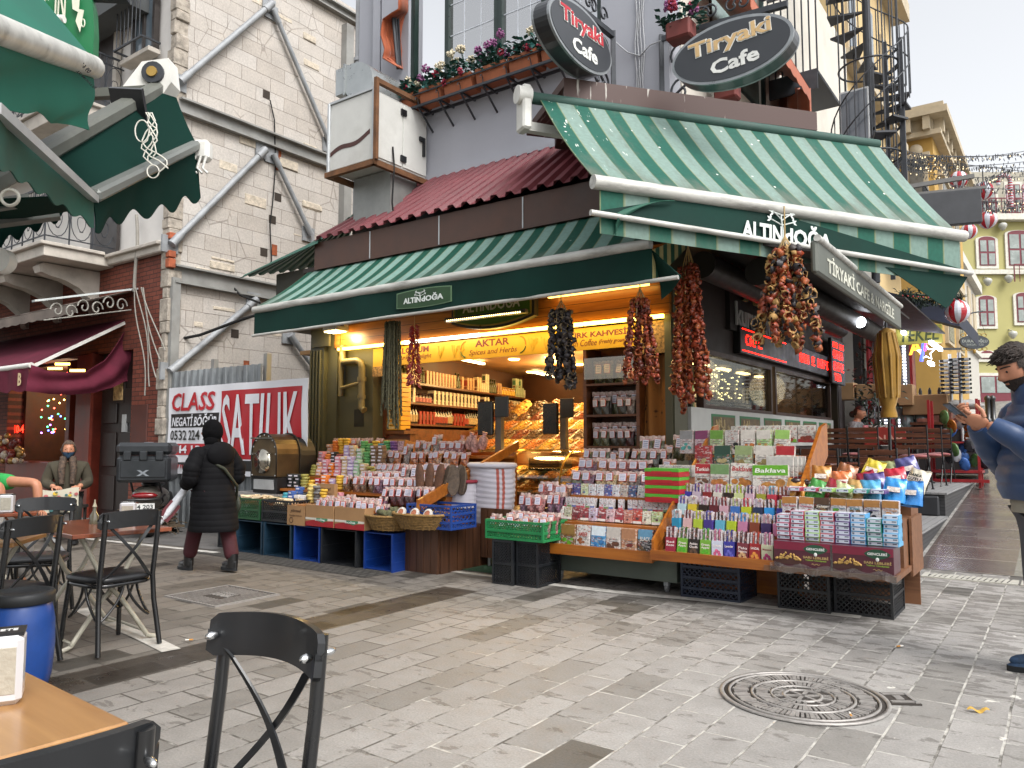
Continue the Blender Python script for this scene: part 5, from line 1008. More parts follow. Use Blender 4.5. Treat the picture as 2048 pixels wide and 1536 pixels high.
for k in range(2): q=MB(1); q.tube([(.5+.5*k,-.4+.2*k,3.12-.1*k),(.6+.5*k,5,3.1-.1*k)],.14,14); solo(q,'ventilation_tube',[mat('dark duct','#24211f',.5,.2)],'dark ventilation tube under the terrace canopy, '+('by the cafe wall' if k==0 else 'by the lettered rail'),'duct',.6,2,3.1)
# wall lamps, AC
t=TS('spot_lamp','bright white spot lamp under the far end of the lettered terrace rail','lamp',1.2,2.9,2.35); p=onu(1721,645,1.2); t.location=S(p.x,p.y,p.z); q=MB(); q.lathe([(.05,0),(.09,.12)],10,ax='y'); q.build('housing',[BLK],t); q=MB(); q.ball((0,-.03,0),.075,.05,.075); q.build('bulb',[emis('cold bulb','#f4f8ff',14)],t)
# deck
TILE=bricks('dark deck tiles','#3a3a3c','#313134','#1c1c1d',.3,.045,'vz',.006,.15,.4,.5); DKT=bricks('grey deck floor','#8a8a8a','#7f7f80','#6a6a6a',.6,.09,'vu',.006,.1,.3,.6)
t=TS('terrace_deck','stepped grey tiled terrace deck climbing along the cafe front','deck',1,1,0)
q=MB(1); q.bx(-.3,2.06,.9,4.1,-.1,.31,0); q.bx(-.3,2.06,4.1,8.6,-.1,.62,0); q.build('deck_body',[TILE],t)
q=MB(1); q.bx(-.3,2.09,.88,4.08,.31,.335,0); q.bx(-.3,2.09,4.07,8.62,.62,.645,0); q.build('deck_floor',[DKT],t)
q=MB(1); q.bx(.9,2.0,4.0,4.06,.335,.6,0,.02); q.build('step_board',[mat('dark step board','#26282c',.6)],t)
# slatted bistro chairs
SW=wood('dark red brown slats','#653c28','#3a1f14',.35,0,1.,.3); PINK=mat('dusty rose cushion','#8a4a4a',.8,0,.15,6.,sheen=.2)
def bistro(label,u,v,z,rz,cush):
    t=TS('bistro_chair',label,'chair',u,v,z,rz,'slatted chairs on the cafe terrace')
    for i in range(4): q=MB(); q.bx(-.2,.2,.19,.205,.58+i*.085,.64+i*.085,0,.005); q.build('back_slat',[SW],t)
    for s_ in(-1,1): q=MB(); q.tube([(s_*.205,.2,.92),(s_*.205,.19,.5),(s_*.205,-.2,0.0)],.012,6); q.bx(s_*.205-.02,s_*.205+.02,-.24,-.16,0,.012); q.build('front_leg',[BLK],t)
    for s_ in(-1,1): q=MB(); q.tube([(s_*.18,-.18,.45),(s_*.18,.05,.25),(s_*.18,.24,0)],.012,6); q.build('rear_leg',[BLK],t)
    q=MB()
    for i in range(5): q.bx(-.19,.19,-.2+i*.075,-.14+i*.075,.44,.458,0,.004)
    q.build('seat',[SW],t)
    if cush: q=MB(); q.ball((0,-.02,.475),.2,.2,.035,14,8,0,lambda d:1); q.build('cushion',[PINK],t)
    return t
def btable(label,u,v,z):
    t=TS('bistro_table',label,'table',u,v,z,0,'tables on the cafe terrace'); q=MB(); q.bx(-.35,.35,-.3,.3,.7,.725,0,.008); q.build('tabletop',[SW],t); q=MB(); q.tube([(0,0,.05),(0,0,.7)],.03,8); q.build('pillar',[BLK],t)
    for a in range(4): q=MB(); q.tube([(0,0,.12),(.15*math.cos(a*PI/2+.7),.15*math.sin(a*PI/2+.7),.09),(.3*math.cos(a*PI/2+.7),.3*math.sin(a*PI/2+.7),.01)],.016,6); q.build('foot',[BLK],t)
z1,z2_=.335,.645
bistro('slatted terrace chair nearest the stepped stall, its back to the street corner',.45,1.6,z1,PI,0)
bistro('slatted terrace chair behind the bright snack pouches, next to the black railing',1.1,1.7,z1,PI,1)
bistro('slatted terrace chair at the front edge of the deck above the step board',1.62,2.25,z1,PI,1)
bistro('slatted terrace chair turned sideways in front of the step board',1.55,3.3,z1,PI+.2,1)
bistro('slatted terrace chair by the first cafe window',.45,3.1,z1,.1,1)
bistro('slatted terrace chair first on the upper deck level near its edge',1.62,4.7,z2_,PI,1)
bistro('slatted terrace chair on the upper deck level below the lamp',1.0,4.6,z2_,PI,0)
bistro('slatted terrace chair second along the edge of the upper deck level',1.66,5.9,z2_,PI,1)
bistro('slatted terrace chair furthest up along the edge of the upper deck level',1.66,7.1,z2_,PI,1)
bistro('slatted terrace chair on the upper deck level against the second cafe window',.45,5.2,z2_,PI,0)
bistro('slatted terrace chair beside the seated woman in the pink vest',.5,6.2,z2_,.3,1)
btable('small dark terrace table nearest the stepped stall',.75,2.35,z1); btable('small dark terrace table between the front chairs and the step board',1.4,2.8,z1); btable('small dark terrace table on the upper deck level at its edge',1.4,5.35,z2_); btable('dark terrace table where the woman in the pink vest sits',.6,6.9,z2_); btable('dark terrace table furthest up the deck',1.4,6.5,z2_)
t=TS('terrace_railing','low black wrought iron railing between the snack pouches and the terrace chairs','railing',1.1,1.0,z1)
q=MB(); q.tube([(-.75,0,.62),(.75,0,.62),(.82,0,.58),(.84,0,.48),(.84,0,-.3)],.018,8); q.bar((-.75,0,.4),(.84,0,.4),.02,.02); q.bar((.5,0,-.3),(.5,0,.62),.03,.03); q.bar((-.75,0,-.3),(-.75,0,.62),.03,.03)
for k in(-.35,.2): q.tube([(k-.3+.06*i,-.01,.51+.05*math.sin(i*1.1)) for i in range(11)],.009,5)
q.build('rails',[BLK],t)
def at5(px,py,u): p=onu(px,py,u); return p
# things on the deck end
t=TS('menu_board','white board reading KATINDA KEYFİ standing behind the terrace chairs','sign',1.25,8.0,.645); p=onv(1752,860,7.9); t.location=S(p.x,7.9,p.z-.25)
q=MB(); q.bx(-.24,.24,-.02,.02,-.6,.36,0,.01); q.bx(-.22,.22,-.025,-.02,-.3,.34,1); q.text('KATINDA',-.2,.2,.17,.29,-.026,2,.02); q.text('KEYFİ',-.16,.18,.0,.12,-.026,2,.02); q.build('board',[DKFR,OWT,mat('black print','#17171a',.6)],t)
p=onv(1692,900,6.2); 
q=MB(); q.bx(-.3,.3,-.01,.01,0,.28,0,.005); q.text('NAR',-.12,.28,.04,.16,-.012,1,.02); pp=onv(1770,875,5.6); solo(q,'red_placard',[mat('red placard','#8e2c24',.6,0,.1),mat('pale placard print','#c99a8a',.6)],'red placard with pale lettering standing among the terrace chairs','placard',pp.x,5.6,pp.z-.12)
# shops beyond the cafe: white wall, awnings, goods
t=TS('white_shop','narrow white shop with dark opening beyond the cafe','building',0,10,.6)
q=MB(1); q.bx(-.4,-.1,9.3,12.5,.5,7.5,0); q.bx(-.1,.0,9.3,12.5,.5,1.4,0); q.build('wall',[mat('dull white wall','#8f8c85',.8,0,.1,1.5,grime=.4)],t)
q=MB(1); q.bx(-.12,-.08,10.,12.2,.6,2.9,0); q.bx(-.1,.05,9.3,9.6,.5,4.2,0); q.build('shop_opening',[mat('dark opening','#1b1716',.8)],t)
def put(name,label,cat,px,py,u,fn,mats,rz=0,group=None):
    p=onu(px,py,u)
    if p.y<8.3: p=onv(px,py,8.8)
    q=MB(); fn(q); return solo(q,name,mats,label,cat,p.x,p.y,p.z,rz,group)
t=TS('display_cabinet','tall red framed glass cabinet with lit columns of small goods','cabinet',.6,9.6,.7); p=onv(1785,835,9.6); t.location=S(p.x,9.6,gz(0,9.6)); hh=2.9-.2
q=MB(); 
for x in(-.42,-.02,.38): q.bx(x,x+.05,-.2,.2,0,hh,0)
q.bx(-.42,.43,-.2,.2,hh,hh+.12); q.bx(-.42,.43,.16,.2,0,hh,1); q.bx(-.42,.43,-.2,.2,0,.5); q.build('cabinet_frame',[mat('red cabinet paint','#7d1d1f',.4),mat('dim cabinet back','#59504a',.5)],t)
q=MB()
for x in(-.26,-.14,.12,.24):
    for i in range(26): q.bx(x,x+.06,-.1,-.06,.9+i*.065,.94+i*.065)
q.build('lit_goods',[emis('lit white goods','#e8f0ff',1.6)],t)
q=MB(); q.lathe([(.03,1.15),(.1,1.1),(.15,.8),(.13,.3),(.08,.12),(.1,.05),(.1,0)],14); q.X=None
for a in range(10): q.tube([(.1*math.cos(a*.63),.1*math.sin(a*.63),1.08),(.155*math.cos(a*.63+.1),.155*math.sin(a*.63+.1),.75),(.12*math.cos(a*.63+.2),.12*math.sin(a*.63+.2),.25)],.018,4)
q.tube([(0,0,-1.6),(0,0,1.25)],.02,8,1); p=onu(1778,835,1.6); solo(q,'closed_parasol',[mat('mustard canvas','#8a6512',.8,0,.2,4.,sheen=.2),BLK],'closed mustard yellow parasol hanging over the terrace end','parasol',p.x,p.y,p.z)
def wb(q):
    for k in range(4): q.lathe([(.05,0),(.055,.02),(.055,.2),(.02,.27),(.02,.33)],8,(k*.13-.2,0,0),k%2); q.bx(k*.13-.24,k*.13-.16,-.058,-.05,.03,.14,2)
put('bottle_group','four clear bottles with white labels beside the seated woman','bottles',1752,838,1.0,wb,[mat('dark glass bottle','#23302a',.1,0,.1,spec=.9),mat('clear glass bottle','#6c7672',.1,0,.1,spec=.9),OWT],.0)
def jars(q):
    for k in range(6): q.lathe([(.11,0),(.12,.05),(.12,.33),(.05,.42),(.05,.46)],10,(k%3*.26-.26,k//3*.26,0),0); q.lathe([(.055,.46),(.055,.5)],8,(k%3*.26-.26,k//3*.26,0),1)
put('water_bottles','pack of large clear water bottles below the cardboard box','bottles',1845,862,1.7,jars,[mat('clear plastic bottle','#8b999a',.15,0,.1,spec=.8),mat('blue cap','#4a5a6a',.5)])
put('cardboard_box','brown cardboard box of bottles standing on the water bottles','box',1853,830,1.7,lambda q:(q.bx(-.38,.38,-.22,.22,0,.38,0,.01),[q.lathe([(.03,.36),(.03,.46),(.012,.52)],6,(k*.16-.25,0,0),1) for k in range(4)]),[mat('brown cardboard','#8d6f4e',.85,0,.1,3.),mat('dark bottle neck','#1d1a18',.2)])
put('price_card','white cardboard price card with blue handwriting beside the bottles','card',1803,838,1.4,lambda q:(q.bx(-.32,.32,0,.02,0,.28,0),q.bx(-.1,.15,0,.02,.28,.5,0),q.text('30₺',-.27,-.08,.1,.2,-.002,1,0,.2),q.text('30₺',.08,.27,.1,.2,-.002,1,0,.2)),[mat('white card','#bfc0c6',.7),mat('blue ink','#34407a',.6)])
put('cardboard_box','brown carton behind the white price card','box',1795,812,.8,lambda q:q.bx(-.3,.3,-.2,.2,0,.4,0,.01),[mat('brown cardboard','#8d6f4e',.85,0,.1,3.)])
put('cardboard_box','pair of brown cartons on the shelf behind the seated woman','box',1715,800,.3,lambda q:(q.bx(-.4,-.02,-.2,.2,0,.34,0,.01),q.bx(.02,.4,-.2,.2,0,.3,0,.01)),[mat('brown cardboard','#8d6f4e',.85,0,.1,3.)])
t=TS('potted_plant','tall dark potted plant behind the seated woman','plant',.7,8.6,.6); p=onu(1757,830,.7); t.location=S(p.x,p.y,p.z-.9); q=MB(); g=random.Random(3)
for i in range(260): leafblade(q,Vector((g.gauss(0,.2),g.gauss(0,.2),g.uniform(.6,2.2))),Vector((g.uniform(-1,1),g.uniform(-1,1),g.uniform(-.5,.8))),.14,.035,0)
q.build('foliage',[mat('dark leaf','#26382a',.5,0,.4,9.)],t); q=MB(); q.lathe([(.14,0),(.18,.35)],12); q.tube([(0,0,.3),(0,0,1.8)],.02,6); q.build('pot',[DKFR],t)
put('navy_awning','navy blue shop awning with drooping edge behind the terrace rail','awning',1800,650,1.0,lambda q:(q.grid(lambda s,k:(-.9+1.9*k,0+4.*s,.95-.75*k),8,4,th=.01),q.grid(lambda s,k:(1.0,4.*s,.2-.3*k),8,2,th=.01),q.grid(lambda s,k:(-.9+1.9*k,0,.95-.75*k-.32*s),4,4,th=.01)),[mat('navy canvas','#232838',.8,0,.2,2.)])
put('shop_sign','yellow sign reading TEKEL under the navy awning','sign',1838,672,1.7,lambda q:(q.bx(-.4,.4,-.03,.03,-.16,.2,0,.01),q.text('TEKEL',-.33,.34,-.1,.14,-.032,1,.02,.15)),[mat('dull yellow sign','#8f8a3c',.5),mat('dark green print','#2f3a22',.5)])
for px,py,lab in((1872,692,'long bright fluorescent tube under the street awning'),(1862,727,'short bright lamp under the green shutter'),(1810,667,'white lamp under the left end of the yellow sign')):
    ln=.9 if py==692 else .3; put('fluorescent_lamp',lab,'lamp',px,py,1.7,lambda q:q.bx(-.03,.03,-ln/2*1.6,ln/2*1.6,-.03,.03),[emis('cold tube','#f2f6ff',9)],0)
put('neon_sign','small white neon star glowing by the shop','neon sign',1852,705,1.6,lambda q:q.tube([(.16*(1 if i%2==0 else .45)*math.sin(i*PI/5),0,.16*(1 if i%2==0 else .45)*math.cos(i*PI/5)) for i in range(10)],.012,5,closed=True),[emis('white neon','#ffffff',2.)])
put('neon_sign','blue and violet neon strip glowing by the shop','neon sign',1842,702,1.5,lambda q:(q.tube([(0,0,-.2),(.03,0,0),(.05,0,.2)],.03,6),q.tube([(.06,0,0),(.1,0,.22)],.025,6,1)),[emis('blue neon','#3040ff',3),emis('magenta neon','#ff30c0',2)])
put('neon_sign','orange neon letter A glowing under the yellow sign','neon sign',1831,694,1.4,lambda q:q.text('A',-.12,.12,-.15,.15,0,0,.03),[emis('orange neon','#ffa030',1.6)])
# cream and orange houses up the street
CRM=mat('cream render','#c4ab7c',.85,0,.08,.8,grime=.2,gc='#8a795c'); ORW=mat('orange render','#b3914f',.85,0,.06,.8,grime=.15,gc='#7d5c30'); TRM=mat('cream stone trim','#b7aa92',.8,0,.1,3.,grime=.3)
t=TS('cream_house','tall cream house with white shutters and a balcony beyond the spiral stairs','house',0,11,1)
q=MB(1); q.bx(-6,-.1,9.0,15.6,4.9,13.2); q.bx(-6,-.1,12.5,15.6,.8,4.9); q.build('wall',[CRM],t)
q=MB(1); q.bx(-5,.35,9.,15.8,13.2,13.7); q.bx(-5,.2,9.,15.7,9.4,9.6); q.bx(-5,.15,9,15.7,6.3,6.5); q.build('cornice',[TRM],t)
for v in(9.6,11.6,13.6):
    for z in(6.8,9.9): q=MB(1); q.bx(-.12,-.04,v,v+.9,z,z+2.1,0); q.bx(-.08,-.02,v+.44,v+.46,z,z+2.1,1); f=q.build('window',[TRM,DKFR],t); ORG[f.name]=ORG[t.name]; q=MB(1); q.bx(-.05,-.03,v+.1,v+.8,z+.1,z+2.,0); q.build('pane',[PANE],f)
q=MB(1); q.bx(-.1,.9,13.,15.4,6.4,6.6); q.build('balcony_slab',[TRM],t); q=MB(1)
for i in range(16): q.bar((.88,13.+i*.16,6.6),(.88,13.+i*.16,7.6),.025,.025)
for i in range(6): q.bar((-.05+i*.18,13.02,6.6),(-.05+i*.18,13.02,7.6),.025,.025)
q.bar((.88,13,7.6),(.88,15.4,7.6),.05,.05); q.bar((-.1,13.02,7.6),(.88,13.02,7.6),.05,.05); q.build('balcony_railing',[DARKIRON],t)
t=TS('orange_house','orange yellow house with ornate white cornice and carved window','house',0,20,2)
q=MB(1); q.bx(-8,.6,17.5,25.,1,10.35); q.build('wall',[ORW],t)
q=MB(1); q.bx(-8,.85,17.25,25.2,10.35,10.5); q.bx(-8,.62,17.4,25.1,10.5,10.9); q.bx(-8,1.05,17.05,25.4,10.9,11.1); q.bx(-8,.95,17.15,25.3,11.1,11.25)
for i in range(8): q.bx(.62,.9,17.6+i*1.,17.85+i*1.,10.5,10.9)
for i in range(4): q.bx(.4-i*.5,.58-i*.5,17.1,17.4,10.5,10.9)
q.build('cornice',[TRM],t)
for v in(18.6,21.6):
    for z in(4.4,7.4): q=MB(1); q.bx(.58,.7,v-.15,v+1.35,z-.1,z+2.,0); q.bx(.6,.78,v-.3,v+1.5,z+2.,z+2.2,0); q.ball((.68,v+.6,z+2.3),.12,.3,.25,8,6); f=q.build('window',[TRM],t); ORG[f.name]=ORG[t.name]; q=MB(1); q.bx(.68,.72,v,v+1.2,z,z+1.9); q.build('pane',[mat('grey shaded pane','#6e6c66',.3)],f)
q=MB(1); q.bx(-.15,.45,17.42,17.5,7.6,9.75,0); q.bx(-.22,.52,17.36,17.5,9.75,9.9); q.ball((.15,17.42,10.),.2,.1,.2,8,6); f=q.build('window',[TRM],t); ORG[f.name]=ORG[t.name]; q=MB(1); q.bx(-.03,.33,17.4,17.42,7.7,9.6); q.build('pane',[mat('grey shaded pane','#6e6c66',.3)],f)
t=TS('white_house','pale house front with ribbed cornice between the orange and the yellow house','house',.3,30,3); q=MB(1); q.bx(-8,.3,25.6,33.6,1,9.,0); q.bx(-8,.55,25.6,33.8,8.2,8.6,1); q.bx(-8,.45,25.6,33.7,5.2,5.4,1); q.build('wall',[mat('off white house','#b5b2aa',.85,0,.08),mat('off white trim','#c4c1b8',.85,0,.08)],t)
for v in(27,29.4,31.6): q=MB(1); q.bx(.28,.36,v,v+1.1,6.,7.9,0); q.build('window',[TRM],t)
# yellow house at the end
D0=44.; yo=onY(2000,826,D0); yo.z=onY(1980,826,D0).z
t=thing('yellow_house','pale yellow house with red framed arched windows closing the end of the street','house',yo)
YEL=mat('pale yellow render','#a8a26c',.85,0,.05,.5,grime=.12,gc='#7f7a4c'); WTR=mat('white window trim','#cfccc0',.7); REDF=mat('dark red frame','#6c2632',.5,0,.08); DIMP=mat('curtained pane','#8c9490',.25,0,.2,1.5)
def Yx(px,py): p=onY(px,py,D0); return p.x-yo.x,p.z-yo.z
x0=Yx(1932,800)[0]; 
q=MB(); q.bx(x0,14,0,9,-1,Yx(1990,437)[1],0); bz=Yx(2000,440)[1]; q.build('wall',[YEL],t)
q=MB(); 
for py in(545,712): z=Yx(1990,py)[1]; q.bx(x0-.1,14,-.18,0,z-.12,z+.14)
q.bx(x0-.15,14,-.5,0,bz-.1,bz+.25); q.build('cornice',[WTR],t)
def ywin(a,b_,c,d,arch=True,door=False):
    x0_,z1=Yx(a,b_);x1_,z0=Yx(c,d); w=x1_-x0_; tr=.17
    def out(e): 
        P=[(x0_-e,z0-(0 if door else e)),(x1_+e,z0-(0 if door else e)),(x1_+e,z1)]
        if arch: P+=[((x0_+x1_)/2+(w/2+e)*math.cos(k*PI/8),z1+.18*math.sin(k*PI/8)*(1+e)) for k in range(1,8)]
        return P+[(x0_-e,z1)] if arch else P[:2]+[(x1_+e,z1+e),(x0_-e,z1+e)]
    q=MB(); q.prism(out(tr),(-.1,0),'y',0); q.prism(out(0),(-.13,-.1),'y',1); f=q.build('door' if door else 'window',[WTR,REDF],t)
    q=MB(); n=2
    for i in range(n):
        for j in range(2):
            xx0=x0_+w*(i/n)+.06; xx1=x0_+w*((i+1)/n)-.06; h=z1-z0; zz0=z0+h*(.5 if door else .5*j)+.06; zz1=z0+h*(1. if door else .5*(j+1))-.06
            if door and j: continue
            q.bx(xx0,xx1,-.15,-.13,zz0,zz1)
    q.build('pane',[DIMP],f)
for r in((1955,480,1990,532),(2013,468,2062,532),(1955,598,1988,652),(2030,592,2062,645),(1960,708,1985,718)): ywin(*r)
ywin(1957,752,2022,824,False,True)
for r in((1960,385,1990,428),(2012,370,2040,428)): ywin(r[0],r[1],r[2],r[3],False)
q=MB(); q.bx(x0-.5,14,1.2,1.4,bz+.2,bz+3.3,0); q.build('setback_wall',[mat('pale set back wall','#a7a294',.85)],t)
q=MB()
for i in range(24): q.bar((x0+i*.3,-.3,bz+.2),(x0+i*.3,-.3,bz+1.2),.04,.04)
q.bar((x0,-.3,bz+1.2),(x0+8,-.3,bz+1.2),.06,.06); a,z=Yx(2010,535); q.bar((a,-.8,z),(a+3,-.8,z+.05),.05,.05); q.bar((a,-.8,z-1.),(a,-.8,z),.05,.05)
for i in range(9): q.bar((a+i*.3,-.8,z-1.),(a+i*.3,-.8,z),.03,.03)
q.build('balcony_railing',[REDF],t)
for px,py in((1998,458),(1968,568),(2010,562),(2018,673)):
    x,z=Yx(px,py); q=MB(); q.lathe([(.0,.3),(.2,.22),(.24,.1),(.2,.0),(.1,-.15),(0,-.2)],10,(x,-.35,z)); q.bar((x,-.35,z+.28),(x,0,z+.4),.05,.05); q.build('wall_lamp',[mat('pale lamp glass','#b5b5ac',.3)],t)
# spiral stairs
p0=onv(1742,290,4.6); t=TS('spiral_staircase','dark iron spiral staircase with slatted railing rising at the right end of the cafe','staircase',p0.x,4.6,4.7)
q=MB(); q.tube([(0,0,-1.),(0,0,6)],.06,10); q.build('pole',[DARKIRON],t); r0=.56
for i in range(15):
    a=PI+.62*i*.75; z=.15+i*.235
    q=MB(); q.prism([(0,0),(r0*math.cos(a),r0*math.sin(a)),(r0*math.cos(a+.55),r0*math.sin(a+.55))],(z,z+.03),'z'); q.build('step',[mat('stair plate','#3c3e42',.6,.2,.1)],t)
q=MB()
for i in range(30):
    a=PI+.31*i*.75; z=.15+i*.1175; q.tube([(r0*math.cos(a),r0*math.sin(a),z),(r0*math.cos(a),r0*math.sin(a),z+1.)],.009,5)
for h in(.5,1.): q.tube([(r0*math.cos(PI+.31*i*.75),r0*math.sin(PI+.31*i*.75),.15+i*.1175+h) for i in range(30)],.011,5)
for k in range(14): a=k*2*PI/14; q.tube([((.42)*math.cos(a),(.42)*math.sin(a),-.6),((.42)*math.cos(a),(.42)*math.sin(a),4.5)],.011,5)
for z in(.9,2.3,3.7): q.tube([((.42)*math.cos(k*PI/14),(.42)*math.sin(k*PI/14),z) for k in range(28)],.016,5,closed=True)
q.build('railing',[DARKIRON],t)
q=MB(); q.bx(-1.8,-.5,-1.,.4,2.0,2.05,0); q.bx(-1.8,-.5,-1.02,-.98,1.75,2.05,0)
for i in range(14): q.bar((-1.8+i*.1,-1.,2.),(-1.8+i*.1,-1.,3.3),.02,.02)
q.bar((-1.8,-1,3.3),(-.4,-1,3.3),.04,.04); q.build('landing',[DARKIRON],t)
q=MB(); 
for x in(-.25,.1): q.bar((x*.6+.4,-.1,-1),(x*.6+.4,-.1,2.6),.06,.06)
for i in range(14): q.bar((.25,-.1,-.8+i*.24),(.46,-.1,-.64+i*.24),.03,.03)
q.build('ladder',[DARKIRON],t)
p=onv(1710,245,4.2); q=MB(); q.bx(-.2,.2,-.02,.02,-.6,.6,0,.005); q.bx(-.18,.18,-.025,-.02,-.57,.57,1); solo(q,'poster_case',[ALU,mat('grey sky reflection poster','#60666e',.15,0,.3,1.5,spec=.8)],'grey glass poster case hanging on the spiral stairs','poster case',p.x,4.2,p.z-.1)
# black hanging sign board
p=onY(1896,418,11.); t=thing('hanging_sign','blank black rectangular sign board hanging from a grey beam over the street','sign',p,-.35)
q=MB(); q.bx(-.5,.42,-.06,.06,-.25,.25,0,.01); q.build('board',[mat('dark sign face','#3a3c40',.5)],t); q=MB(); q.bar((-.9,0,.36),(.35,0,.45),.06,.06); q.bar((-.55,0,.27),(.5,0,.27),.04,.04); q.tube([(.2,0,.28),(.22,0,.42)],.01,5); q.build('beam',[mat('grey beam','#6f6e6c',.6,.2)],t)
# striped balls, candy canes, light strings, garland
RED_=mat('glossy red','#a8202c',.25,0,.05,coat=.4); WH_=mat('glossy white','#c6c9d2',.25,0,.03,coat=.4)
def sball(lab,px,py,rpx,Y,sq=0):
    p=onY(px,py,Y); r=rpx*Y/1538.; t=thing('striped_ball',lab,'ornament',p,R.random(),'red and white striped balls hanging over the street'); q=MB(); nu,nv=24,14
    for j in range(nv):
        for i in range(nu):
            def P(a,b_): th=PI*b_/nv; ph=2*PI*a/nu; return (r*math.sin(th)*math.cos(ph),r*math.sin(th)*math.sin(ph),r*math.cos(th)*(1.08 if th<1 and sq else 1))
            q.add([P(i,j),P(i,j+1),P(i+1,j+1),P(i+1,j)],[(0,1,2,3)],(i//2)%2,True)
    q.build('ball',[RED_,WH_],t); q=MB(); q.tube([(0,0,r),(0,0,r*2.2)],.012,5); q.build('hook',[DARKIRON],t)
sball('striped red and white ball behind the grey beam end',1917,360,18,15); sball('striped red and white ball at the upper corner of the black sign board',1967,382,19,15); sball('striped red and white ball at the lower right corner of the black sign board',1975,440,18,15); sball('striped red and white ball under the black sign board, over the awning end',1937,463,16,14); sball('large striped red and white ball hanging below the dark garland',1915,624,23,12,1)
def cane(lab,px,py,Y,h,fl=1,up=1):
    p=onY(px,py,Y); t=thing('candy_cane',lab,'ornament',p,0,'candy canes hanging over the street'); pts=[(0,0,h*i/14) for i in range(12)]+[(-fl*(h*.16-h*.16*math.cos(a)),0,h*.79+h*.16*math.sin(a)) for a in [PI*k/9 for k in range(1,10)]]+[(-fl*h*.32,0,h*.68)]
    q=MB(); 
    for i in range(len(pts)-1):
        a=Vector(pts[i]);b_=Vector(pts[i+1]); q.tube([a,a.lerp(b_,.5)],h*.055,8,0); q.tube([a.lerp(b_,.5),b_],h*.055,8,1)
    if up<0: q.v=[(x,y,-z+h) for x,y,z in q.v]
    q.build('cane',[RED_,WH_],t)
cane('large striped candy cane hanging over the street beside the striped balls',2023,420,15,.75); cane('small upside down candy cane hooked on the large one',2014,405,14.9,.35,-1,-1); cane('striped candy cane cut by the right edge of the picture',2047,410,15,.45,-1)
q=MB(); g=random.Random(5)
def wire(a,b_,Y0,Y1,sag,n=26,clus=0):
    P=[]
    for i in range(n+1):
        f=i/n; p=onY(a[0]+(b_[0]-a[0])*f,a[1]+(b_[1]-a[1])*f+sag*4*f*(1-f),Y0+(Y1-Y0)*f); P.append(p)
    q.tube(P,.006,4)
    for p in P[::1]:
        for k in range(3): o=p+Vector((g.uniform(-.12,.12),g.uniform(-.05,.05),g.uniform(-.06,.03))); q.tube([o,o+Vector((g.uniform(-.02,.02),0,-.05))],.008,4); 
        if g.random()<.35: q.ball(p+Vector((0,0,-.05)),.012,nu=5,nv=3,m=1)
for a,b_,s_ in(((1765,305),(2060,308),6),((1770,312),(2060,335),8),((1770,318),(2060,345),-4),((1760,322),(2060,322),10),((1765,330),(2060,352),12),((1800,300),(2060,300),14),((1775,308),(1900,340),8),((1770,325),(1890,325),8),((1780,315),(1890,312),5),((1950,372),(2020,340),0),((1900,370),(2060,378),3),((1900,395),(2060,400),5),((1960,415),(2060,410),3)): wire(a,b_,12.2,15,s_)
p=onY(1900,320,12); q.v=[(x-p.x,y-p.y,z-p.z) for x,y,z in q.v]; o=q.build('light_string',[DARKIRON,emis('small bulb','#ffe4b0',1)],None,p); tag(o,'tangle of dark light strings with tiny bulbs stretched across the street','string lights')
q=MB(); p0=onY(1800,587,12.); p1=onY(1922,596,12.)
for i in range(520):
    f=g.random(); c=p0.lerp(p1,f)+Vector((g.gauss(0,.05),g.gauss(0,.05),g.gauss(0,.05)-.08*math.sin(PI*f))); d=Vector((g.uniform(-1,1),g.uniform(-1,1),g.uniform(-1,1))); leafblade(q,c-p0,d,.1,.012,0)
for i in range(12): q.ball(p0.lerp(p1,i/12)-p0+Vector((0,-.08,-.05)),.014,nu=6,nv=4,m=1)
q.tube([Vector((0,0,0)),p1-p0],.02,5); o=q.build('garland',[mat('dark fir needles','#1f3026',.8,0,.3,20.),RED_],None,p0); tag(o,'dark green fir garland with red berries strung above the street','garland')
p=onY(1948,684,22.); t=thing('hanging_sign','dark oval sign with gold scroll rim reading DURANOĞLU on an iron arm','sign',p); q=MB(); q.prism([(.42*math.cos(a),.2*math.sin(a)) for a in [i*PI/16 for i in range(32)]],(-.04,.04),'y',0); q.text('DURANOĞLU',-.36,.36,-.02,.09,-.042,1,.02); q.text('BAKLAVACISI',-.24,.24,-.11,-.05,-.042,1); q.build('board',[mat('slate sign','#2c3238',.5),mat('pale sign print','#8f948f',.5)],t); q=MB()
for k in(-1,1):
    for x in(-.3,-.15,0,.15,.3): q.tube([(x+.07*math.cos(a),0,k*(.2+.05*math.sin(a))) for a in [i*PI/6 for i in range(12)]],.012,5,closed=True)
q.ball((0,0,-.27),.04,.03,.07); q.ball((0,0,.27),.04,.03,.07); q.build('gold_scrolls',[mat('dull gold','#9a7d3c',.4,.4)],t); q=MB(); q.tube([(-.55,0,.45),(-.35,0,.7),(0,0,.85),(.3,0,.9)],.02,6); q.bar((-.9,0,-.2),(-.4,0,-.2),.06,.06); q.tube([(-.35,0,.2),(-.2,0,.8)],.006,4); q.tube([(.35,0,.2),(.15,0,.88)],.006,4); q.build('iron_arm',[DARKIRON],t)
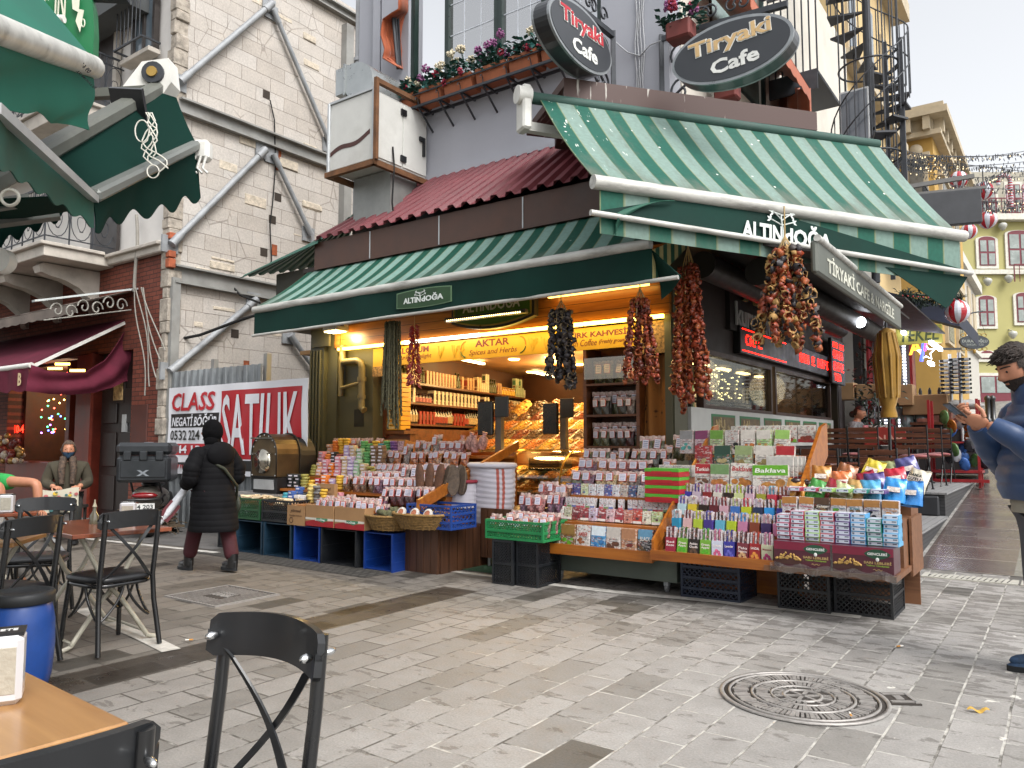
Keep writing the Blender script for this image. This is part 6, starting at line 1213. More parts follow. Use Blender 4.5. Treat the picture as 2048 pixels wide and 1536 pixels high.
# street stand and stalls up the hill
def chips(q):
    g=random.Random(9)
    for i in range(26): X=Matrix.Translation((g.uniform(-.32,.32),g.uniform(-.1,.1),.45+g.random()*.9))@Matrix.Rotation(g.uniform(-.6,.6),4,'Y')@Matrix.Rotation(g.uniform(-.4,.4),4,'X'); q.ball((0,0,0),.1,.04,.13,8,6,i%5,X=X); q.v[-63:]=[tuple(X@(Vector(v))) if False else (v[0]+X.translation.x,v[1]+X.translation.y,v[2]+X.translation.z) for v in q.v[-63:]]
t=TS('snack_stand','red wire snack stand hung with shiny crisp bags on the street edge','snack stand',2.35,7.6,gz(0,7.6)); p=onv(1913,950,7.5); t.location=S(p.x,7.5,gz(0,7.5))
q=MB(); 
for x in(-.36,.36):
    for y in(-.2,.2): q.bar((x,y,0),(x,y,1.5),.04,.04)
q.bx(-.4,.4,-.24,.24,.25,.29); q.bx(-.4,.4,-.24,.24,.75,.78); q.bar((-.5,-.25,.12),(.5,-.25,.12),.05,.05); q.build('frame',[mat('red stand paint','#8e1a20',.4)],t)
CH=[mat('amber foil','#9a5a1e',.3,.3,.3,12.),mat('blue foil','#28508e',.3,.2,.3,12.),mat('dark foil','#26242c',.3,.2,.3,12.),mat('green foil','#4c6b3c',.3,.1,.3,12.),mat('silver foil','#9a9ca4',.3,.4,.2,12.)]
g=random.Random(9)
for i in range(28):
    q=MB(); q.ball((0,0,0),.085,.022,.12,10,6,0,lambda d:1+.15*math.sin(d.z*14)*math.sin(d.x*9)); m=CH[0 if i%7<2 and i>13 else (1 if i%3==0 else 2 if i%3==1 else 3+i%2)]; o=q.build('crisp_bag',[m],None,t.location+Vector((g.uniform(-.36,.36),g.uniform(-.34,-.22),.4+.85*i/28.)),g.uniform(-.6,.6)); o.rotation_euler=(g.uniform(-.3,.3),g.uniform(-.5,.5),g.uniform(-.6,.6)-TH)
    tag(o,('amber','blue','dark','dark and green','green and silver')[CH.index(m)]+' crisp bag hanging on the red snack stand','crisp bag','crisp bags on the red snack stand')
put('ad_board','blue advertising board with prices 15 25 35 beside the snack stand','sign',1943,930,onv(1943,930,7.9).x,lambda q:(q.bx(-.22,.22,-.06,.06,0,.75,0,.01),q.text('15',.05,.17,.62,.7,-.062,1,.02),q.text('25',.05,.17,.5,.58,-.062,1,.02),q.text('35',.05,.17,.38,.46,-.062,1,.02),q.bx(.02,.2,-.061,-.06,.35,.73,2),q.lathe([(.07,-.03),(.07,.03)],10,(.16,0,-.03),3,ax='x')),[mat('ad blue','#2f6fa8',.4,0,.4,3.),mat('blue figures','#24406c',.5),OWT,RUBBER])
def sung(q):
    for i in range(9):
        for k in range(10): a=k*2*PI/10; q.bx(.13*math.cos(a)-.05,.13*math.cos(a)+.05,.13*math.sin(a)-.02,.13*math.sin(a)+.02,.1+i*.075,.14+i*.075,k%2)
    q.tube([(0,0,-1.3),(0,0,.85)],.03,8,2)
for px,lab in((1903,'rotating stand of sunglasses nearer the shop wall'),(1922,'rotating stand of sunglasses nearer the street')): put('sunglasses_stand',lab,'display stand',px,798,1.9,sung,[mat('dark lens','#2c2f33',.2),mat('pale lens tag','#a9acae',.4),ALU],0,'sunglasses stands')
for px,lab in((1977,'black bollard nearer the snack stand at the street end'),(1987,'black bollard nearer the red door at the street end')): p=onY(px,845,26); q=MB(); q.lathe([(.11,0),(.11,.12),(.08,.14),(.08,.75),(.1,.78),(.1,.84),(.06,.9),(0,.93)],12); o=q.build('bollard',[BLK],None,p); tag(o,lab,'bollard','bollards at the street end')
put('stall_cover','bundle of white plastic sheeting over the stall behind the snack stand','sheet',1925,810,2.2,lambda q:q.ball((0,0,0),.55,.35,.16,16,10,0,lambda d:.6+.1*math.sin(d.x*9+d.z*5)*math.cos(d.y*8)),[mat('white sheeting','#8f8d8a',.5,0,.1,5.)])
put('goods_table','dark table heaped with street stall goods behind the snack stand','table',1900,850,2.0,lambda q:(q.bx(-.6,.6,-.5,.5,0,.05,0),q.bx(-.55,.55,-.45,.45,-.9,0,1),[q.bx(-.5+.2*i,-.33+.2*i,-.4,.3,.05,.12+.05*(i%3),2) for i in range(5)]),[SW,mat('dark stall cloth','#2a2627',.9),mat('stall parcels','#7a4a3c',.6,0,.4,9.)])
# ---------- inside the spice shop ----------
par=bpy.data.objects['corner_shop']
SHW=wood('dark shelf wood','#6b3d1c','#3d200e',.45,0,.6,.15)
SD=Vector((-.22,.975,0)); SN=Vector((.975,.22,0)); SP=Vector((-4.62,.25,0)); RZS=math.atan2(SD.y,SD.x)
q=MB(1); q.bx(-7,-.02,5.6,5.7,0,2.8,0); a=SP-SN*.05; b=a+SD*5.6; c=b-SN*.1; d=a-SN*.1
q.prism([(a.x,a.y),(b.x,b.y),(c.x,c.y),(d.x,d.y)],(0,2.75),'z',0); q.bx(-1.31,-1.26,.45,5.6,0,2.8,0); q.bx(-1.31,-.1,.41,.45,0,2.8,0); q.build('shop_inner_wall',[mat('dark brown shop wall','#4a2a16',.6,0,.2,2.)],par)
q=MB(1); q.bx(-6.5,-1.27,.2,5.6,2.72,2.78); q.build('shop_ceiling',[mat('warm ceiling','#b58a5a',.6,0,.05)],par)
q=MB(1); q.bx(-6.5,-.05,.05,5.6,-.02,.03); q.build('shop_floor',[mat('dark shop floor','#3a2c22',.5)],par)
for i,(px,py) in enumerate(((1028,720),(1062,745),(1158,730),(1190,752),(1100,716),(1218,728))):
    p=toS(onz(px,py,2.7)); q=MB(); q.lathe([(.0,0),(.075,0),(.095,.015),(.1,.02)],14); solo(q,'ceiling_spot',[emis('warm spot','#ffd878',9)],'round warm ceiling spot inside the spice shop','lamp',p.x,p.y,2.695,0,'round ceiling spots inside the spice shop')
for px,py,l in((943,722,.45),(1105,752,1.0)): p=toS(onz(px,py,2.68)); q=MB(); q.bx(-.03,.03,-l,l,0,.03); solo(q,'ceiling_tube',[emis('warm tube lamp','#ffe0a0',8)],('short' if l<.5 else 'long')+' warm tube lamp on the spice shop ceiling','lamp',p.x,p.y,2.66,.2)
for u,v,z,pw in((-3.2,1.2,2.5,62),(-2.2,2.6,2.5,54),(-3.8,3.6,2.5,58),(-1.6,1.2,2.45,22)): lamp('spice shop light',S(u,v,z),pw,(1,.66,.26),.25)
ZS=(1.6,1.92,2.22)
t=TS('wall_shelves','long dark wooden wall shelves running into the spice shop','shelves',-4.7,.4,0)
for z in ZS:
    q=MB(1); a=SP+SN*.26; b=SP+SD*5.3+SN*.26; c=SP+SD*5.3; d=SP; q.prism([(a.x,a.y),(b.x,b.y),(c.x,c.y),(d.x,d.y)],(z-.03,z),'z'); q.build('shelf',[SHW],t)
q=MB(1); a=SP+SN*.42; b=SP+SD*5.3+SN*.42; c=SP+SD*5.3; d=SP; q.prism([(a.x,a.y),(b.x,b.y),(c.x,c.y),(d.x,d.y)],(0,1.52),'z'); q.build('lower_cabinet',[SHW],t)
CO={}
def inst(key,mk,u,v,z,rz,label,cat,group,rx=0,ry=0,name=None):
    if key in CO and cat in('incense','carton','bag') and R.random()<.05: return
    if cat in('incense','carton','box') and rx: rx+=R.uniform(-.07,.07); ry+=R.uniform(-.05,.05); rz+=R.uniform(-.08,.08)
    if key not in CO:
        q=MB(); m=mk(q); o=q.build(name or key,m); CO[key]=o
    else: o=CO[key].copy(); COL.objects.link(o)
    o.location=S(u,v,z); o.rotation_euler=(rx,ry,-TH+rz); return tag(o,label,cat,group)
def rotfix(o,rx,rz): o.rotation_mode='ZYX' if False else 'XYZ'
def bottle(c,lc,h=.26,r=.034,neck=.35):
    def f(q): q.lathe([(r*.95,0),(r,.01),(r,h*.6),(r*neck,h*.76),(r*neck,h*.95),(r*neck*1.15,h*.95),(r*neck*1.15,h)],9,m=0); q.lathe([(r*1.03,h*.12),(r*1.03,h*.5)],9,m=1,caps=False); return [mat('glass '+c,c,.12,0,.15,spec=.8,coat=.4),mat('label '+lc,lc,.5,0,.3,40.)]
    return f
def jar(c,lc,h=.14,r=.05):
    def f(q): q.lathe([(r*.9,0),(r,.01),(r,h*.75),(r*.85,h*.82),(r*.9,h*.82),(r*.9,h)],10,m=0); q.lathe([(r*1.02,h*.15),(r*1.02,h*.6)],10,m=1,caps=False); return [mat('glass '+c,c,.12,0,.15,spec=.8,coat=.4),mat('label '+lc,lc,.5,0,.3,40.)]
    return f
def carton(c,lc,w=.09,h=.2,d=.07):
    def f(q): q.bx(-w/2,w/2,-d/2,d/2,0,h,0,.002); q.bx(-w*.4,w*.4,-d/2-.001,-d/2,h*.35,h*.8,1); q.bx(-w*.3,w*.3,-d/2-.0015,-d/2,h*.1,h*.25,2); return [mat('carton '+c,c,.45,0,.3,30.),mat('label '+lc,lc,.5,0,.3,40.),mat('carton print','#7a3020',.5,0,.4,60.)]
    return f
K3=[('olive oil bottle','dark green glass bottle',bottle('#2c3310','#4a4a20',.27,.04),.09),('honey jar','yellow honey jar',jar('#a8791c','#c7a03a',.16,.06),.13),('tall_carton','tall cream tea carton',carton('#c9b489','#7a4a30',.085,.26),.09),('red_carton','red and cream carton',carton('#b08a60','#8e2c22',.09,.22),.1),('white_carton','small white herbal carton',carton('#c9bfa0','#4a5a30',.075,.17),.08),('green_carton','pale green carton',carton('#a9b08a','#3f6a4a',.08,.2),.085)]
K2=[('syrup jar','dark syrup jar with pink label',jar('#241410','#b06a6a',.15,.045),.1),('black jar','black seed jar with white label',jar('#1c1712','#b5a890',.17,.045),.1),('big_white_carton','white carton with dark berries',carton('#cfc4ae','#3a2434',.12,.22),.13),('oil flask','slim dark oil bottle',bottle('#1e1a12','#8a7a50',.25,.03),.07),('yellow_carton','yellow green carton',carton('#b9a548','#5a6a2a',.08,.17),.09)]
K1=[('molasses bottle','dark molasses bottle with pink label',bottle('#1e1210','#c08070',.28,.04),.09),('juice bottle','dark bottle with red and white label',bottle('#2a100c','#9c3a2a',.26,.038),.085),('red_box','red pomegranate carton',carton('#8e2a22','#c9b090',.1,.2),.105),('vinegar bottle','dark brown bottle with cream label',bottle('#24180e','#b5a078',.28,.036),.08)]
for z,KS,rowname in((ZS[2],K3,'top'),(ZS[1],K2,'middle'),(ZS[0],K1,'lowest')):
    s_=.08; g=random.Random(int(z*100)); prev=0
    while s_<5.0:
        k=g.choice(KS); run=g.randrange(2,6)
        for j in range(run):
            if s_>5.0: break
            p=SP+SD*s_+SN*.14
            for lay in range(2 if 'carton' in k[0] and k[0] in('white_carton','red_box','green_carton') and g.random()<.6 else 1):
                inst(k[0].replace(' ','_'),k[2],p.x,p.y,z+.001+lay*.175,RZS+PI/2+PI,k[1]+' on the '+rowname+' wall shelf inside the spice shop',k[0].split()[-1].split('_')[-1],'goods on the '+rowname+' shop shelf')
            s_+=k[3]*1.04
for i in range(12):
    z=1.5+i*.068; inst('spice_box',lambda q:(q.bx(-.14,.14,-.1,.1,0,.06,0,.002),q.bx(-.1,.02,-.101,-.1,.015,.048,1),[mat('yellow spice box','#c9961f',.45,0,.06),mat('box label','#d8c48a',.5,0,.3,40.)])[-1],-4.42,.32,z,R.uniform(-.05,.05),'flat yellow spice box in the tall stack by the shop entrance','box','yellow boxes stacked by the entrance')
q=MB(1); q.bx(-4.62,-4.56,.2,.6,1.4,2.4); q.bx(-4.6,-4.2,.2,.5,1.44,1.49); q.build('entrance_shelf',[SHW],bpy.data.objects['wall_shelves'])
# spice trays and heaps on the sloping rack
HEAP={c:mat('dried fruit '+c,c,.45,0,.55,26.,bump=.9,bs=40,coat=.3) for c in('#a8641c','#5c3a1a','#b8902e','#6a2c14','#c49a4a','#3f2a18')}
def tray(c):
    def f(q):
        q.bx(-.13,.13,-.2,.2,0,.02,1); q.bx(-.135,-.12,-.2,.2,0,.06,1); q.bx(.12,.135,-.2,.2,0,.06,1); q.bx(-.13,.13,-.205,-.19,0,.05,1)
        g=random.Random(3); q.grid(lambda s,k:(-.12+.24*s,-.19+.38*k,.04+.07*math.sin(PI*s)*math.sin(PI*k)**.5+.012*g.random()),9,12,0)
        for i in range(40): a=g.random()*.22-.11; b_=g.random()*.34-.17; q.ball((a,b_,.055+.06*math.cos(a*13)*math.cos(b_*8)),.02,.014,.013,6,4,0)
        return [HEAP[c],mat('tray edge','#8d8168',.3,.3)]
    return f
KC=list(HEAP); g=random.Random(11)
t=TS('spice_rack','sloping wooden rack carrying rows of spice and dried fruit trays','rack',-3.2,2.2,0); q=MB(1); q.prism([(1.7,0),(3.9,0),(3.9,1.9),(3.7,1.9),(1.7,1.12)],(-5.0,-1.15),'x'); q.build('rack_body',[SHW],t)
for r in range(5):
    for i in range(13):
        inst('spice_tray'+str((i*2+r)%6),tray(KC[(i*2+r)%6]),-4.85+i*.285+.05*r,1.95+r*.4,1.24+r*.158,0,('amber','brown','golden','dark red','pale gold','black')[(i*2+r)%6]+' dried goods tray on the sloping spice rack in the shop','tray','trays of the sloping spice rack',.37,0,'spice_tray')
for i,(px,py,c) in enumerate(((1020,800,'#5c3a1a'),(1055,812,'#c49a4a'),(1085,800,'#3f2a18'),(1120,818,'#a8641c'))):
    p=onv(px,py,3.5); q=MB(); g2=random.Random(i)
    for k in range(110): a=g2.random()*2*PI; r_=.34*g2.random()**.5; q.ball((r_*math.cos(a),r_*math.sin(a),.34*(1-(r_/.34)**1.5)),.035,.028,.025,6,4)
    q.lathe([(.34,-.05),(.3,.1),(.1,.3),(0,.32)],14); solo(q,'dried_fruit_heap',[HEAP[c]],('dark brown','pale','black','amber')[i]+' heap of dried fruit piled on top of the spice rack','heap',p.x,3.45,1.72,0,'heaps on the spice rack')
# glass counter
t=TS('glass_counter','long glass fronted wooden counter full of sweets and nuts inside the shop','counter',-2.55,1.0,0)
q=MB(1); q.bx(-3.7,-1.2,.85,1.5,0,.62,0); q.bx(-3.7,-1.2,.84,1.52,.62,.66,0); q.bx(-3.7,-1.2,1.45,1.5,.66,1.2,0); q.build('counter_base',[SHW],t)
q=MB(1); q.grid(lambda s,k:(-3.7+2.5*s,.86+.45*(1-math.cos(k*PI/2)),.66+.55*math.sin(k*PI/2)),10,8); q.build('glass_front',[glassmat('counter glass','#fff4dd',.06)],t)
q=MB(1); 
for u in(-3.7,-2.87,-2.03,-1.2): q.tube([(u,.855+.45*(1-math.cos(k*PI/16)),.66+.55*math.sin(k*PI/16)) for k in range(9)],.012,6)
q.bar((-3.7,.85,.7),(-1.2,.85,.7),.03,.03); q.bar((-3.7,1.31,1.21),(-1.2,1.31,1.21),.03,.03); q.build('counter_rail',[mat('brass rail','#a8853f',.3,.7)],t)
for i in range(8):
    for r in range(2): inst('sweet_tray'+str((i+r*3)%4),tray(KC[(0,2,4,0)[(i+r*3)%4]]),-3.52+i*.3,1.02+.24*r,.68+.18*r,0,('amber','golden','pale','amber')[(i+r*3)%4]+' heap of sweets in the glass counter','tray','sweets in the glass counter',.35,0,'sweet_tray')
for i in range(11): inst('counter_card',lambda q:(q.bx(-.05,.05,-.004,.004,0,.1,0),[mat('kraft card','#8a6a3a',.6,0,.3,30.)])[-1],-3.5+i*.21,.9,.67,0,'small brown card leaning inside the glass counter front','card','cards in the glass counter',-.2)
q=MB(1); q.tube([(-3.65,.88,1.12),(-1.25,.88,1.12)],.012,6); lamp('counter light',S(-3,1.2,1.15),5,(1,.7,.25),.1); lamp('counter light',S(-1.9,1.2,1.15),5,(1,.7,.25),.1); solo(q,'counter_tube',[emis('warm counter tube','#ffd070',6)],'thin warm lamp tube inside the glass counter top','lamp',-2.4,.88,1.12) if False else None
for i in range(6): p=onv(*((1012,933),(1070,933),(1118,934),(1028,960),(1080,957),(1132,955))[i],.9)
q=MB(1); q.bx(-3.05,-2.6,.7,.84,.12,.46,0); 
for i in range(3): q.bx(-3.03+.15*i,-2.9+.15*i,.695,.7,.3,.45,1)
solo(q,'red_box_stack',[mat('ochre display box','#7a5a2a',.6),mat('red packet','#9a2418',.4,0,.2,30.)],'ochre display box with red packets at the foot of the glass counter','box',-2.8,.77,.12)
# pos monitors
for px,py,v,lab in((978,850,.25,'black till monitor on a grey pole at the front of the shop'),(1108,850,1.3,'black till monitor deeper in the shop beside the bag rack')):
    p=onv(px,py,v); t=TS('till_monitor',lab,'monitor',p.x,v,p.z-.2); t.scale=(1.35,1.35,1.35)
    q=MB(); q.bx(-.13,.05,-.02,.02,.05,.38,0,.008); q.build('screen',[mat('dim black screen','#1b1a18',.25)],t); q=MB(); q.bx(.06,.13,.02,.07,-.3,.4,0); q.build('pole',[mat('grey pole','#66625c',.4,.3)],t); q=MB(); q.bx(.09,.25,-.03,-.01,.22,.42,0,.005); q.build('card_terminal',[BLK],t); q=MB(); q.bx(-.25,.15,-.12,.12,-.32,-.18,0,.015); q.build('base',[BLK],t)
# rack of herb bags at the right of the opening
t=TS('herb_rack','dark wooden rack of packed herb bags at the right of the shop opening','rack',-.78,.2,0); q=MB(1); q.bx(-1.14,-1.1,0,.4,0,2.42); q.bx(-.46,-.42,0,.4,0,2.42); q.bx(-1.1,-.46,.36,.4,0,2.42); q.build('rack_frame',[SHW],t)
for z in(1.28,1.64,2.0): q=MB(1); q.bx(-1.1,-.46,.0,.36,z-.025,z); q.build('shelf',[SHW],t)
q=MB(1); q.bx(-1.12,-.44,-.01,0,2.05,2.3); q.build('glass_panel',[glassmat('rack glass','#fff4e0',.08)],t)
def bagmat(c1,c2,c3):
    k=('bag',c1,c2,c3)
    if k in _mc: return _mc[k]
    m,nt,b=newmat('bag contents '+c1); ob=nd(nt,'TexCoord').outputs['Object']; vo=nd(nt,'TexVoronoi',{'Vector':ob,'Scale':70.}); 
    rnd=nd(nt,'SeparateColor',{0:vo.outputs['Color']}).outputs[0]; o=ramp(nt,rnd,(0.,H(c1)),(.5,H(c2)),(1.,H(c3))); o=mixc(nt,ramp(nt,vo.outputs['Distance'],(.3,0.),(.8,.6)),o,(.01,.008,.006,1))
    wr=nd(nt,'TexNoise',{'Vector':ob,'Scale':14.,'Detail':5.,'Distortion':1.5}).outputs[0]; o=mixc(nt,ramp(nt,wr,(.62,0.),(.72,.55)),o,H('#d8ccc8'))
    nt.links.new(o,b.inputs['Base Color']); b.inputs['Roughness'].default_value=.3; b.inputs['Coat Weight'].default_value=.7; b.inputs['Coat Roughness'].default_value=.12
    bp=nd(nt,'Bump',{'Height':mth(nt,'ADD',vo.outputs['Distance'],mth(nt,'MULTIPLY',wr,1.4)),'Strength':.6,'Distance':.006}); nt.links.new(bp.outputs[0],b.inputs['Normal']); _mc[k]=m; return m
CLR=mat('crimped clear film','#c9aea4',.25,0,.3,20.,bump=.6,bs=60,coat=.6); LBL=mat('printed white label','#d6d2da',.45,0,.06,30.); LBR=mat('red label rim','#b0574e',.5); LTX=mat('label print','#8a8fae',.6,0,.5,150.)
def bag(c1,c2,c3,w=.13,h=.2,d=.07,lab=True):
    def f(q):
        g=random.Random(c1+str(w)); nu,nv=8,10
        for sd in(-1,1):
            def P(s,k):
                x=(s-.5)*w*(1-.12*(1-k)**3-.04*math.sin(k*7)); bul=math.sin(PI*min(1,s*.98+.01))**.5*(math.sin(PI*min(1,k*1.22+.03))**.55 if k*1.22+.03<1 else 0); return Vector((x*(1.05 if k>.85 else 1),sd*(d/2*bul+.003)+.008*math.sin(s*9+k*5+sd),h*k+.004*math.sin(s*14)))
            i0=len(q.f); q.grid((lambda s,k:P(s,k)) if sd<0 else (lambda s,k:P(1-s,k)),nu,nv,0)
            for fi in range(i0,len(q.f)):
                if (fi-i0)//nu>=nv-2: q.mi[fi]=1
        if lab:
            z0,z1=h*.48,h*.84; y=-d/2-.006
            X0=q.X; q.X=Matrix.Translation((g.uniform(-.01,.01),0,0))@Matrix.Rotation(g.uniform(-.08,.08),4,'Y'); q.bx(-w*.27,w*.27,y-.003,y+.01,z0-.006,z1+.006,3); q.bx(-w*.24,w*.24,y-.0045,y-.003,z0,z1,2)
            for i in range(4): q.bx(-w*.18,w*.18,y-.0052,y-.0045,z0+(z1-z0)*(.15+.2*i),z0+(z1-z0)*(.24+.2*i),4)
            q.X=X0
        return [bagmat(c1,c2,c3),CLR,LBL,LBR,LTX]
    return f
BK={'dark red hibiscus':('#3a1018','#5a1c28','#24080e'),'purple petals':('#5c3a52','#8a5f78','#3d2434'),'green herb':('#4a5234','#6c7048','#2c3220'),'brown bark':('#6a4a34','#8c6a4c','#3c2a1e'),'mixed tea':('#7a4a3c','#a87a58','#4c2a28'),'pale blossom':('#b89a6c','#c9b48a','#8a7048'),'dark leaf':('#2c2c24','#454434','#1a1a16'),'rose bud':('#9a5a5c','#b87a74','#6a3438'),'orange fruit':('#b05a20','#c9823a','#8a3a14'),'white crystal':('#c9c4c0','#d8d2cc','#b0a8a4'),'amber sweet':('#a8642c','#c08a4c','#6e3a18'),'grey seed':('#7a6a62','#9a8a80','#564a44')}
def bagrow(kinds,u0,u1,v,z0,z1,n,where,w=.13,h=.2,d=.07,rx=-.22,jit=1.):
    g=random.Random(int(u0*70+v*900))
    for i in range(n):
        f=i/max(1,n-1); k=kinds[int(f*len(kinds)*.999)] if g.random()<.65 else g.choice(kinds)
        inst('bag_%s_%.2f'%(k,w),bag(*BK[k],w,h,d),u0+(u1-u0)*f+g.uniform(-.01,.01)*jit,v+g.uniform(-.02,.02)*jit,z0+(z1-z0)*f,g.uniform(-.25,.25)*jit,'clear labelled bag of '+k+' '+where,'bag','bags '+where,rx+g.uniform(-.1,.1)*jit,g.uniform(-.07,.07)*jit,'goods_bag')
for z,ks in((1.28,('green herb','dark leaf','dark red hibiscus','green herb')),(1.64,('dark leaf','green herb','grey seed')),(1.0,('green herb','dark leaf'))):
    nm={1.28:'on the middle shelf of the herb rack',1.64:'on the upper shelf of the herb rack',1.0:'at the bottom of the herb rack'}[z]
    bagrow(ks,-1.03,-.53,.14,z,z,5,nm,.13,.27,.07,-.03); bagrow(ks,-1.0,-.56,.05,z,z,5,nm.replace('herb rack','rack')+', front',.12,.2,.06,-.08)
bagrow(('green herb','pale blossom'),-1.0,-.6,.14,2.0,2.0,4,'on top of the herb rack',.13,.17,.06,-.1)
q=MB(1); q.grid(lambda s,k:(-.44+.38*s,.06+.04*math.sin(s*13+k*2)+.1*k,1.2+1.1*k),30,6,th=.006)
m,nt,b=newmat('patterned tapestry'); ob=nd(nt,'TexCoord').outputs['Object']; bt=nd(nt,'TexVoronoi',{'Vector':nd(nt,'Mapping',{'Vector':ob,'Scale':(9,1,9)}).outputs[0],'Scale':1.2},distance='MANHATTAN'); o=ramp(nt,bt.outputs[0],(.1,H('#2e1a10')),(.35,H('#8a5a2a'))); nt.links.new(o,b.inputs['Base Color']); b.inputs['Roughness'].default_value=.9
solo(q,'tapestry',[m],'brown patterned tapestry hanging at the corner post of the shop','tapestry',-.25,.1,1.7)
# ---------- hanging strings ----------
def cup(q,c,r,l,g,m,mi):
    ax=Vector((g.gauss(0,1),g.gauss(0,1),g.gauss(0,.6))).normalized(); a=ax.orthogonal().normalized(); b_=ax.cross(a); n=7; vs=[]
    for rr,ll in((.35,-.5),(.85,-.15),(1.,.5),(.82,.5),(.6,-.1)):
        for j in range(n): an=2*PI*j/n; k=1+.42*g.uniform(-1,1); vs.append(c+a*(math.cos(an)*r*rr*k)+b_*(math.sin(an)*r*rr*k)+ax*(l*ll))
    fs=[(i*n+j,i*n+(j+1)%n,(i+1)*n+(j+1)%n,(i+1)*n+j) for i in range(4) for j in range(n)]
    i0=len(q.f); q.add(vs,fs,m,True)
    for i in range(2*n,3*n): q.mi[i0+i]=mi
def stringbunch(name,label,cat,u,v,ztop,zbot,rtop,rbot,ns,pr,mats,cords=True,mcol=(0,),rim=None,fill=1.):
    t=TS(name,label,cat,u,v,ztop); L=ztop-zbot; g=random.Random(int(u*100)+7); step=pr*.95/fill
    for s_ in range(ns):
        a=2*PI*s_/ns+.4; q=MB(); n=int(L*.82/step); lm=1-.18*g.random()
        for i in range(n):
            f=i/max(1,n-1)*lm; rr=(rtop+(rbot-rtop)*min(1,f*1.3))*(1 if s_%3 else .45); c=Vector((rr*math.cos(a+f*.5),rr*math.sin(a+f*.5)*.7,-L*.14-f*L*.86))+Vector((g.gauss(0,pr*.25),g.gauss(0,pr*.25),0)); m=g.choice(mcol); cup(q,c,pr*g.uniform(.7,1.2),pr*g.uniform(.7,1.5),g,m,rim if rim is not None else m)
        q.build('strand',mats,t)
    q=MB()
    for s_ in range(ns): a=2*PI*s_/ns+.4; q.tube([(0,0,0),(rtop*.8*math.cos(a),rtop*.6*math.sin(a),-L*.16),(rtop*math.cos(a),rtop*.7*math.sin(a),-L*.3)],.004,4)
    q.tube([(0,0,0),(0,0,.25)],.006,4); q.build('cord',[mat('hanging twine','#b59a6a',.8)],t); return t
RP=[mat('dried red pepper','#8a3414',.5,0,.45,25.,coat=.2),mat('dark red pepper','#561c0e',.5,0,.4,25.,coat=.2),mat('orange pepper','#944a1e',.5,0,.4,25.)]
EG=[mat('dried eggplant','#241e22',.6,0,.5,22.,coat=.15),mat('pale eggplant rim','#6c5d44',.7,0,.2,30.),mat('brown eggplant','#3e3430',.6,0,.4,22.)]
MX=[RP[0],EG[0],mat('pale squash','#a5804a',.7,0,.25,20.),RP[2],EG[2]]
p=onv(1122,590,-1.4); stringbunch('eggplant_string','hanging bunch of dark dried eggplant shells in the middle of the shop front','dried vegetables',p.x,-1.4,2.72,1.86,.1,.135,9,.034,EG,mcol=(0,0,2),rim=1)
p=onv(1280,580,-1.4); stringbunch('pepper_string','bunch of dried red peppers hanging left of the shop corner post','dried vegetables',p.x,-1.4,2.74,1.86,.08,.15,9,.027,RP,mcol=(0,1,0,2))
p=onv(1376,490,-.9); stringbunch('pepper_string','long bunch of orange red dried peppers hanging from the corner under the big awning','dried vegetables',p.x,-.9,3.2,1.62,.09,.16,9,.033,RP,mcol=(0,2,0),fill=1.)
p=onv(1571,515,-1.3); stringbunch('mixed_string','large cone shaped bunch of mixed dried peppers, squash and eggplant under the big awning','dried vegetables',p.x,-1.3,3.05,2.08,.1,.24,12,.036,MX,mcol=(0,1,3,4,1,3,0,2),rim=2,fill=1.1)
p=onv(829,640,-1.4); t=TS('chili_string','slim bright red bunch of dried chilies hanging beside the green okra bunch','dried vegetables',p.x,-1.4,2.7); g=random.Random(2)
for s_ in range(4):
    q=MB()
    for i in range(90): f=i/90; a=g.random()*2*PI; rr=.035+.045*f; c=Vector((rr*math.cos(a)*(.4+.6*g.random()),rr*math.sin(a)*.7,-.05-.68*f)); d=Vector((math.cos(a)*.04,math.sin(a)*.03,g.uniform(-.06,.0))); q.tube([c,c+d*.5+Vector((0,0,-.01)),c+d],[.007,.007,.002],5)
    q.build('strand',[mat('red chili','#8e1410',.35,0,.3,20.,coat=.3)],t)
q=MB(); q.tube([(0,0,.05),(0,0,-.8),(-.03,0,-.95)],.004,4); q.build('cord',[mat('hanging twine','#b59a6a',.8)],t)
p=onv(786,645,-1.4); t=TS('okra_string','thick grey green bunch of dried okra strings hanging at the left of the shop front','dried vegetables',p.x,-1.4,2.72); g=random.Random(4)
for s_ in range(26):
    a=s_*2.4; rr=.14*((s_+.5)/26)**.5; q=MB(); l=1.25-.25*g.random()-.12*(math.cos(a)<0); top=Vector((rr*.75*math.cos(a),rr*.5*math.sin(a),0)); bot=Vector((rr*1.05*math.cos(a),rr*.7*math.sin(a),-l))
    n=46; P=[top.lerp(bot,i/n)+Vector((g.gauss(0,.003),g.gauss(0,.003),0)) for i in range(n+1)]; q.tube(P,[.010+.005*(i%2) for i in range(n+1)],5); q.build('strand',[mat('dried okra','#4f4c34',.8,0,.45,60.,bump=.8,bs=120)],t)
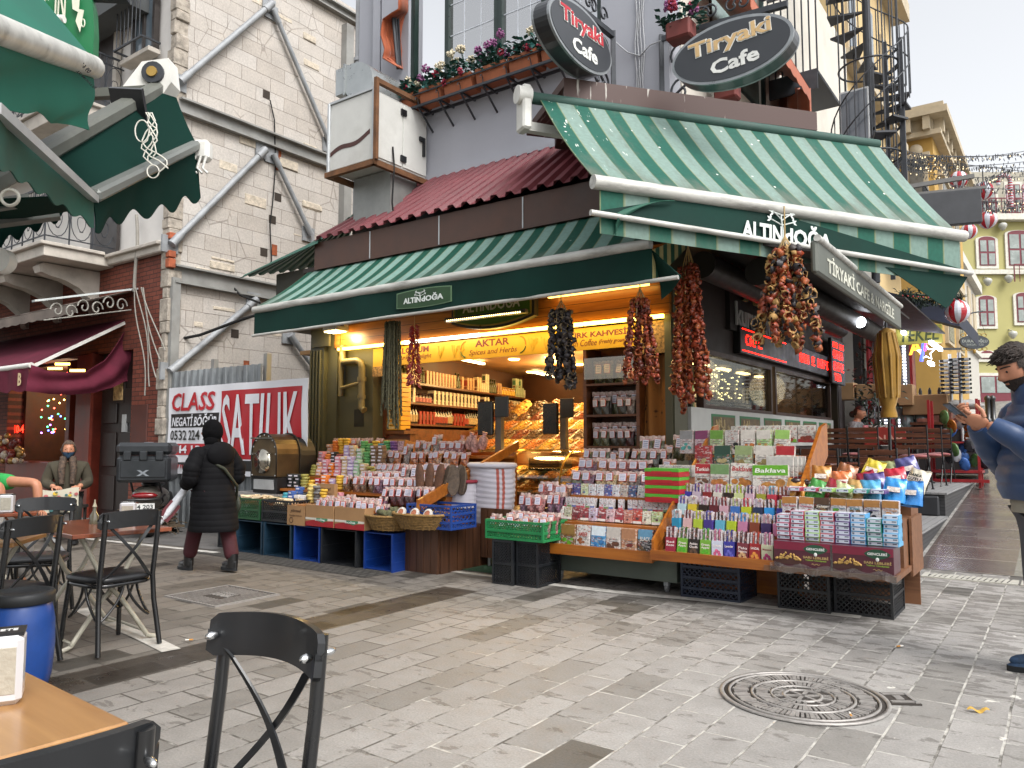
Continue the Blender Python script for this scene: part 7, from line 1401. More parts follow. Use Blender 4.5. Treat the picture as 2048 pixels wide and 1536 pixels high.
# ---------- crates ----------
def lattice(q,x0,x1,z0,z1,y,th,cell,m,ax='y'):
    def B(a,b_,c,d,w):
        f=(lambda X,Z:(X,y,Z)) if ax=='y' else (lambda X,Z:(y,X,Z)); q.bar(f(a,b_),f(c,d),w,th,m,up=(0,1,0) if ax=='y' else (1,0,0))
    n=int((x1-x0+z1-z0)/cell)
    for i in range(1,n):
        c=i*cell
        a=(x0+c,z0) if c<x1-x0 else (x1,z0+c-(x1-x0)); b_=(x0,z0+c) if c<z1-z0 else (x0+c-(z1-z0),z1); B(a[0],a[1],b_[0],b_[1],.008)
        a=(x1-c,z0) if c<x1-x0 else (x0,z0+c-(x1-x0)); b_=(x1,z0+c) if c<z1-z0 else (x1-c+(z1-z0),z1); B(a[0],a[1],b_[0],b_[1],.008)
def crate(name,label,u,v,z,w,d,h,m,cell=.035,bands=2,open_front=False,group='plastic crates under and on the stalls',rz=0):
    t=TS(name,label,'crate',u,v,z,rz,group); q=MB(); e=.02
    for x in(-w/2,w/2-e):
        for y in(-d/2,d/2-e): q.bx(x,x+e,y,y+e,0,h)
    for z_ in [0]+[h*(i+1)/bands-.022 for i in range(bands)]:
        for y in(-d/2+.002,d/2-e): 
            if not(open_front and y<0): q.bx(-w/2+e,w/2-e,y,y+e-.002,z_,z_+.022)
        for x in(-w/2+.002,w/2-e): q.bx(x,x+e-.002,-d/2+e,d/2-e,z_,z_+.022)
    q.bx(-w/2+e,w/2-e,-d/2+e,d/2-e,.006,.014)
    if open_front: q.bx(-w/2+e,w/2-e,d/2-.012,d/2-.008,.02,h-.02); q.bx(-w/2+.006,-w/2+.01,-d/2+e,d/2-e,.02,h-.02); q.bx(w/2-.01,w/2-.006,-d/2+e,d/2-e,.02,h-.02); q.bx(-w/2+e,w/2-e,-d/2+e,d/2-e,h-.016,h-.006)
    q.build('frame',[m],t)
    if not open_front:
        q=MB(); lattice(q,-w/2+e,w/2-e,.02,h-.02,-d/2+.01,.005,cell,0); lattice(q,-d/2+e,d/2-e,.02,h-.02,w/2-.01,.005,cell,0,'x'); lattice(q,-d/2+e,d/2-e,.02,h-.02,-w/2+.01,.005,cell,0,'x'); q.build('mesh_sides',[m],t)
    return t
CB_=mat('black crate plastic','#15181d',.45,0,.15,6.,grime=.25,gc='#4a4842'); CN=mat('navy crate plastic','#1c2536',.45,0,.15,6.,grime=.25); CT=mat('petrol blue crate plastic','#122b3c',.45,0,.2,6.,grime=.3); CBL=mat('bright blue crate plastic','#10347c',.4,0,.15,6.,grime=.2); CG=mat('green crate plastic','#1d7a45',.4,0,.12,6.,grime=.2); CDG=mat('dark green crate plastic','#1c4a2a',.45,0,.15,6.,grime=.2)
for u,w,m,lab in((-4.55,.5,CT,'petrol blue crate on its side at the left end under the soap stall'),(-4.02,.5,CT,'second petrol blue crate on its side under the soap stall'),(-3.5,.44,CBL,'deep blue crate on its side between the petrol and black crates'),(-2.98,.56,CB_,'large black crate on its side under the cardboard boxes')): crate('plastic_crate',lab,u,-1.82,0,w,.5,.39,m,open_front=True)
crate('plastic_crate','bright blue crate standing on end under the wicker baskets',-2.4,-1.85,0,.42,.4,.39,CBL,.05,4,True)
crate('plastic_crate','perforated black crate behind the walking woman',-5.15,-1.75,0,.4,.4,.4,CB_)
crate('plastic_crate','dark green crate of pale goods on top at the left end of the soap stall',-4.62,-1.85,.4,.48,.4,.25,CDG,.04); crate('plastic_crate','black mesh crate of pale goods beside the dark green one',-4.08,-1.85,.4,.52,.4,.25,CB_,.04)
crate('plastic_crate','blue crate of loofahs and sachets on the wooden planter',-1.8,-1.75,.46,.6,.4,.24,mat('royal blue crate plastic','#1d3f86',.4,0,.12,6.),.06,3)
crate('plastic_crate','black perforated crate standing on end at the left under the green crate',-.9,-1.72,0,.24,.4,.41,CB_,.03,2); crate('plastic_crate','black perforated crate standing on end at the right under the green crate',-.65,-1.68,0,.24,.4,.41,CB_,.03,2)
crate('plastic_crate','bright green crate of herb bags in front of the shop entrance',-.78,-1.7,.415,.66,.42,.18,CG,.03,2)
crate('plastic_crate','navy crate under the stepped incense stall',.93,-1.25,0,.52,.42,.36,CN,.045,4)
crate('plastic_crate','black crate at the left under the chickpea cartons',1.69,-1.2,0,.4,.5,.34,CB_,.04,2); crate('plastic_crate','black crate at the right under the chickpea cartons',2.11,-1.12,0,.42,.5,.34,CB_,.04,2)
def pales(u0,u1,v,z,lab):
    for i in range(9): inst('soap_packet',lambda q:(q.grid(lambda s,k:((s-.5)*.13,(k-.5)*.09,.012*math.sin(PI*s)*math.sin(PI*k)+.004*math.sin(s*9)),8,6,th=.02),[mat('cream soap packet','#cdbb9c',.5,0,.15,12.)])[-1],u0+(u1-u0)*R.random(),v+R.uniform(-.13,.13),z+R.uniform(0,.05),R.uniform(-2,2),lab,'packet',lab.split(' in ')[-1],R.uniform(-.2,.2),R.uniform(-.2,.2))
pales(-4.8,-4.45,-1.85,.62,'flat cream packet in the dark green crate'); pales(-4.28,-3.9,-1.85,.6,'flat cream packet in the black mesh crate')
# cardboard boxes
KRAFT=mat('kraft cardboard','#9a7650',.85,0,.1,3.); KD=mat('brown kraft print','#4a3220',.8)
def cbox(lab,u,v,z,w,d,h,deco):
    t=TS('cardboard_box',lab,'box',u,v,z,R.uniform(-.02,.02),'cardboard boxes on the soap stall'); q=MB(); e=.006
    q.bx(-w/2,w/2,-d/2,-d/2+e,0,h);q.bx(-w/2,w/2,d/2-e,d/2,0,h);q.bx(-w/2,-w/2+e,-d/2+e,d/2-e,0,h);q.bx(w/2-e,w/2,-d/2+e,d/2-e,0,h);q.bx(-w/2+e,w/2-e,-d/2+e,d/2-e,0,e)
    y=-d/2-.001
    if deco==1: q.prism([(-w/2,0),(w/2,0),(w/2,h*.3),(w*.1,h*.22),(-w*.2,h*.3),(-w/2,h*.2)],(y,y+.001),'y',1); q.prism([(-w*.1,h*.28),(w*.15,h*.2),(w*.3,h*.32),(w*.3,h*.4),(-w*.1,h*.4)],(y-.001,y),'y',2); q.bx(-w/2,w/2,y,y+.001,h*.3,h*.4,3); q.text('DOĞAL',-.06,.1,h*.27,h*.37,y-.001,4,.01)
    else: q.text('yöresel',-w*.3,w*.3,h*.62,h*.82,y,5,.01,.2); q.tube([(-w*.25+.03*math.cos(a),y,h*.25+.03*math.sin(a)) for a in [i*PI/8 for i in range(16)]],.004,4,5,closed=True); q.text('Doğal Sabun',-w*.35,w*.35,h*.45,h*.53,y,5)
    q.build('carton',[KRAFT,mat('red carton print','#9a1f26',.6),mat('green carton print','#3f7a5a',.6),mat('white carton print','#c9c4b8',.6),OWT,KD],t); return t
cbox('small brown box with dark print beside the black mesh crate',-3.68,-1.9,.39,.3,.36,.22,0); cbox('cardboard box with red bottom print, left of the pair holding dark bags',-3.28,-1.88,.4,.46,.4,.23,1); cbox('cardboard box with red bottom print, right of the pair holding dark bags',-2.8,-1.88,.4,.46,.4,.23,1); cbox('brown box flap standing behind the front bags',-3.6,-1.7,.62,.3,.05,.22,0)
# left stall steps
STW=wood('honey stall wood','#a8641e','#7a3f10',.4,0,.8,.35)
t=TS('soap_stall','stepped wooden stall left of the entrance carrying soaps and herb bags','stall',-3.5,-1.2,0)
for i,(v0,v1,z) in enumerate(((-1.95,-1.5,.6),(-1.5,-1.2,.74),(-1.2,-.9,.88),(-.9,-.6,1.02),(-.6,-.2,1.16))):
    q=MB(1); q.bx(-4.95,-1.95,v0,v1,z-.03,z); q.build('step_board',[STW],t)
q=MB(1); q.prism([(-1.95,.62),(-.2,1.24),(-.2,1.34),(-1.95,.74)],(-1.96,-1.92),'x'); q.bx(-4.95,-1.95,-.25,-.2,0,1.2,0); q.bx(-4.9,-4.86,-1.5,-.2,0,.7); q.bx(-1.99,-1.96,-1.5,-.2,0,.74); q.build('stall_frame',[STW],t)
bagrow(('grey seed','dark leaf','grey seed','dark red hibiscus','purple petals','dark red hibiscus'),-3.46,-2.6,-1.93,.5,.5,9,'in the cardboard boxes of the soap stall',.12,.22,.07); bagrow(('grey seed','purple petals','dark red hibiscus'),-3.44,-2.62,-1.82,.52,.52,8,'behind those in the cardboard boxes',.12,.22,.07)
bagrow(('dark red hibiscus',),-2.62,-2.02,-1.72,.64,.66,7,'in the dark heap above the baskets',.12,.22,.08); bagrow(('mixed tea','purple petals'),-2.62,-2.4,-1.95,.48,.5,3,'leaning on the cardboard box end',.1,.18,.07)
bagrow(('mixed tea','purple petals','brown bark','amber sweet'),-3.5,-2.1,-1.48,.74,.75,12,'on the second step of the soap stall',.13,.19,.07); bagrow(('rose bud','mixed tea','grey seed','amber sweet','dark leaf'),-3.45,-2.1,-1.25,.8,.8,11,'on the third step of the soap stall',.13,.18,.07)
bagrow(('white crystal','rose bud','white crystal','amber sweet','white crystal'),-3.62,-2.25,-.98,.9,.9,13,'on the fourth step of the soap stall',.13,.17,.07,-.45); bagrow(('brown bark','grey seed','orange fruit','amber sweet','orange fruit'),-3.7,-2.35,-.72,1.04,1.04,11,'on the fifth step of the soap stall',.13,.17,.07,-.3)
bagrow(('pale blossom','green herb','pale blossom','brown bark','amber sweet'),-4.9,-3.95,-.42,1.18,1.18,8,'along the top left of the soap stall',.15,.2,.08,-.15); bagrow(('brown bark','grey seed','white crystal','rose bud'),-3.4,-2.6,-.5,1.16,1.16,7,'along the top right of the soap stall',.13,.18,.07)
def pinkbox(q): q.bx(-.2,.2,-.1,.1,0,.16,0,.003); q.bx(-.18,.18,-.102,-.1,.02,.14,1); return [mat('kraft gift box','#9a6a34',.7),mat('pink floral print','#c4a0a4',.5,0,.5,40.)]
inst('gift_box',pinkbox,-3.72,-.42,1.18,.0,'pink flower printed gift box on top of the soap stall','box','gift boxes on the soap stall',-.2)
# soaps
SC={'yellow':'#c9a032','green':'#5a9a5a','orange':'#d0742a','purple':'#6a4a86','grey':'#6c6a68','teal':'#3a8a9a','maroon':'#7a3a34','pale yellow':'#c9b46a','blue':'#3c5a9a','pink':'#c98a96','lilac':'#b0a0c4','cream':'#c4b090','mint':'#9aba9a','red':'#a83038','white':'#c9c6c4','olive':'#8a8440','black':'#22282a','peach':'#d0a080','brown':'#7a6450'}
def rsoap(c): return lambda q:(q.lathe([(.0,0),(.045,0),(.052,.008),(.052,.026),(.045,.034),(0,.034)],12,caps=False),[mat('soap '+c,SC[c],.5,0,.1,8.)])[-1]
def bsoap(c): return lambda q:(q.bx(-.048,.048,-.035,.035,0,.042,0,.005),q.bx(-.03,.03,-.0355,-.035,.012,.03,1),[mat('soap '+c,SC[c],.5,0,.1,8.),LBL])[-1]
def stacks(lst,u0,u1,v,z,where,g):
    n=len(lst)
    for i,(c,k,h) in enumerate(lst):
        u=u0+(u1-u0)*i/max(1,n-1)
        for j in range(h): inst('soap_%s_%s'%(k,c),rsoap(c) if k=='r' else bsoap(c),u+g.uniform(-.008,.008),v+g.uniform(-.012,.012),z+j*(.0345 if k=='r' else .0425),g.uniform(-.2,.2),c+(' round' if k=='r' else ' square')+' soap bar in the stacks '+where,'soap','soap bars '+where,0,0,'soap_bar')
g=random.Random(21)
stacks([('teal','r',3),('blue','b',3),('white','b',2),('white','b',2),('pale yellow','r',5),('grey','r',6),('yellow','r',5),('pink','b',2)],-4.3,-3.5,-1.72,.61,'at the front of the soap stall',g)
stacks([('teal','b',2),('blue','b',4),('pink','b',1),('pale yellow','r',6),('grey','r',4),('yellow','r',6),('yellow','r',3),('pink','b',3)],-4.34,-3.5,-1.6,.61,'behind the front soaps',g)
stacks([('white','b',4),('black','b',4),('black','b',4),('olive','r',5),('yellow','r',3),('red','b',3),('orange','b',4),('lilac','b',3),('yellow','r',5),('grey','r',5)],-4.8,-3.62,-1.36,.75,'on the second soap step',g)
stacks([('olive','r',4),('peach','b',4),('pink','b',5),('orange','b',4),('pink','b',6),('cream','b',6),('lilac','b',6),('mint','b',5),('cream','b',4),('olive','r',4)],-4.6,-3.55,-1.05,.89,'on the third soap step',g)
stacks([('pink','b',4),('orange','r',4),('black','b',4),('maroon','r',4),('lilac','b',6),('cream','b',6),('mint','b',5),('green','r',5),('brown','b',6),('brown','b',6)],-4.75,-3.62,-.8,1.03,'on the fourth soap step',g)
stacks([('peach','b',3),('orange','r',5),('yellow','r',6),('yellow','r',6),('maroon','r',4),('red','b',2),('green','r',5),('green','r',4),('yellow','r',5),('teal','r',4),('green','r',5),('purple','r',5)],-4.9,-3.68,-.52,1.17,'on the top soap step',g)
# baskets, planters, sacks, loofahs
WIK=mat('wicker','#8a6a3a',.7,0,.35,40.,bump=.5,bs=80)
def basket(lab,u,v,z,rx_,ry_,fill):
    t=TS('wicker_basket',lab,'basket',u,v,z,0,'wicker baskets on the soap stall'); q=MB()
    for i in range(9): f=i/8; k=.72+.28*f; q.tube([(rx_*k*math.cos(a)*(1+.012*(-1)**j),ry_*k*math.sin(a)*(1+.012*(-1)**j),.012+f*.13) for j,a in enumerate([x*2*PI/40 for x in range(40)])],.0085,5,closed=True)
    for j in range(20): a=j*2*PI/20; q.tube([(rx_*.72*math.cos(a),ry_*.72*math.sin(a),0),(rx_*math.cos(a),ry_*math.sin(a),.15)],.006,4)
    q.lathe([(0,.005),(.72*rx_,.005)],20,sy=ry_/rx_,caps=False); q.build('weave',[WIK],t)
    q=MB(); q.tube([(rx_*1.02*math.cos(a),ry_*1.02*math.sin(a),.15) for a in [x*2*PI/30 for x in range(30)]],.014,6,closed=True); q.build('rim',[WIK],t)
    return t
basket('round wicker basket of grey green sage bundles above the bright blue crate',-2.38,-1.92,.41,.27,.2,0); basket('oval wicker basket of round soaps and sachets on the wooden planter',-1.93,-1.92,.45,.33,.2,1)
for i in range(9): inst('sage_bundle',lambda q:(q.tube([(-.1,0,0),(-.05,0,.003),(.05,0,0),(.1,0,.0)],[.03,.038,.038,.022],8),[mat('sage bundle','#5c5c40',.9,0,.5,30.,bump=.9,bs=60)])[-1],-2.38+R.uniform(-.16,.16),-1.92+R.uniform(-.1,.1),.53+.03*(i//3),R.uniform(-1,1),'grey green sage bundle in the round wicker basket','herb bundle','sage bundles in the round basket',0,R.uniform(-.4,.4))
for i in range(3): inst('pumice_disc',lambda q:(q.lathe([(0,0),(.05,0),(.055,.01),(.055,.03),(.05,.035),(0,.035)],16,caps=False),q.lathe([(0,.036),(.035,.036)],12,m=1,caps=False),[mat('pale disc','#c9c4bc',.5),mat('peach print','#b06a4a',.5,0,.4,30.)])[-1],-2.12+.18*i,-1.98,.6,0,'round pale soap disc with printed paper in the oval basket','soap','soap discs in the oval basket',1.1)
for i in range(10): inst('sachet',lambda q:(q.ball((0,0,0),.08,.045,.02,10,6),[mat('sachet','#8a6a52',.5,0,.5,30.,coat=.4)])[-1],-1.93+R.uniform(-.22,.22),-1.92+R.uniform(-.1,.1),.58,R.uniform(-1,1),'small brown sachet in the oval basket','sachet','sachets in the oval basket',R.uniform(-.5,.5),R.uniform(-.5,.5))
PLW=wood('dark planter planks','#5a3a26','#2f1c12',.5,2,.7,.1)
t=TS('wooden_planter','dark wooden plank planter supporting the oval basket and blue crate','planter',-1.9,-1.5,0); q=MB(1)
for i in range(5): q.bx(-2.22+i*.095,-2.13+i*.095,-1.86,-1.83,0,.44)
for i in range(6): q.bx(-1.76,-1.73,-1.83+i*.13,-1.71+i*.13,0,.45)
q.bx(-2.22,-1.76,-1.83,-1.05,.03,.43); q.build('planks',[PLW],t)
t=TS('wooden_planter','dark wooden plank planter on steel feet beside the green entrance mat','planter',-1.6,-1.,0); q=MB(1)
for i in range(6): q.bx(-1.72+i*.1,-1.63+i*.1,-1.2,-1.17,.1,.62)
for i in range(6): q.bx(-1.13,-1.1,-1.17+i*.13,-1.05+i*.13,.02,.62)
q.bx(-1.72,-1.13,-1.17,-.5,.12,.6); q.build('planks',[PLW],t); q=MB(1); q.tube([(-1.66,-1.12,0),(-1.66,-1.12,.12)],.02,8); q.tube([(-1.3,-1.12,0),(-1.3,-1.12,.12)],.02,8); q.build('foot',[ALU],t)
TOW=mat('white waffle cloth','#bdb9c2',.9,0,.06,3.,sheen=.3); TRD=mat('red towel stripe','#a8584c',.9)
t=TS('towel_sack','tall white waffle towel sack with red stripes standing beside the glass counter','sack',-1.72,-1.0,.45); q=MB()
def tw(s,k): a=2*PI*s; r=.27*(1-.12*(1-k)**2)*(1+.02*math.sin(k*70)+.01*math.sin(s*40)); return (r*math.cos(a)*(1.0+.08*math.sin(k*3)),r*math.sin(a)*.7,.62*k+.02*math.sin(s*12)*k)
q.grid(tw,48,40,0); q.lathe([(0,.56),(.26,.56)],20,m=0,sy=.7,caps=False); q.tube([(.275*math.cos(a),.19*math.sin(a),.62) for a in [x*PI/12 for x in range(24)]],.03,8,closed=True)
for fi,f in enumerate(q.f[:48*40]):
    if fi%48 in(41,43): q.mi[fi]=1
q.build('cloth',[TOW,TRD],t)
t=TS('towel_sack','small white sack with rolled edge of pads beside the tall towel sack','sack',-1.95,-1.25,.62); q=MB(); q.grid(lambda s,k:(.17*(1+.03*math.sin(k*40))*math.cos(2*PI*s),.15*math.sin(2*PI*s),.28*k),30,16); q.lathe([(0,.25),(.16,.25)],16,caps=False); q.tube([(.175*math.cos(a),.155*math.sin(a),.28) for a in [x*PI/10 for x in range(20)]],.02,8,1,closed=True); q.build('cloth',[TOW,mat('crimson rim','#8e2a3a',.8)],t)
for i in range(3): inst('tall_brush',lambda q:(q.lathe([(.025,0),(.03,.1),(.055,.25),(.06,.42),(.03,.5)],10,sy=.5),[mat('loofah brown','#5a3a28',.8,0,.3,20.,bump=.5)])[-1],-2.2+.07*i,-1.62+.02*i,.6,0,'long brown loofah standing upright beside the baskets','loofah','upright brown loofahs',-.1,.15*(i-1))
for i in range(5): inst('sandal_sole',lambda q:(q.prism([(.07*math.cos(a)*(1 if math.cos(a)>0 else 1),.17*math.sin(a)) for a in [x*PI/10 for x in range(20)]],(-.008,.008),'y'),[mat('grey brown fan','#54463a',.8,0,.3,30.,bump=.6)])[-1],-1.98+.09*(i%3)+R.uniform(-.02,.02),-1.5+.04*i,.92,R.uniform(-.6,.6),'flat grey brown loofah pad leaning above the blue crate','loofah','flat loofah pads',-.3,R.uniform(-.4,.4))
for i in range(4): inst('gift_sack',lambda q:(q.lathe([(.04,0),(.06,.05),(.055,.14),(.02,.17),(.035,.21)],10),[mat('printed gift sack','#b8908a',.8,0,.5,30.)])[-1],-2.62+.1*i,-.42,1.2+.04*(i%2),0,'small printed gift sack tied at the top on the stall end','gift sack','gift sacks on the soap stall end',0,R.uniform(-.3,.3))
# coffee roaster
p=toS(onz(545,1090,0)); t=TS('coffee_roaster','bronze drum coffee roaster with riveted front plate beside the banner','coffee roaster',-4.98,-1.3,0); t.scale=(.86,.86,.9); BRZ=mat('aged bronze','#5a4a34',.42,.6,.25,4.); 
def arch(w,h0,h1,n=12): return [(-w,h0),(w,h0)]+[(w*math.cos(a),h1+w*math.sin(a)) for a in [PI*i/n for i in range(n+1)]]
q=MB(); q.prism(arch(.3,.98,1.3),(-.3,-.28),'y'); q.build('front_plate',[BRZ],t); q=MB(); q.prism(arch(.29,.98,1.3),(-.28,.12),'y'); q.build('drum',[mat('bronze drum','#54452f',.35,.7,.2,3.)],t)
q=MB(); q.prism(arch(.31,.97,1.3),(.12,.15),'y'); q.prism(arch(.27,1.0,1.28),(.15,.45),'y'); q.tube([(x,-.305,z) for x,z in arch(.3,.98,1.3)],.012,5,closed=True); q.build('rear_drum',[mat('black roaster iron','#1d1a17',.5,.3,.2)],t)
q=MB(); 
for x,z in arch(.275,1.0,1.3,8): q.ball((x,-.305,z),.012,nu=6,nv=4)
q.build('rivet',[ALU],t); q=MB(); q.lathe([(.0,-.36),(.17,-.34),(.18,-.3)],18,(-.02,0,1.2),ax='y',caps=False); q.bx(-.26,.2,-.34,-.32,1.3,1.32); q.bx(-.32,.2,-.32,-.3,1.52,1.54); q.build('hatch',[mat('polished hatch','#b5b0a4',.12,.95)],t)
q=MB(); q.bx(-.28,.3,-.28,.4,.75,.97,0); q.bx(-.24,.22,-.3,-.28,.8,.94,1); q.bx(-.8,.35,-.3,.4,.7,.74,2); q.bx(-.35,.3,-.28,.4,.0,.7,3); q.build('stand',[mat('black stand','#161415',.4),ALU,mat('grey bench top','#8c8a86',.5),mat('dark red cabinet','#4a1216',.35,coat=.3)],t)
# ---------- centre display ----------
GREYB=mat('grey green painted board','#4e564e',.6,0,.12,2.,grime=.3,gc='#2f332e')
t=TS('display_trolley','honey wood display tray on a grey wheeled base in front of the entrance','display',-.05,-1.3,0)
q=MB(1); q.bx(-.66,.62,-1.42,-.6,.1,.3,0); q.build('base_box',[GREYB],t)
q=MB(1); q.bx(-.64,.5,-1.66,-1.63,.29,.385); q.bx(-.64,-.61,-1.63,-.5,.29,.4); q.bx(-.61,.5,-1.63,-.4,.30,.33); q.prism([(-1.62,.33),(-.4,1.05),(-.4,1.12),(-1.62,.4)],(.5,.53),'x'); q.build('tray',[STW],t)
for i,(v,z) in enumerate(((-1.43,.58),(-1.22,.68),(-1.03,.8),(-.78,.94),(-.52,1.04))): q=MB(1); q.bx(-.8+.03*i,.48,v-.1,v+.12,z-.03,z); q.build('step_board',[STW],t)
for u,v in((-.6,-1.38),(.5,-1.36),(.5,-.7)):
    q=MB(1); q.bx(u-.02,u+.02,v-.03,v+.03,.06,.1,0); q.lathe([(.01,-.014),(.036,-.014),(.04,0),(.036,.014),(.01,.014)],14,(u,v,.04),1,ax='x'); q.build('caster',[STEEL,mat('grey caster wheel','#77787a',.5)],t)
def pmat(name,col):
    k=('p',name)
    if k in _mc: return _mc[k]
    m,nt,b=newmat('printed card '+name); ob=nd(nt,'TexCoord').outputs['Object']; c=H(col)
    mp=nd(nt,'Mapping',{'Vector':ob,'Scale':(1.,1.,1.7)}).outputs[0]; vo=nd(nt,'TexVoronoi',{'Vector':mp,'Scale':48.},distance='CHEBYCHEV'); r=nd(nt,'SeparateColor',{0:vo.outputs['Color']}); v2=nd(nt,'TexVoronoi',{'Vector':mp,'Scale':130.}).outputs['Color']; r2=nd(nt,'SeparateColor',{0:v2})
    o=mixc(nt,ramp(nt,r.outputs[0],(.7,0.),(.74,.55)),c,(.62,.58,.56,1)); o=mixc(nt,ramp(nt,r.outputs[1],(.84,0.),(.87,.6)),o,tuple(x*.35 for x in c[:3])+(1,)); o=mixc(nt,ramp(nt,r.outputs[2],(.86,0.),(.88,.6)),o,(.35,.08,.05,1)); o=mixc(nt,ramp(nt,r2.outputs[0],(.8,0.),(.84,.4)),o,(.08,.07,.08,1))
    nt.links.new(o,b.inputs['Base Color']); b.inputs['Roughness'].default_value=.38; b.inputs['Coat Weight'].default_value=.25; b.inputs['Coat Roughness'].default_value=.15; _mc[k]=m; return m
LN=[0]
def pk(w,h,d,body,top=None,band=None,img=None,txt=None,tcol='#ffffff',imc='#a04030',tz=.6,kind=0):
    "printed carton: body, upper panel, coloured band, picture blobs, lettering"
    LN[0]+=1; sd=LN[0]
    def f(q):
        g=random.Random(sd); M=[pmat(body,body)]; 
        def ad(c,v=.1): m=mat('print '+c,c,.4,0,v,25.,coat=.2); M.append(m) if m not in M else None; return M.index(m)
        q.bx(-w/2,w/2,-d/2,d/2,0,h,0,.0015); y=-d/2
        if top: q.bx(-w/2+.001,w/2-.001,y-.0008,y,h*.62,h-.002,ad(top))
        if band: q.bx(-w/2+.001,w/2-.001,y-.0011,y,h*.0+.002,h*.2,ad(band))
        if img:
            i=ad(imc,.35)
            for k in range(img): x=g.uniform(-.3,.3)*w; z=g.uniform(.14,.42)*h; r=g.uniform(.1,.2)*w; q.prism([(x+r*math.cos(a),z+r*.75*math.sin(a)) for a in [j*PI/5 for j in range(10)]],(y-.0014-.0003*k,y),'y',i)
        if txt:
            i=ad(tcol,0); L=min(.86,.2+.1*len(txt)); q.text(txt,-w*L/2,w*L/2,h*tz,h*tz+min(.16*h,w*L/len(txt)*1.9),y-.0012,i,.015,.1,.0006)
        for k in range(2): z=h*(.5-.07*k); q.bx(-w*.3,w*.3,y-.0009,y,z,z+h*.02,ad('#6c6a70',.5)) if kind==0 else None
        return M
    return f
row1=[('#b9b49a','#c4c0aa',None,7,None,'#7a8a6a'),('#7a5a30','#8a6a3a',None,4,None,'#5a9a2a'),('#c9c4c0',None,None,4,'AMBER','#8a5030'),('#3a86b8','#c9d2d8',None,6,None,'#2a6aa0'),('#c4bdb6','#b8b0a8',None,5,None,'#5a3420'),('#b88a68','#a87858',None,3,None,'#6a2a24'),('#1c1a1c','#5a8aa8',None,2,'BLACK','#5a4424')]
names1=['white blossom printed','green apple printed','white amber','blue marble printed','white and brown stick printed','beige elephant printed','black']
for i,r in enumerate(row1): inst('pack1_%d'%i,pk(.145,.225,.09,r[0],r[1],None,r[3],r[4],'#a03028' if i==2 else '#d0c8c0',r[5],.55),-.53+i*.157,-1.57,.335,R.uniform(-.04,.04),names1[i]+' incense carton in the front row of the wheeled display','carton','large incense cartons in the front row',-.1,0,'incense_carton')
cc=['#c9c6c2','#b8b89a','#7a1c2a','#8a2030','#c4b8d0','#8a1e28','#c9a9b0','#9a1f2c','#b87868','#b83a24','#c9c8b4','#a8bc84']
for i,c in enumerate(cc): inst('pack2_%d'%i,pk(.085,.12,.06,c,None,'#d0ccc8' if i%2 else None,1,'Rose' if i in(2,5,7) else None,'#e0d0d0','#5a3a3a',.6),-.58+i*.092,-1.4,.585,R.uniform(-.05,.05),'small '+['white','sage','wine red','dark red','lilac','cherry','pink','crimson','salmon','orange red','cream','light green'][i]+' carton in the second row of the wheeled display','carton','small cartons of the second row',-.12,0,'small_carton')
for i in range(22): inst('pack3_%d'%(i%4),pk(.048,.1,.05,'#c9c8cc',None,['#b85a68','#6a8a5a','#5a6aa0','#a83a50'][i%4],1,None,'#fff',['#b05060','#5a8a6a','#4a5a9a','#8a2a40'][i%4],.6),-.63+i*.051,-1.22,.685,R.uniform(-.05,.05),'slim white carton with '+['pink','green','blue','red'][i%4]+' foot in the third row','carton','slim white cartons of the third row',-.1,0,'slim_carton')
c4=['#3c3f86','#3c3f86','#b8c49a','#c9ccd2','#c9ccd2','#4a5aa0','#c9ccd2','#b8b0a8','#2c4a7a','#c9ccc9','#a8b8c4','#3a2c7a','#3a2c7a']
for i,c in enumerate(c4): inst('pack4_%s'%c,pk(.08,.12,.06,c,None,None,1,None,'#fff','#5a6a8a' if c[1]>'9' else '#c0c4d8',.6),-.67+i*.088,-1.07,.79,R.uniform(-.06,.06),{'#3c3f86':'blue violet','#b8c49a':'pale green','#c9ccd2':'white leaf printed','#4a5aa0':'mid blue','#b8b0a8':'sand','#2c4a7a':'navy','#c9ccc9':'plain white','#a8b8c4':'pale blue','#3a2c7a':'deep violet'}[c]+' soap carton in the fourth row of the wheeled display','carton','soap cartons of the fourth row',-.1,0,'soap_carton')
bagrow(('purple petals','grey seed','pale blossom','amber sweet','mixed tea','green herb','orange fruit'),-.68,.26,-.95,.84,.84,8,'on the lower bag step of the wheeled display',.15,.2,.09); bagrow(('purple petals','mixed tea','rose bud','dark red hibiscus','amber sweet'),-.74,.22,-.72,.96,.96,9,'on the middle bag step of the wheeled display',.15,.19,.08); bagrow(('green herb','purple petals','mixed tea','green herb','dark leaf'),-.82,.1,-.5,1.06,1.06,9,'on the top bag step of the wheeled display',.12,.16,.06); bagrow(('green herb','pale blossom','green herb'),-.2,.3,-.32,1.12,1.14,5,'behind the top bag step, near the tapestry',.13,.2,.06)
bagrow(('mixed tea','dark red hibiscus','brown bark','mixed tea'),-1.05,-.5,-1.82,.45,.45,7,'in front of the bright green crate',.12,.19,.08); bagrow(('dark red hibiscus','brown bark','rose bud'),-1.05,-.5,-1.68,.47,.47,7,'at the back of the bright green crate',.12,.2,.08); bagrow(('rose bud','purple petals'),-1.0,-.6,-1.42,.6,.62,5,'between the bright green crate and the white cartons',.12,.18,.07); bagrow(('rose bud','mixed tea'),-.95,-.68,-1.15,.72,.74,4,'at the left end of the slim white cartons',.12,.18,.07)
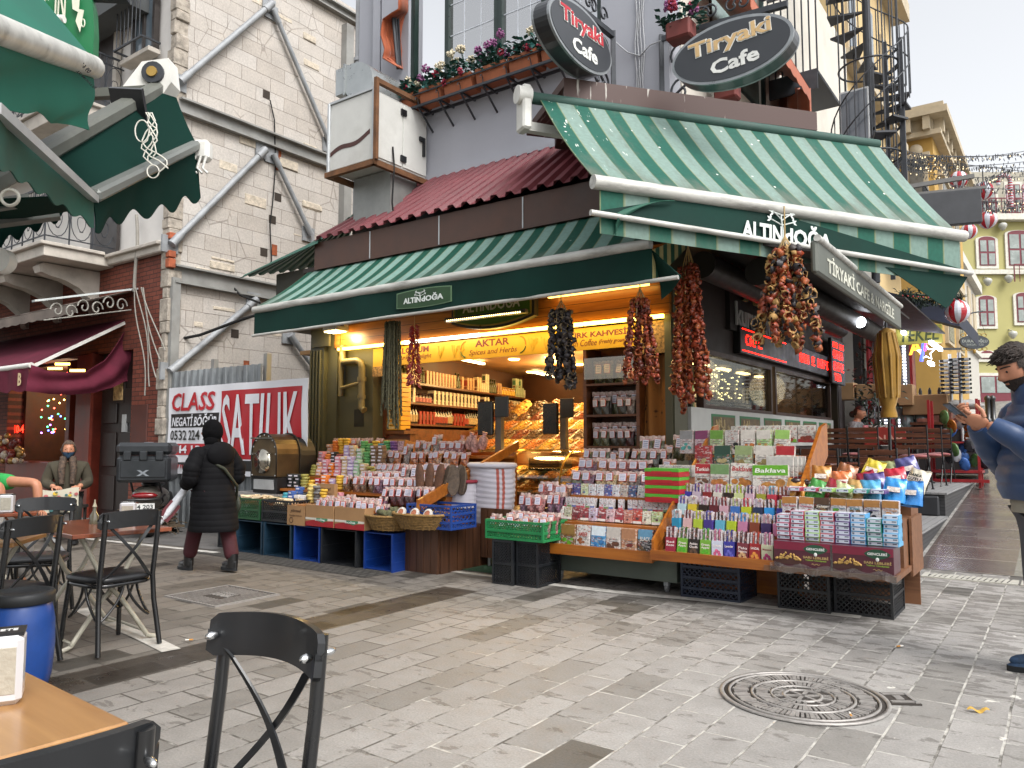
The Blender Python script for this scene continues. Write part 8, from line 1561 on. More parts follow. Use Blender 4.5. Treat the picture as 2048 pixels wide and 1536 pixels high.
# ---------- stepped incense stall ----------
t=TS('incense_stall','stepped honey wood stall of incense packets right of the entrance','stall',1.05,-1.2,0)
q=MB(1); q.bx(.54,1.58,-1.78,-1.75,.34,.42); q.build('front_board',[STW],t)
q=MB(1); q.prism([(-1.75,.38),(-.2,1.36),(-.2,1.5),(-.32,1.48),(-1.75,.5)],(.54,.56),'x'); q.prism([(-1.3,.55),(-.2,1.2),(-.2,1.5),(-.4,1.46),(-1.3,.8)],(1.58,1.61),'x'); q.bx(.56,1.55,-.92,-.9,0,.5); q.bx(.56,.6,-.25,-.2,0,1.3); q.bx(1.5,1.54,-.25,-.2,0,1.3); q.build('side_and_back_board',[STW],t)  # added back board blocks light from behind, keeping the space beneath dark
for i,(v,z) in enumerate(((-1.65,.4),(-1.46,.57),(-1.3,.68),(-1.15,.78),(-1.0,.88),(-.75,1.06),(-.48,1.2))): q=MB(1); q.bx(.56,1.58,v-.08,v+.12,z-.022,z); q.build('step_board',[STW],t)
def inc(c,tc,h=.2,w=.082,txt=None,tcol='#e8e0e0',imc=None):
    def f(q):
        M=[mat('pack '+c,c,.4,0,.06,15.,coat=.25),pmat('stick '+tc,tc),pmat('pale stick box','#b8aeb2'),mat('print '+tcol,tcol,.4)]
        q.bx(-w/2,w/2,-.03,.03,0,h*.56,0,.001)
        for k in range(5): q.bx(-w/2+.002+k*w/5.05,-w/2+.015+k*w/5.05,-.022+.004*(k%2),.022,h*.3,h*(.95+.05*(k%2)),1 if k%2 else 2,.001)
        if imc: M.append(mat('print '+imc,imc,.4,0,.3,40.)); [q.prism([(x+.014*math.cos(a),z+.014*math.sin(a)) for a in [j*PI/4 for j in range(8)]],(-.0312,-.03),'y',4) for x,z in((-.018,.02),(.012,.03),(.02,.012),(-.005,.042))]
        if txt:
            ws=txt.split(' ')
            for j,w_ in enumerate(ws): q.text(w_,-w*.38,w*.38,h*(.34-.12*j),h*(.43-.12*j),-.0306,3,.015,0,.0008)
        return M
    return f
fr=[('#8a1c34','#5a1c24','Red Rose',None,'wine red'),('#6a9a34','#3a5a24','Green Apple','#4a9a24','apple green'),('#221a18','#3a2a1c','Arabian Oudh','#5a4434','dark oud'),('#6a9a34','#4a8a2a','Green Apple','#58a82c','second apple green'),('#b8bccb','#b86a8a','Lotus','#c05a80','pale lotus'),('#34348a','#3a3a7a','Lavender','#5a5ab0','violet lavender'),('#6a2430','#4a2028','Palo Santo','#c09a70','maroon wood'),('#8a1e22','#a83a2a','SANDAL','#c9863a','red sandal'),('#b8b89a','#c07a9a','Mayonda','#a83a6a','cream green')]
for i,(c,tc,tx,im,nm) in enumerate(fr): inst('inc0_%d'%i,inc(c,tc,.215,.09,tx,'#e8dcd8' if i!=8 else '#8a2040',im),.69+i*.101,-1.68,.405,R.uniform(-.06,.06),nm+' incense packet in the front row of the stepped stall','incense','incense packets in the front row',-.08,R.uniform(-.03,.03),'incense_packet')
ic=[['#2a8ab0','#c4a0a0','#a8bc3a','#4a3a8a','#5aa0b8','#a8bc2a','#b87898','#7a3a24','#3a2a5a','#c07aa0'],['#a8c4cc','#c9b42a','#2a1c14','#5a1c24','#c9a0ac','#3a6ab0','#b8c02a','#1c2a4a','#2a8acc','#3a3a9a'],['#3a3a9a','#b8a8b8','#7a1c1c','#c9c4b8','#2a1a14','#b8c08a','#c9a8b8','#8a8a2a','#c03a4a','#7a1a24']]
icn=[['turquoise','blush','lime','indigo','sky blue','bright lime','mauve pink','rust','dark violet','orchid'],['ice blue','yellow','black brown','dark maroon','rose','royal blue','lemon','midnight','cyan','ultramarine'],['cobalt','grey lilac','blood red','ivory','espresso','pale olive','powder pink','moss','coral','garnet']]
for r,(v,z,u0) in enumerate(((-1.48,.575,.66),(-1.32,.685,.64),(-1.17,.785,.62))):
    for i in range(10): c=ic[r][i]; inst('inc_%s'%c,inc(c,ic[(r+1)%3][(i*3)%10],.17,.078),u0+i*.096,v,z,R.uniform(-.06,.06),icn[r][i]+' incense packet in the '+['second','third','fourth'][r]+' row of the stepped stall','incense','incense packets in the '+['second','third','fourth'][r]+' row',-.08,R.uniform(-.03,.03),'incense_packet')
bx=[(.14,.24,'#c9c4bf','#9a2028',None,4,'Turkish','#6a4a3a','white and red delight box'),(.17,.24,'#c4bfb8','#6a8a5a',None,5,None,'#b0703a','pale delight box with green leaf'),(.2,.25,'#c9c4bb',None,'#5a8a2a',6,'Baklava','#a86a2a','white pastry box with golden rolls'),(.3,.24,'#c9c4bb','#5c9a24',None,8,'Baklava','#b07a3a','wide green topped pastry box')]
u=.64
for i,b_ in enumerate(bx): inst('box1_%d'%i,pk(b_[0],b_[1],.06,b_[2],b_[3],b_[4],b_[5],b_[6],'#a82028' if i==2 else '#e0e0d8',b_[7],.72),u+b_[0]/2,-1.02,.885,R.uniform(-.04,.04),b_[8]+' in the fifth row of the stepped stall','box','sweet boxes in the fifth row',-.1,0,'sweet_box'); u+=b_[0]+.01
for i in range(4): inst('bag_box',pk(.24,.22,.018,'#c9c4bb','#c4c2bc','#9a2028',3,None,'#fff','#7a4a1a',.6,1),1.36+.028*i,-.86+.03*i,.98,-.1,'white and red carrier style pastry box in the upright file beside the side board','box','filed pastry boxes',-.05,0,'pastry_box')
for i in range(4):
    inst('redgreen_box',lambda q:(q.bx(-.17,.17,-.11,.11,.0,.045,0,.002),q.bx(-.17,.17,-.112,.11,.045,.075,1,.002),q.bx(-.1,.1,-.113,-.11,.02,.05,0),[mat('red box card','#a01c24',.4,0,.04,coat=.3),mat('green box card','#4f9a2c',.4,0,.04,coat=.3)])[-1],.44,-1.2,.78+i*.077,R.uniform(-.04,.04),'flat red and green sweet box in the stack left of the stepped stall','box','red and green boxes in one stack')
r2=[('#a02a30',None,'red pistachio'),('#24523a','#1c4030','dark green'),('#9aa884','#8a9a6a','sage leaf'),('#c9c4bb','#c0bab2','plain white'),('#c9c4bb','#9a2028','white and crimson')]
for i,(c,tp,nm) in enumerate(r2): inst('box2_%d'%i,pk(.16,.22,.05,c,tp,None,4,None,'#fff','#b0a070' if i<2 else '#8a7a4a',.7),.62+i*.19,-.76,1.07,R.uniform(-.05,.05),nm+' sweet box in the sixth row of the stepped stall','box','sweet boxes in the sixth row',-.08,0,'sweet_box')
for i in range(6): inst('flatbox%d'%(i%2),pk(.16,.035,.12,'#c9c6c2',None,['#7a2a5a','#5a8a3a'][i%2],0,None,'#fff','#fff',.5,1),.33+.17*(i%2),-.9,1.0+.036*(i//2),0,'flat white box with '+['purple','green'][i%2]+' end in the low stack beside the stepped stall','box','flat white boxes in low stacks',0,0,'flat_box')
r3=[('#b8b0b0','#8a8a8c','grey topped'),('#c4a8b0','#7a2c5a','purple topped'),('#a8c08a','#6a9a3a','leaf green'),('#c4c0bb',None,'black truffle printed'),('#c9c4bb','#c0bab2','burger sweet printed'),('#9ac07a','#c9c4bb','green and white pastry'),('#c9c4bb','#8ab05a','white pastry')]
for i,(c,tp,nm) in enumerate(r3):
    for k in range(2): inst('box3_%d'%i,pk(.135,.23,.03,c,tp,None,5,None,'#fff',['#4a9a94','#8a3a4a','#c9a0a0','#1a1a1a','#a8602a','#b08a4a','#a06a3a'][i],.75),.34+i*.155+.0*k,-.5+.04*k,1.21,R.uniform(-.05,.05),nm+' sweet box in the top row of the stepped stall','box','sweet boxes in the top row',-.1,0,'sweet_box')
for i in range(5): inst('box4_%d'%(i%2),pk(.15,.16,.05,'#c9c4bb',None,'#6a9a3a' if i%2 else '#9a2028',5,None,'#fff','#8a3a2a',.7),.82+i*.16,-.34,1.32,R.uniform(-.05,.05),'white box with '+['red','green'][i%2]+' foot standing behind the top row','box','white boxes behind the top row',-.05,0,'sweet_box')
# ---------- chickpea table ----------
t=TS('carton_table','low plank table on crates holding chickpea cartons and tea boxes','table',1.99,-1.3,.345)
q=MB(1); q.bx(1.5,2.42,-1.8,-.6,.345,.385); q.bx(2.41,2.43,-1.15,-.64,.3,.74); q.bx(1.52,2.4,-.64,-.62,0,.34); q.bx(1.52,2.4,-.95,-.6,.385,.92); q.bx(1.52,2.4,-1.35,-.95,.385,.74); q.build('planks',[wood('raw plank','#7c5438','#5e3c26',.6,0,.8,0.)],t)  # upright rear board is added to shut out light under the table
def chick(q):
    w=.41; q.bx(-w/2,w/2,-.13,.13,0,.19,0,.002); y=-.1305
    q.bx(-w/2+.002,w/2-.002,y-.001,y,0.13,.188,1); q.prism([(-.19,.025),(-.02,.025),(.015,.06),(-.2,.06)],(y-.003,y),'y',2); g=random.Random(4)
    for i in range(46): a=g.random(); q.ball((-.19+.18*a,y-.003,.06+.05*math.sin(PI*a)*g.random()),.0085,nu=6,nv=4,m=3)
    q.prism([(.1+.08*math.cos(a)*(1+.1*math.cos(4*a)),.145+.034*math.sin(a)) for a in [k*PI/8 for k in range(16)]],(y-.003,y),'y',4); q.text('GENÇLEBİ',.035,.165,.133,.16,y-.003,5,.03,0,.001); q.text('SARI LEBLEBİ',.01,.19,.075,.098,y-.001,6,.02,0,.001); q.text('Yellow Chickpeas',.025,.175,.055,.07,y-.001,7,.02,0,.001); q.ball((.1,y-.004,.108),.012,.003,.014,8,6,5); q.tube([(.07+.01*i,y-.001,.035+.006*math.sin(i*2.2)) for i in range(7)],.002,4,6)
    return [mat('wine carton','#4a1024',.35,0,.15,4.,coat=.4),mat('raspberry carton band','#7a1434',.35,0,.15,4.,coat=.4),mat('bowl print','#4a2a24',.5),mat('chickpea print','#b58f4c',.5,0,.3,60.),mat('green logo print','#1f4a34',.4),OWT,mat('gold print','#b59a62',.4),mat('lime print','#8aa83a',.4)]
for i,u in enumerate((1.78,2.2)): inst('chickpea_carton',chick,u,-1.66,.386,.0,'wine red chickpea carton at the '+('left' if i==0 else 'right')+' front of the carton table','carton','chickpea cartons')
q=MB(1); q.grid(lambda s,k:(1.55+.9*s,-1.81-.01*math.sin(s*23)*k,.41-.06*k+.012*math.sin(s*31)),40,5,th=.002); q.bx(1.985,2.0,-1.795,-1.793,.36,.58); tag(solo(q,'plastic_wrap',[glassmat('crumpled clear film','#f6f5f3',.05,.15)],'crumpled clear film and tape hanging round the carton table','film',2.,-1.7,.4),'crumpled clear film and tape hanging round the carton table','film')
tc_=[('#a83a58','rose',6),('#b03a5a','pink',7),('#9ac070','light green',7),('#c05a6a','coral',7),('#5a3a7a','violet',7),('#4a9acc','sky blue',7),('#2a8a7a','teal',6),('#58a8d4','pale blue',7)]
for i,(c,nm,n) in enumerate(tc_):
    def tb(q,c=c): q.bx(-.052,.052,-.075,.075,0,.031,0,.001); q.bx(-.046,.046,-.0757,-.075,.004,.027,1); q.bx(-.04,-.026,-.0762,-.0757,.008,.022,2); q.bx(.012,.04,-.0762,-.0757,.015,.023,2); q.bx(-.046,.046,-.07,.07,.031,.0315,1); return [mat('tea box '+c,c,.4,0,.05,coat=.3),mat('white tea panel','#c4ccd8',.4,0,.05,coat=.3),mat('tea print','#5a6478',.5,0,.4,90.)]
    for j in range(n): inst('tea_%d'%i,tb,1.62+i*.108,-1.62+R.uniform(-.008,.008),.578+j*.0318,R.uniform(-.05,.05),nm+' tea box in the low stacks on the chickpea cartons','tea box',nm+' tea boxes in one stack',0,0,'tea_box')
t2_=[('Red Apple','#a83040','#6a2420','red apple'),('Pomegranate','#b03050','#9a1c2c','pomegranate'),('Salep','#e0d8c8','#8a6a4a','dark salep'),('Green Apple','#6a8a9a','#5a9a2a','green apple'),('Kiwi','#3a7a8a','#7a5a38','kiwi'),('Black Mulberry','#4a3a7a','#2c2c34','mulberry'),('Orange','#c08a6a','#c9843a','orange')]
for i,(tx,tcx,im,nm) in enumerate(t2_): inst('tea2_%d'%i,pk(.115,.145,.07,'#c9c4c6' if i!=2 else '#3a2a20','#a8743a' if i!=2 else '#4a3424',None,3,tx,tcx,im,.42,1),1.6+i*.122,-1.4,.742,R.uniform(-.03,.03),nm+' powder tea carton standing behind the low tea stacks','carton','powder tea cartons',-.05,0,'tea_carton')
for i in range(6): inst('tea_%d'%((0,1,2,2,6,4)[i]),None,1.6+i*.125,-1.22,.925,R.uniform(-.1,.1),['rose','pink','light green','second light green','teal','violet'][i]+' flat tea box lying behind the powder tea cartons','tea box','flat tea boxes behind the powder cartons',0,0,'tea_box')
def pouch(c,txt=None,wd=.16,ht=.2):
    def f(q):
        g=random.Random(c)
        for sd in(-1,1): q.grid(lambda s,k,sd=sd:(((s if sd<0 else 1-s)-.5)*wd*(1-.1*k*k),sd*(.05*math.sin(PI*s)**.6*max(0,1-k)**.7+.002)+.012*math.sin(k*4+s*3)+.006*math.sin(s*16+k*9)*k,ht*k*(1-.03*math.sin(PI*s))),12,10,0)
        q.bx(-wd*.3,wd*.25,-.056,-.05,ht*.35,ht*.55,1,0,Matrix.Rotation(-.12,4,'X'))
        if txt:
            for j,w_ in enumerate(txt.split()): q.text(w_,-wd*.32,wd*.25,ht*(.55-.17*j),ht*(.67-.17*j),-.058,2,.02,0,.003)
        return [mat('foil pouch '+c,c,.3,.15,.3,14.,bump=.4,bs=24,coat=.5),mat('pouch print','#d0c4bc',.5,0,.4,60.),BLK]
    return f
pr_=[('#b0402c',1.56,-1.02,1.0,'silver',0)]
pl=[('#a8aaa8','silver',1.52,-.78,1.03),('#a8722c','ochre',1.7,-.85,1.0),('#8a5228','brown',1.86,-.8,1.02),('#c0642a','orange',1.9,-.93,.96),('#c9b43a','yellow',2.06,-.75,1.06),('#8a9060','olive',2.2,-.72,1.05),('#b02c44','crimson',2.1,-.92,.96),('#4a3a78','violet',2.16,-.95,.95),('#b81c34','red',2.3,-.88,1.0),('#c4bcaa','cream lettered',2.42,-.95,1.0),('#44427a','indigo',2.38,-.7,1.08),('#c08a3a','amber',1.55,-1.1,.9),('#3f8a3a','green',1.7,-1.1,.9),('#a83040','dark pink',1.83,-1.1,.9),('#a8aa7a','pale olive',1.9,-1.15,.88),('#c0985a','sand',2.0,-1.1,.9),('#4a9ac4','sky blue',2.14,-1.12,.9),('#2a8ad0','bright blue',2.3,-1.1,.92),('#2a7ac0','azure',2.42,-1.08,.9)]
for c,nm,u,v,z in pl: inst('pouch_'+c,pouch(c,'DAMLA SUTU' if 'letter' in nm else None,.17,.2),u,v,z-.07,R.uniform(-.4,.4),nm+' foil snack pouch heaped at the back of the carton table','snack pouch','foil snack pouches on the carton table',-.35+R.uniform(-.2,.2),R.uniform(-.3,.3),'snack_pouch')
for i in range(14): inst('date_pack',lambda q:(q.ball((0,0,0),.045,.03,.025,9,6),[mat('dark date sweet','#2c1614',.3,0,.4,30.,coat=.5)])[-1],1.5+R.random()*.2,-1.0+R.uniform(-.06,.06),.95+R.random()*.05,R.uniform(-1,1),'small dark wrapped sweet heaped beside the ochre pouch','sweet','dark wrapped sweets')
# ---------- cafe furniture ----------
SEATB=mat('black seat leatherette','#1b1c1f',.42,0,.12,5.,coat=.15,bump=.1,bs=200); CBK=mat('black lacquered steel','#101113',.28,0,.15,3.,coat=.5); RAILM=mat('black moulded rail','#16181b',.4,0,.12,4.,coat=.2)
def cafe_chair(label,x,y,rz):
    t=thing('cafe_chair',label,'chair',(x,y,0),rz,'black cross back cafe chairs')
    q=MB(); n=20
    def seat(s,k): 
        a=2*PI*s; r=.2*(abs(math.cos(a))**4+abs(math.sin(a))**4)**-.25; h=[.44,.452,.472,.482,.478][k] if False else 0; return Vector((r*math.cos(a),r*math.sin(a)*1.02,0))
    prof=[(0,.436),(.98,.436),(1.03,.45),(1.02,.466),(.9,.478),(.5,.483),(0,.482)]
    vs=[];fs=[]
    for k,z in prof:
        for i in range(32): a=2*PI*i/32; r=.2*k*(abs(math.cos(a))**5+abs(math.sin(a))**5)**-.2; vs.append((r*math.cos(a)*(1-.06*math.sin(a)),r*math.sin(a),z))
    q.add(vs,[(i*32+j,i*32+(j+1)%32,(i+1)*32+(j+1)%32,(i+1)*32+j) for i in range(len(prof)-1) for j in range(32)],0,True); q.build('seat',[SEATB],t)
    q=MB()
    for i in range(32): pass
    q.tube([(.188*(abs(math.cos(a))**5+abs(math.sin(a))**5)**-.2*math.cos(a),.188*(abs(math.cos(a))**5+abs(math.sin(a))**5)**-.2*math.sin(a),.42) for a in [i*PI/16 for i in range(32)]],.014,6,closed=True); q.build('seat_frame',[CBK],t)
    for s in(-1,1): q=MB(); q.tube([(s*.18,.235,.875),(s*.18,.22,.7),(s*.178,.19,.46),(s*.185,.2,.3),(s*.205,.25,.01)],.0165,10); q.build('rear_leg',[CBK],t); q=MB(); q.tube([(s*.17,-.16,.43),(s*.185,-.185,.2),(s*.195,-.2,.01)],.0155,10); q.build('front_leg',[CBK],t)
    q=MB(); q.grid(lambda s,k:((s-.5)*.41,.19+.06*math.sin(PI*s)**.8-.03*k*0+.012*k,.775+.105*k+.012*math.sin(PI*s)-(.016*(max(0,abs(s-.5)-.45)/.05)**2*(1 if k>.5 else -1))),24,6,th=.017); q.build('back_rail',[RAILM],t)
    for s in(-1,1): q=MB(); P=[Vector((s*(.145-.29*f),.225+.035*math.sin(PI*f)-.03*f,.79-.33*f)) for f in [i/10 for i in range(11)]]; q.grid(lambda a,k:P[min(int(k*10),9)].lerp(P[min(int(k*10),9)+1],k*10-min(int(k*10),9))+Vector(((a-.5)*.042,s*.005,(a-.5)*s*.02)),1,20,th=.006); q.build('cross_strap',[RAILM],t)
    for a,b in(((-.17,-.16),(.17,-.16)),((-.17,.18),(.17,.18)),((-.17,-.16),(-.17,.18)),((.17,-.16),(.17,.18))):
        a=Vector((*a,0));b=Vector((*b,0)); q=MB()
        for e,o in((a,b),(b,a)): q.tube([e.lerp(o,.02+.44*math.sin(f*PI/2))+Vector((0,0,.2+.22*(1-math.cos(f*PI/2))**.6)) for f in [i/8 for i in range(9)]],.009,6)
        q.build('hoop_brace',[CBK],t)
    q=MB()
    for s in(-1,1): q.ball((s*.18,.19,.83),.011,.02,.011,8,6); q.ball((s*.18,.262,.83),.008,.018,.008,8,6); q.ball((s*.13,.17,.462),.008,.02,.008,8,6)
    q.build('bolt',[CHROME],t); return t
cafe_chair('black cross back cafe chair standing alone in the foreground','x' and -.725,1.74,rad(-35)); 
def cop(label,x,y,rz):
    c=copy_tree(bpy.data.objects['cafe_chair']); c.location=(x,y,0); c.rotation_euler=(0,0,rz); c['label']=label
cop('black cross back cafe chair cut by the bottom left corner of the picture',-.87,1.27,rad(-133)); cop('black cross back cafe chair seen from behind at the red brown table',-2.63,5.11,rad(-122)); cop('black cross back cafe chair beyond the red brown table, its seat towards the barrel',-3.6,5.9,rad(17)); cop('black cross back cafe chair cut by the left edge behind the blue barrel',-3.02,4.62,rad(-105)); cop('black cross back cafe chair furthest back by the woman in the headscarf',-4.35,6.0,rad(15))
LW=wood('honey table veneer','#ad8250','#8c6236',.3,0,.35,.5); RW=wood('red brown table veneer','#8a4524','#5c2a14',.28,1,.4,.5); IV=mat('ivory painted tube','#b5b0a0',.4,0,.08,4.,grime=.3,gc='#6a6458')
def folding_table(label,x,y,rz,w,d,top,legs=True):
    t=thing('cafe_table',label,'table',(x,y,0),rz,'folding cafe tables'); q=MB(); q.bx(-w/2,w/2,-d/2,d/2,.722,.75,0,.004); q.build('tabletop',[top],t)
    for s in(-1,1):
        X=s*(d/2-.16)
        for k in(-1,1): q=MB(); P=[(k*(w/2-.1),X+.02*k,.72),(k*.06,X+.02*k,.42),(-k*.05,X+.02*k,.3),(-k*(w/2-.08),X+.02*k,.03),(-k*(w/2-.02),X+.02*k,.01)]; q.tube(P,.016,8); q.build('leg',[IV],t)
    q=MB(); q.tube([(w/2-.08,-d/2+.16,.05),(w/2-.08,d/2-.16,.05)],.011,6); q.tube([(-w/2+.08,-d/2+.16,.05),(-w/2+.08,d/2-.16,.05)],.011,6); q.tube([(0,-d/2+.16,.36),(.02,-d/2+.25,.3),(.02,d/2-.25,.3),(0,d/2-.16,.36)],.011,6); q.build('stretcher',[IV],t)
folding_table('honey wood cafe table in the bottom left corner',-1.29,1.57,rad(141),.72,.72,LW); folding_table('red brown cafe table on ivory folding legs',-2.88,5.36,rad(48.6),.62,1.0,RW); folding_table('honey wood cafe table cut by the left edge behind the blue barrel',-3.22,4.62,rad(12),.66,.5,LW); folding_table('red brown cafe table furthest back at the left edge',-4.35,6.55,rad(30),.6,.8,RW)
NW=mat('white dispenser plastic','#c9c8ca',.3,0,.04,3.,coat=.4); TIS=mat('paper tissue','#a8a294',.9,0,.06,20.,bump=.5,bs=40)
def napkins(label,x,y,rz):
    t=thing('napkin_dispenser',label,'napkin dispenser',(x,y,.75),rz,'napkin dispensers'); q=MB(); q.bx(-.05,.05,-.045,.045,0,.15,0,.012); q.build('body',[NW],t); q=MB(); q.bx(-.049,.049,-.035,.044,.146,.1535,0); q.bx(-.0515,-.0495,-.02,.04,.03,.148,0); q.build('lid',[BLK],t)
    q=MB(); q.bx(-.037,.037,-.0465,-.044,.025,.125,0,.003); q.build('tissue',[TIS],t); q=MB(); q.X=Matrix.Rotation(-PI/2,4,'X'); q.text('PEÇETE',-.035,.035,-.01,.015,-.153,0,.02,0,.001); q.build('lettering',[OWT],t)
napkins('white napkin dispenser on the honey wood table in the foreground',-1.135,1.74,rad(28)); napkins('white napkin dispenser on the red brown table behind the mid chair',-2.72,5.5,rad(20)); napkins('white napkin dispenser at the far left beside the green shirted person',-4.1,6.3,rad(20))
q=MB(); q.lathe([(.03,0),(.03,.06),(.012,.09),(.012,.12)],10); q.lathe([(.015,.12),(.006,.15),(.005,.17)],8,m=1); o=q.build('oil_bottle',[mat('oil glass','#5a5440',.1,0,.1,spec=.8),mat('pale pourer','#b0a890',.4)],None,(-2.93,5.45,.75)); tag(o,'small oil bottle with pourer on the red brown table','bottle')
t=thing('plastic_barrel','blue plastic barrel with black screw lid at the left edge','barrel',(-2.6,4.15,0)); q=MB(); q.lathe([(.11,0),(.135,.02),(.155,.1),(.165,.25),(.16,.38),(.145,.46),(.135,.48)],32); q.bx(-.05,.05,-.168,-.15,.3,.36,0,.01); q.build('drum',[mat('blue barrel plastic','#123f86',.35,0,.15,4.,grime=.35,gc='#23303c',coat=.1)],t)
q=MB(); q.lathe([(.15,.475),(.158,.48),(.158,.525),(.15,.535),(.135,.535),(.13,.525),(0,.52)],32,caps=False); q.lathe([(.08,.521),(.085,.527),(.09,.521)],24,caps=False); q.build('lid',[mat('black lid plastic','#1c1e20',.5,0,.2,5.)],t)
# delivery scooter
t=thing('delivery_scooter','parked delivery scooter seen from behind with a large black top box','scooter',(-5.05,10.75,0),rad(14)); D=mat('dark scooter plastic','#17181a',.35,coat=.3); 
q=MB(); q.ball((0,.5,.52),.17,.6,.16,16,10); q.ball((0,.0,.6),.2,.25,.13,14,10); q.bx(-.13,.13,.5,1.1,.18,.3); q.build('body',[mat('silver scooter panel','#7a746c',.3,.2)],t); q=MB(); q.tube([(.0,.0,.29)],.0) if 0 else q.lathe([(.14,-.06),(.27,-.06),(.29,0),(.27,.06),(.14,.06)],24,(0,.15,.29),ax='x'); w_=q.build('wheel',[RUBBER],t); q=MB(); q.lathe([(.03,-.04),(.14,-.04),(.14,.04),(.03,.04)],16,(0,.15,.29),ax='x'); q.build('rim',[ALU],w_)
q=MB(); q.lathe([(.14,-.06),(.27,-.06),(.29,0),(.27,.06),(.14,.06)],24,(0,1.35,.29),ax='x'); q.build('wheel',[RUBBER],t)
q=MB(); q.bx(-.34,.34,-.35,.25,.78,1.14,0,.04); q.bx(-.35,.35,-.36,.26,1.15,1.32,0,.05); q.bx(-.28,.28,-.365,-.35,.85,1.08,0,.02)
for x in(-.2,0,.2): q.bx(x-.05,x+.05,-.38,-.35,1.08,1.2,0,.01)
q.build('top_box',[mat('black top box plastic','#1e2226',.4,0,.12,5.,coat=.2,grime=.2,gc='#50545a')],t); q=MB(); q.text('X',-.08,.08,.87,.95,-.368,0,.04); q.bx(-.05,.05,-.1,.0,1.32,1.325); q.build('sticker',[mat('worn grey sticker','#7a8086',.6)],t)
q=MB(); q.tube([(-.18,-.2,.78),(-.18,.1,.5)],.015,6); q.tube([(.18,-.2,.78),(.18,.1,.5)],.015,6); q.tube([(-.2,-.28,.55),(.2,-.28,.55),(.24,-.1,.6)],.014,6); q.tube([(-.35,1.15,1.0),(.35,1.15,1.0)],.02,6); q.bar((0,1.3,.3),(0,1.15,1.0),.1,.08); q.build('rack',[D],t); q=MB(); q.ball((0,-.22,.6),.17,.06,.045,14,8); q.build('tail_light',[mat('red lamp lens','#7a1218',.2,coat=.5)],t)
q=MB(); q.bx(-.14,.14,-.26,-.25,.4,.5); q.bx(-.13,-.1,-.262,-.26,.42,.48,1); q.text('4 203',-.08,.12,.42,.48,-.261,2,.02,0,.001); q.build('number_plate',[OWT,mat('plate blue','#2a4a9a',.5),BLK],t); q=MB(); q.ball((0,.35,.74),.15,.36,.06,14,8); q.build('saddle',[D],t)
# ---------- people (each faces -y of its own frame) ----------
SKN=mat('light skin','#b07a5f',.5,0,.1,9.,spec=.4); 
def skin(name,chains,mats,parent,sub=2,mb=None):
    "one smooth surface grown from chains of (point, radius); first point of the first chain is the root"
    vs=[];rs=[];ed=[];ix={}
    for ch in chains:
        pv=None
        for p,r in ch:
            k=tuple(round(c,4) for c in p)
            if k not in ix: ix[k]=len(vs); vs.append(p); rs.append(r)
            i=ix[k]
            if pv is not None: ed.append((pv,i))
            pv=i
    me=bpy.data.meshes.new(name); me.from_pydata([tuple(v) for v in vs],ed,[]); o=bpy.data.objects.new(name,me); COL.objects.link(o)
    m=o.modifiers.new('s','SKIN'); m.use_smooth_shade=True
    for i,d in enumerate(me.skin_vertices[0].data): d.radius=(rs[i],rs[i]) if not hasattr(rs[i],'__len__') else rs[i]; d.use_root=(i==0)
    s=o.modifiers.new('b','SUBSURF'); s.levels=sub; s.render_levels=sub
    me2=bpy.data.meshes.new_from_object(o.evaluated_get(bpy.context.evaluated_depsgraph_get())); bpy.data.objects.remove(o); bpy.data.meshes.remove(me)
    q=mb or MB(); q.add([v.co.copy() for v in me2.vertices],[tuple(p.vertices) for p in me2.polygons],0,True); bpy.data.meshes.remove(me2)
    return q if mb is not None else q.build(name,mats,parent)
def G(d,c,w): return math.exp(-((d-Vector(c).normalized()).length/w)**2)
def face(d):
    k=1.+.30*G(d,(0,-1,-.13),.13)+.08*G(d,(0,-1,.08),.1)+.05*G(d,(0,-1,.3),.35)-.07*(G(d,(.36,-1,.08),.17)+G(d,(-.36,-1,.08),.17))+.05*(G(d,(.3,-1,.26),.14)+G(d,(-.3,-1,.26),.14))+.07*G(d,(0,-1,-.5),.16)-.03*G(d,(0,-1,-.62),.1)+.10*G(d,(0,-.9,-.95),.25)
    k+=.16*(G(d,(1,.12,.0),.14)+G(d,(-1,.12,.0),.14))
    if d.z<-.2: k-=.10*abs(d.x)*(-d.z-.2)/.5
    return k
def head(q,c,tilt=0.,turn=0.,s=1.,mi=0,eye=1):
    X=Matrix.Rotation(turn,4,'Z')@Matrix.Rotation(tilt,4,'X'); q.ball(c,.078*s,.1*s,.12*s,44,32,mi,face,X)
    for e in(-1,1): q.ball(Vector(c)+X@Vector((e*.03*s,-.0805*s,.011*s)),.0105*s,nu=8,nv=6,m=eye)
    return X
def shell(q,c,X,s,pred,off,m=0,rough=.0,seed=1):
    g=random.Random(seed); i0=len(q.f); T=MB(); T.ball((0,0,0),1,1,1,44,32); keep=[]
    vs=[]
    for v in T.v: d=Vector(v).normalized(); k=face(d)*off*(1+rough*(g.random()-.5)); p=Vector((d.x*.078*s*k,d.y*.1*s*k,d.z*.12*s*k)); vs.append(Vector(c)+X@p)
    fs=[f for f in T.f if pred(sum((Vector(T.v[i]) for i in f),Vector())/4)]
    used={};nv=[]
    for f in fs:
        for i in f:
            if i not in used: used[i]=len(nv); nv.append(vs[i])
    q.add(nv,[tuple(used[i] for i in f) for f in fs],m,True)
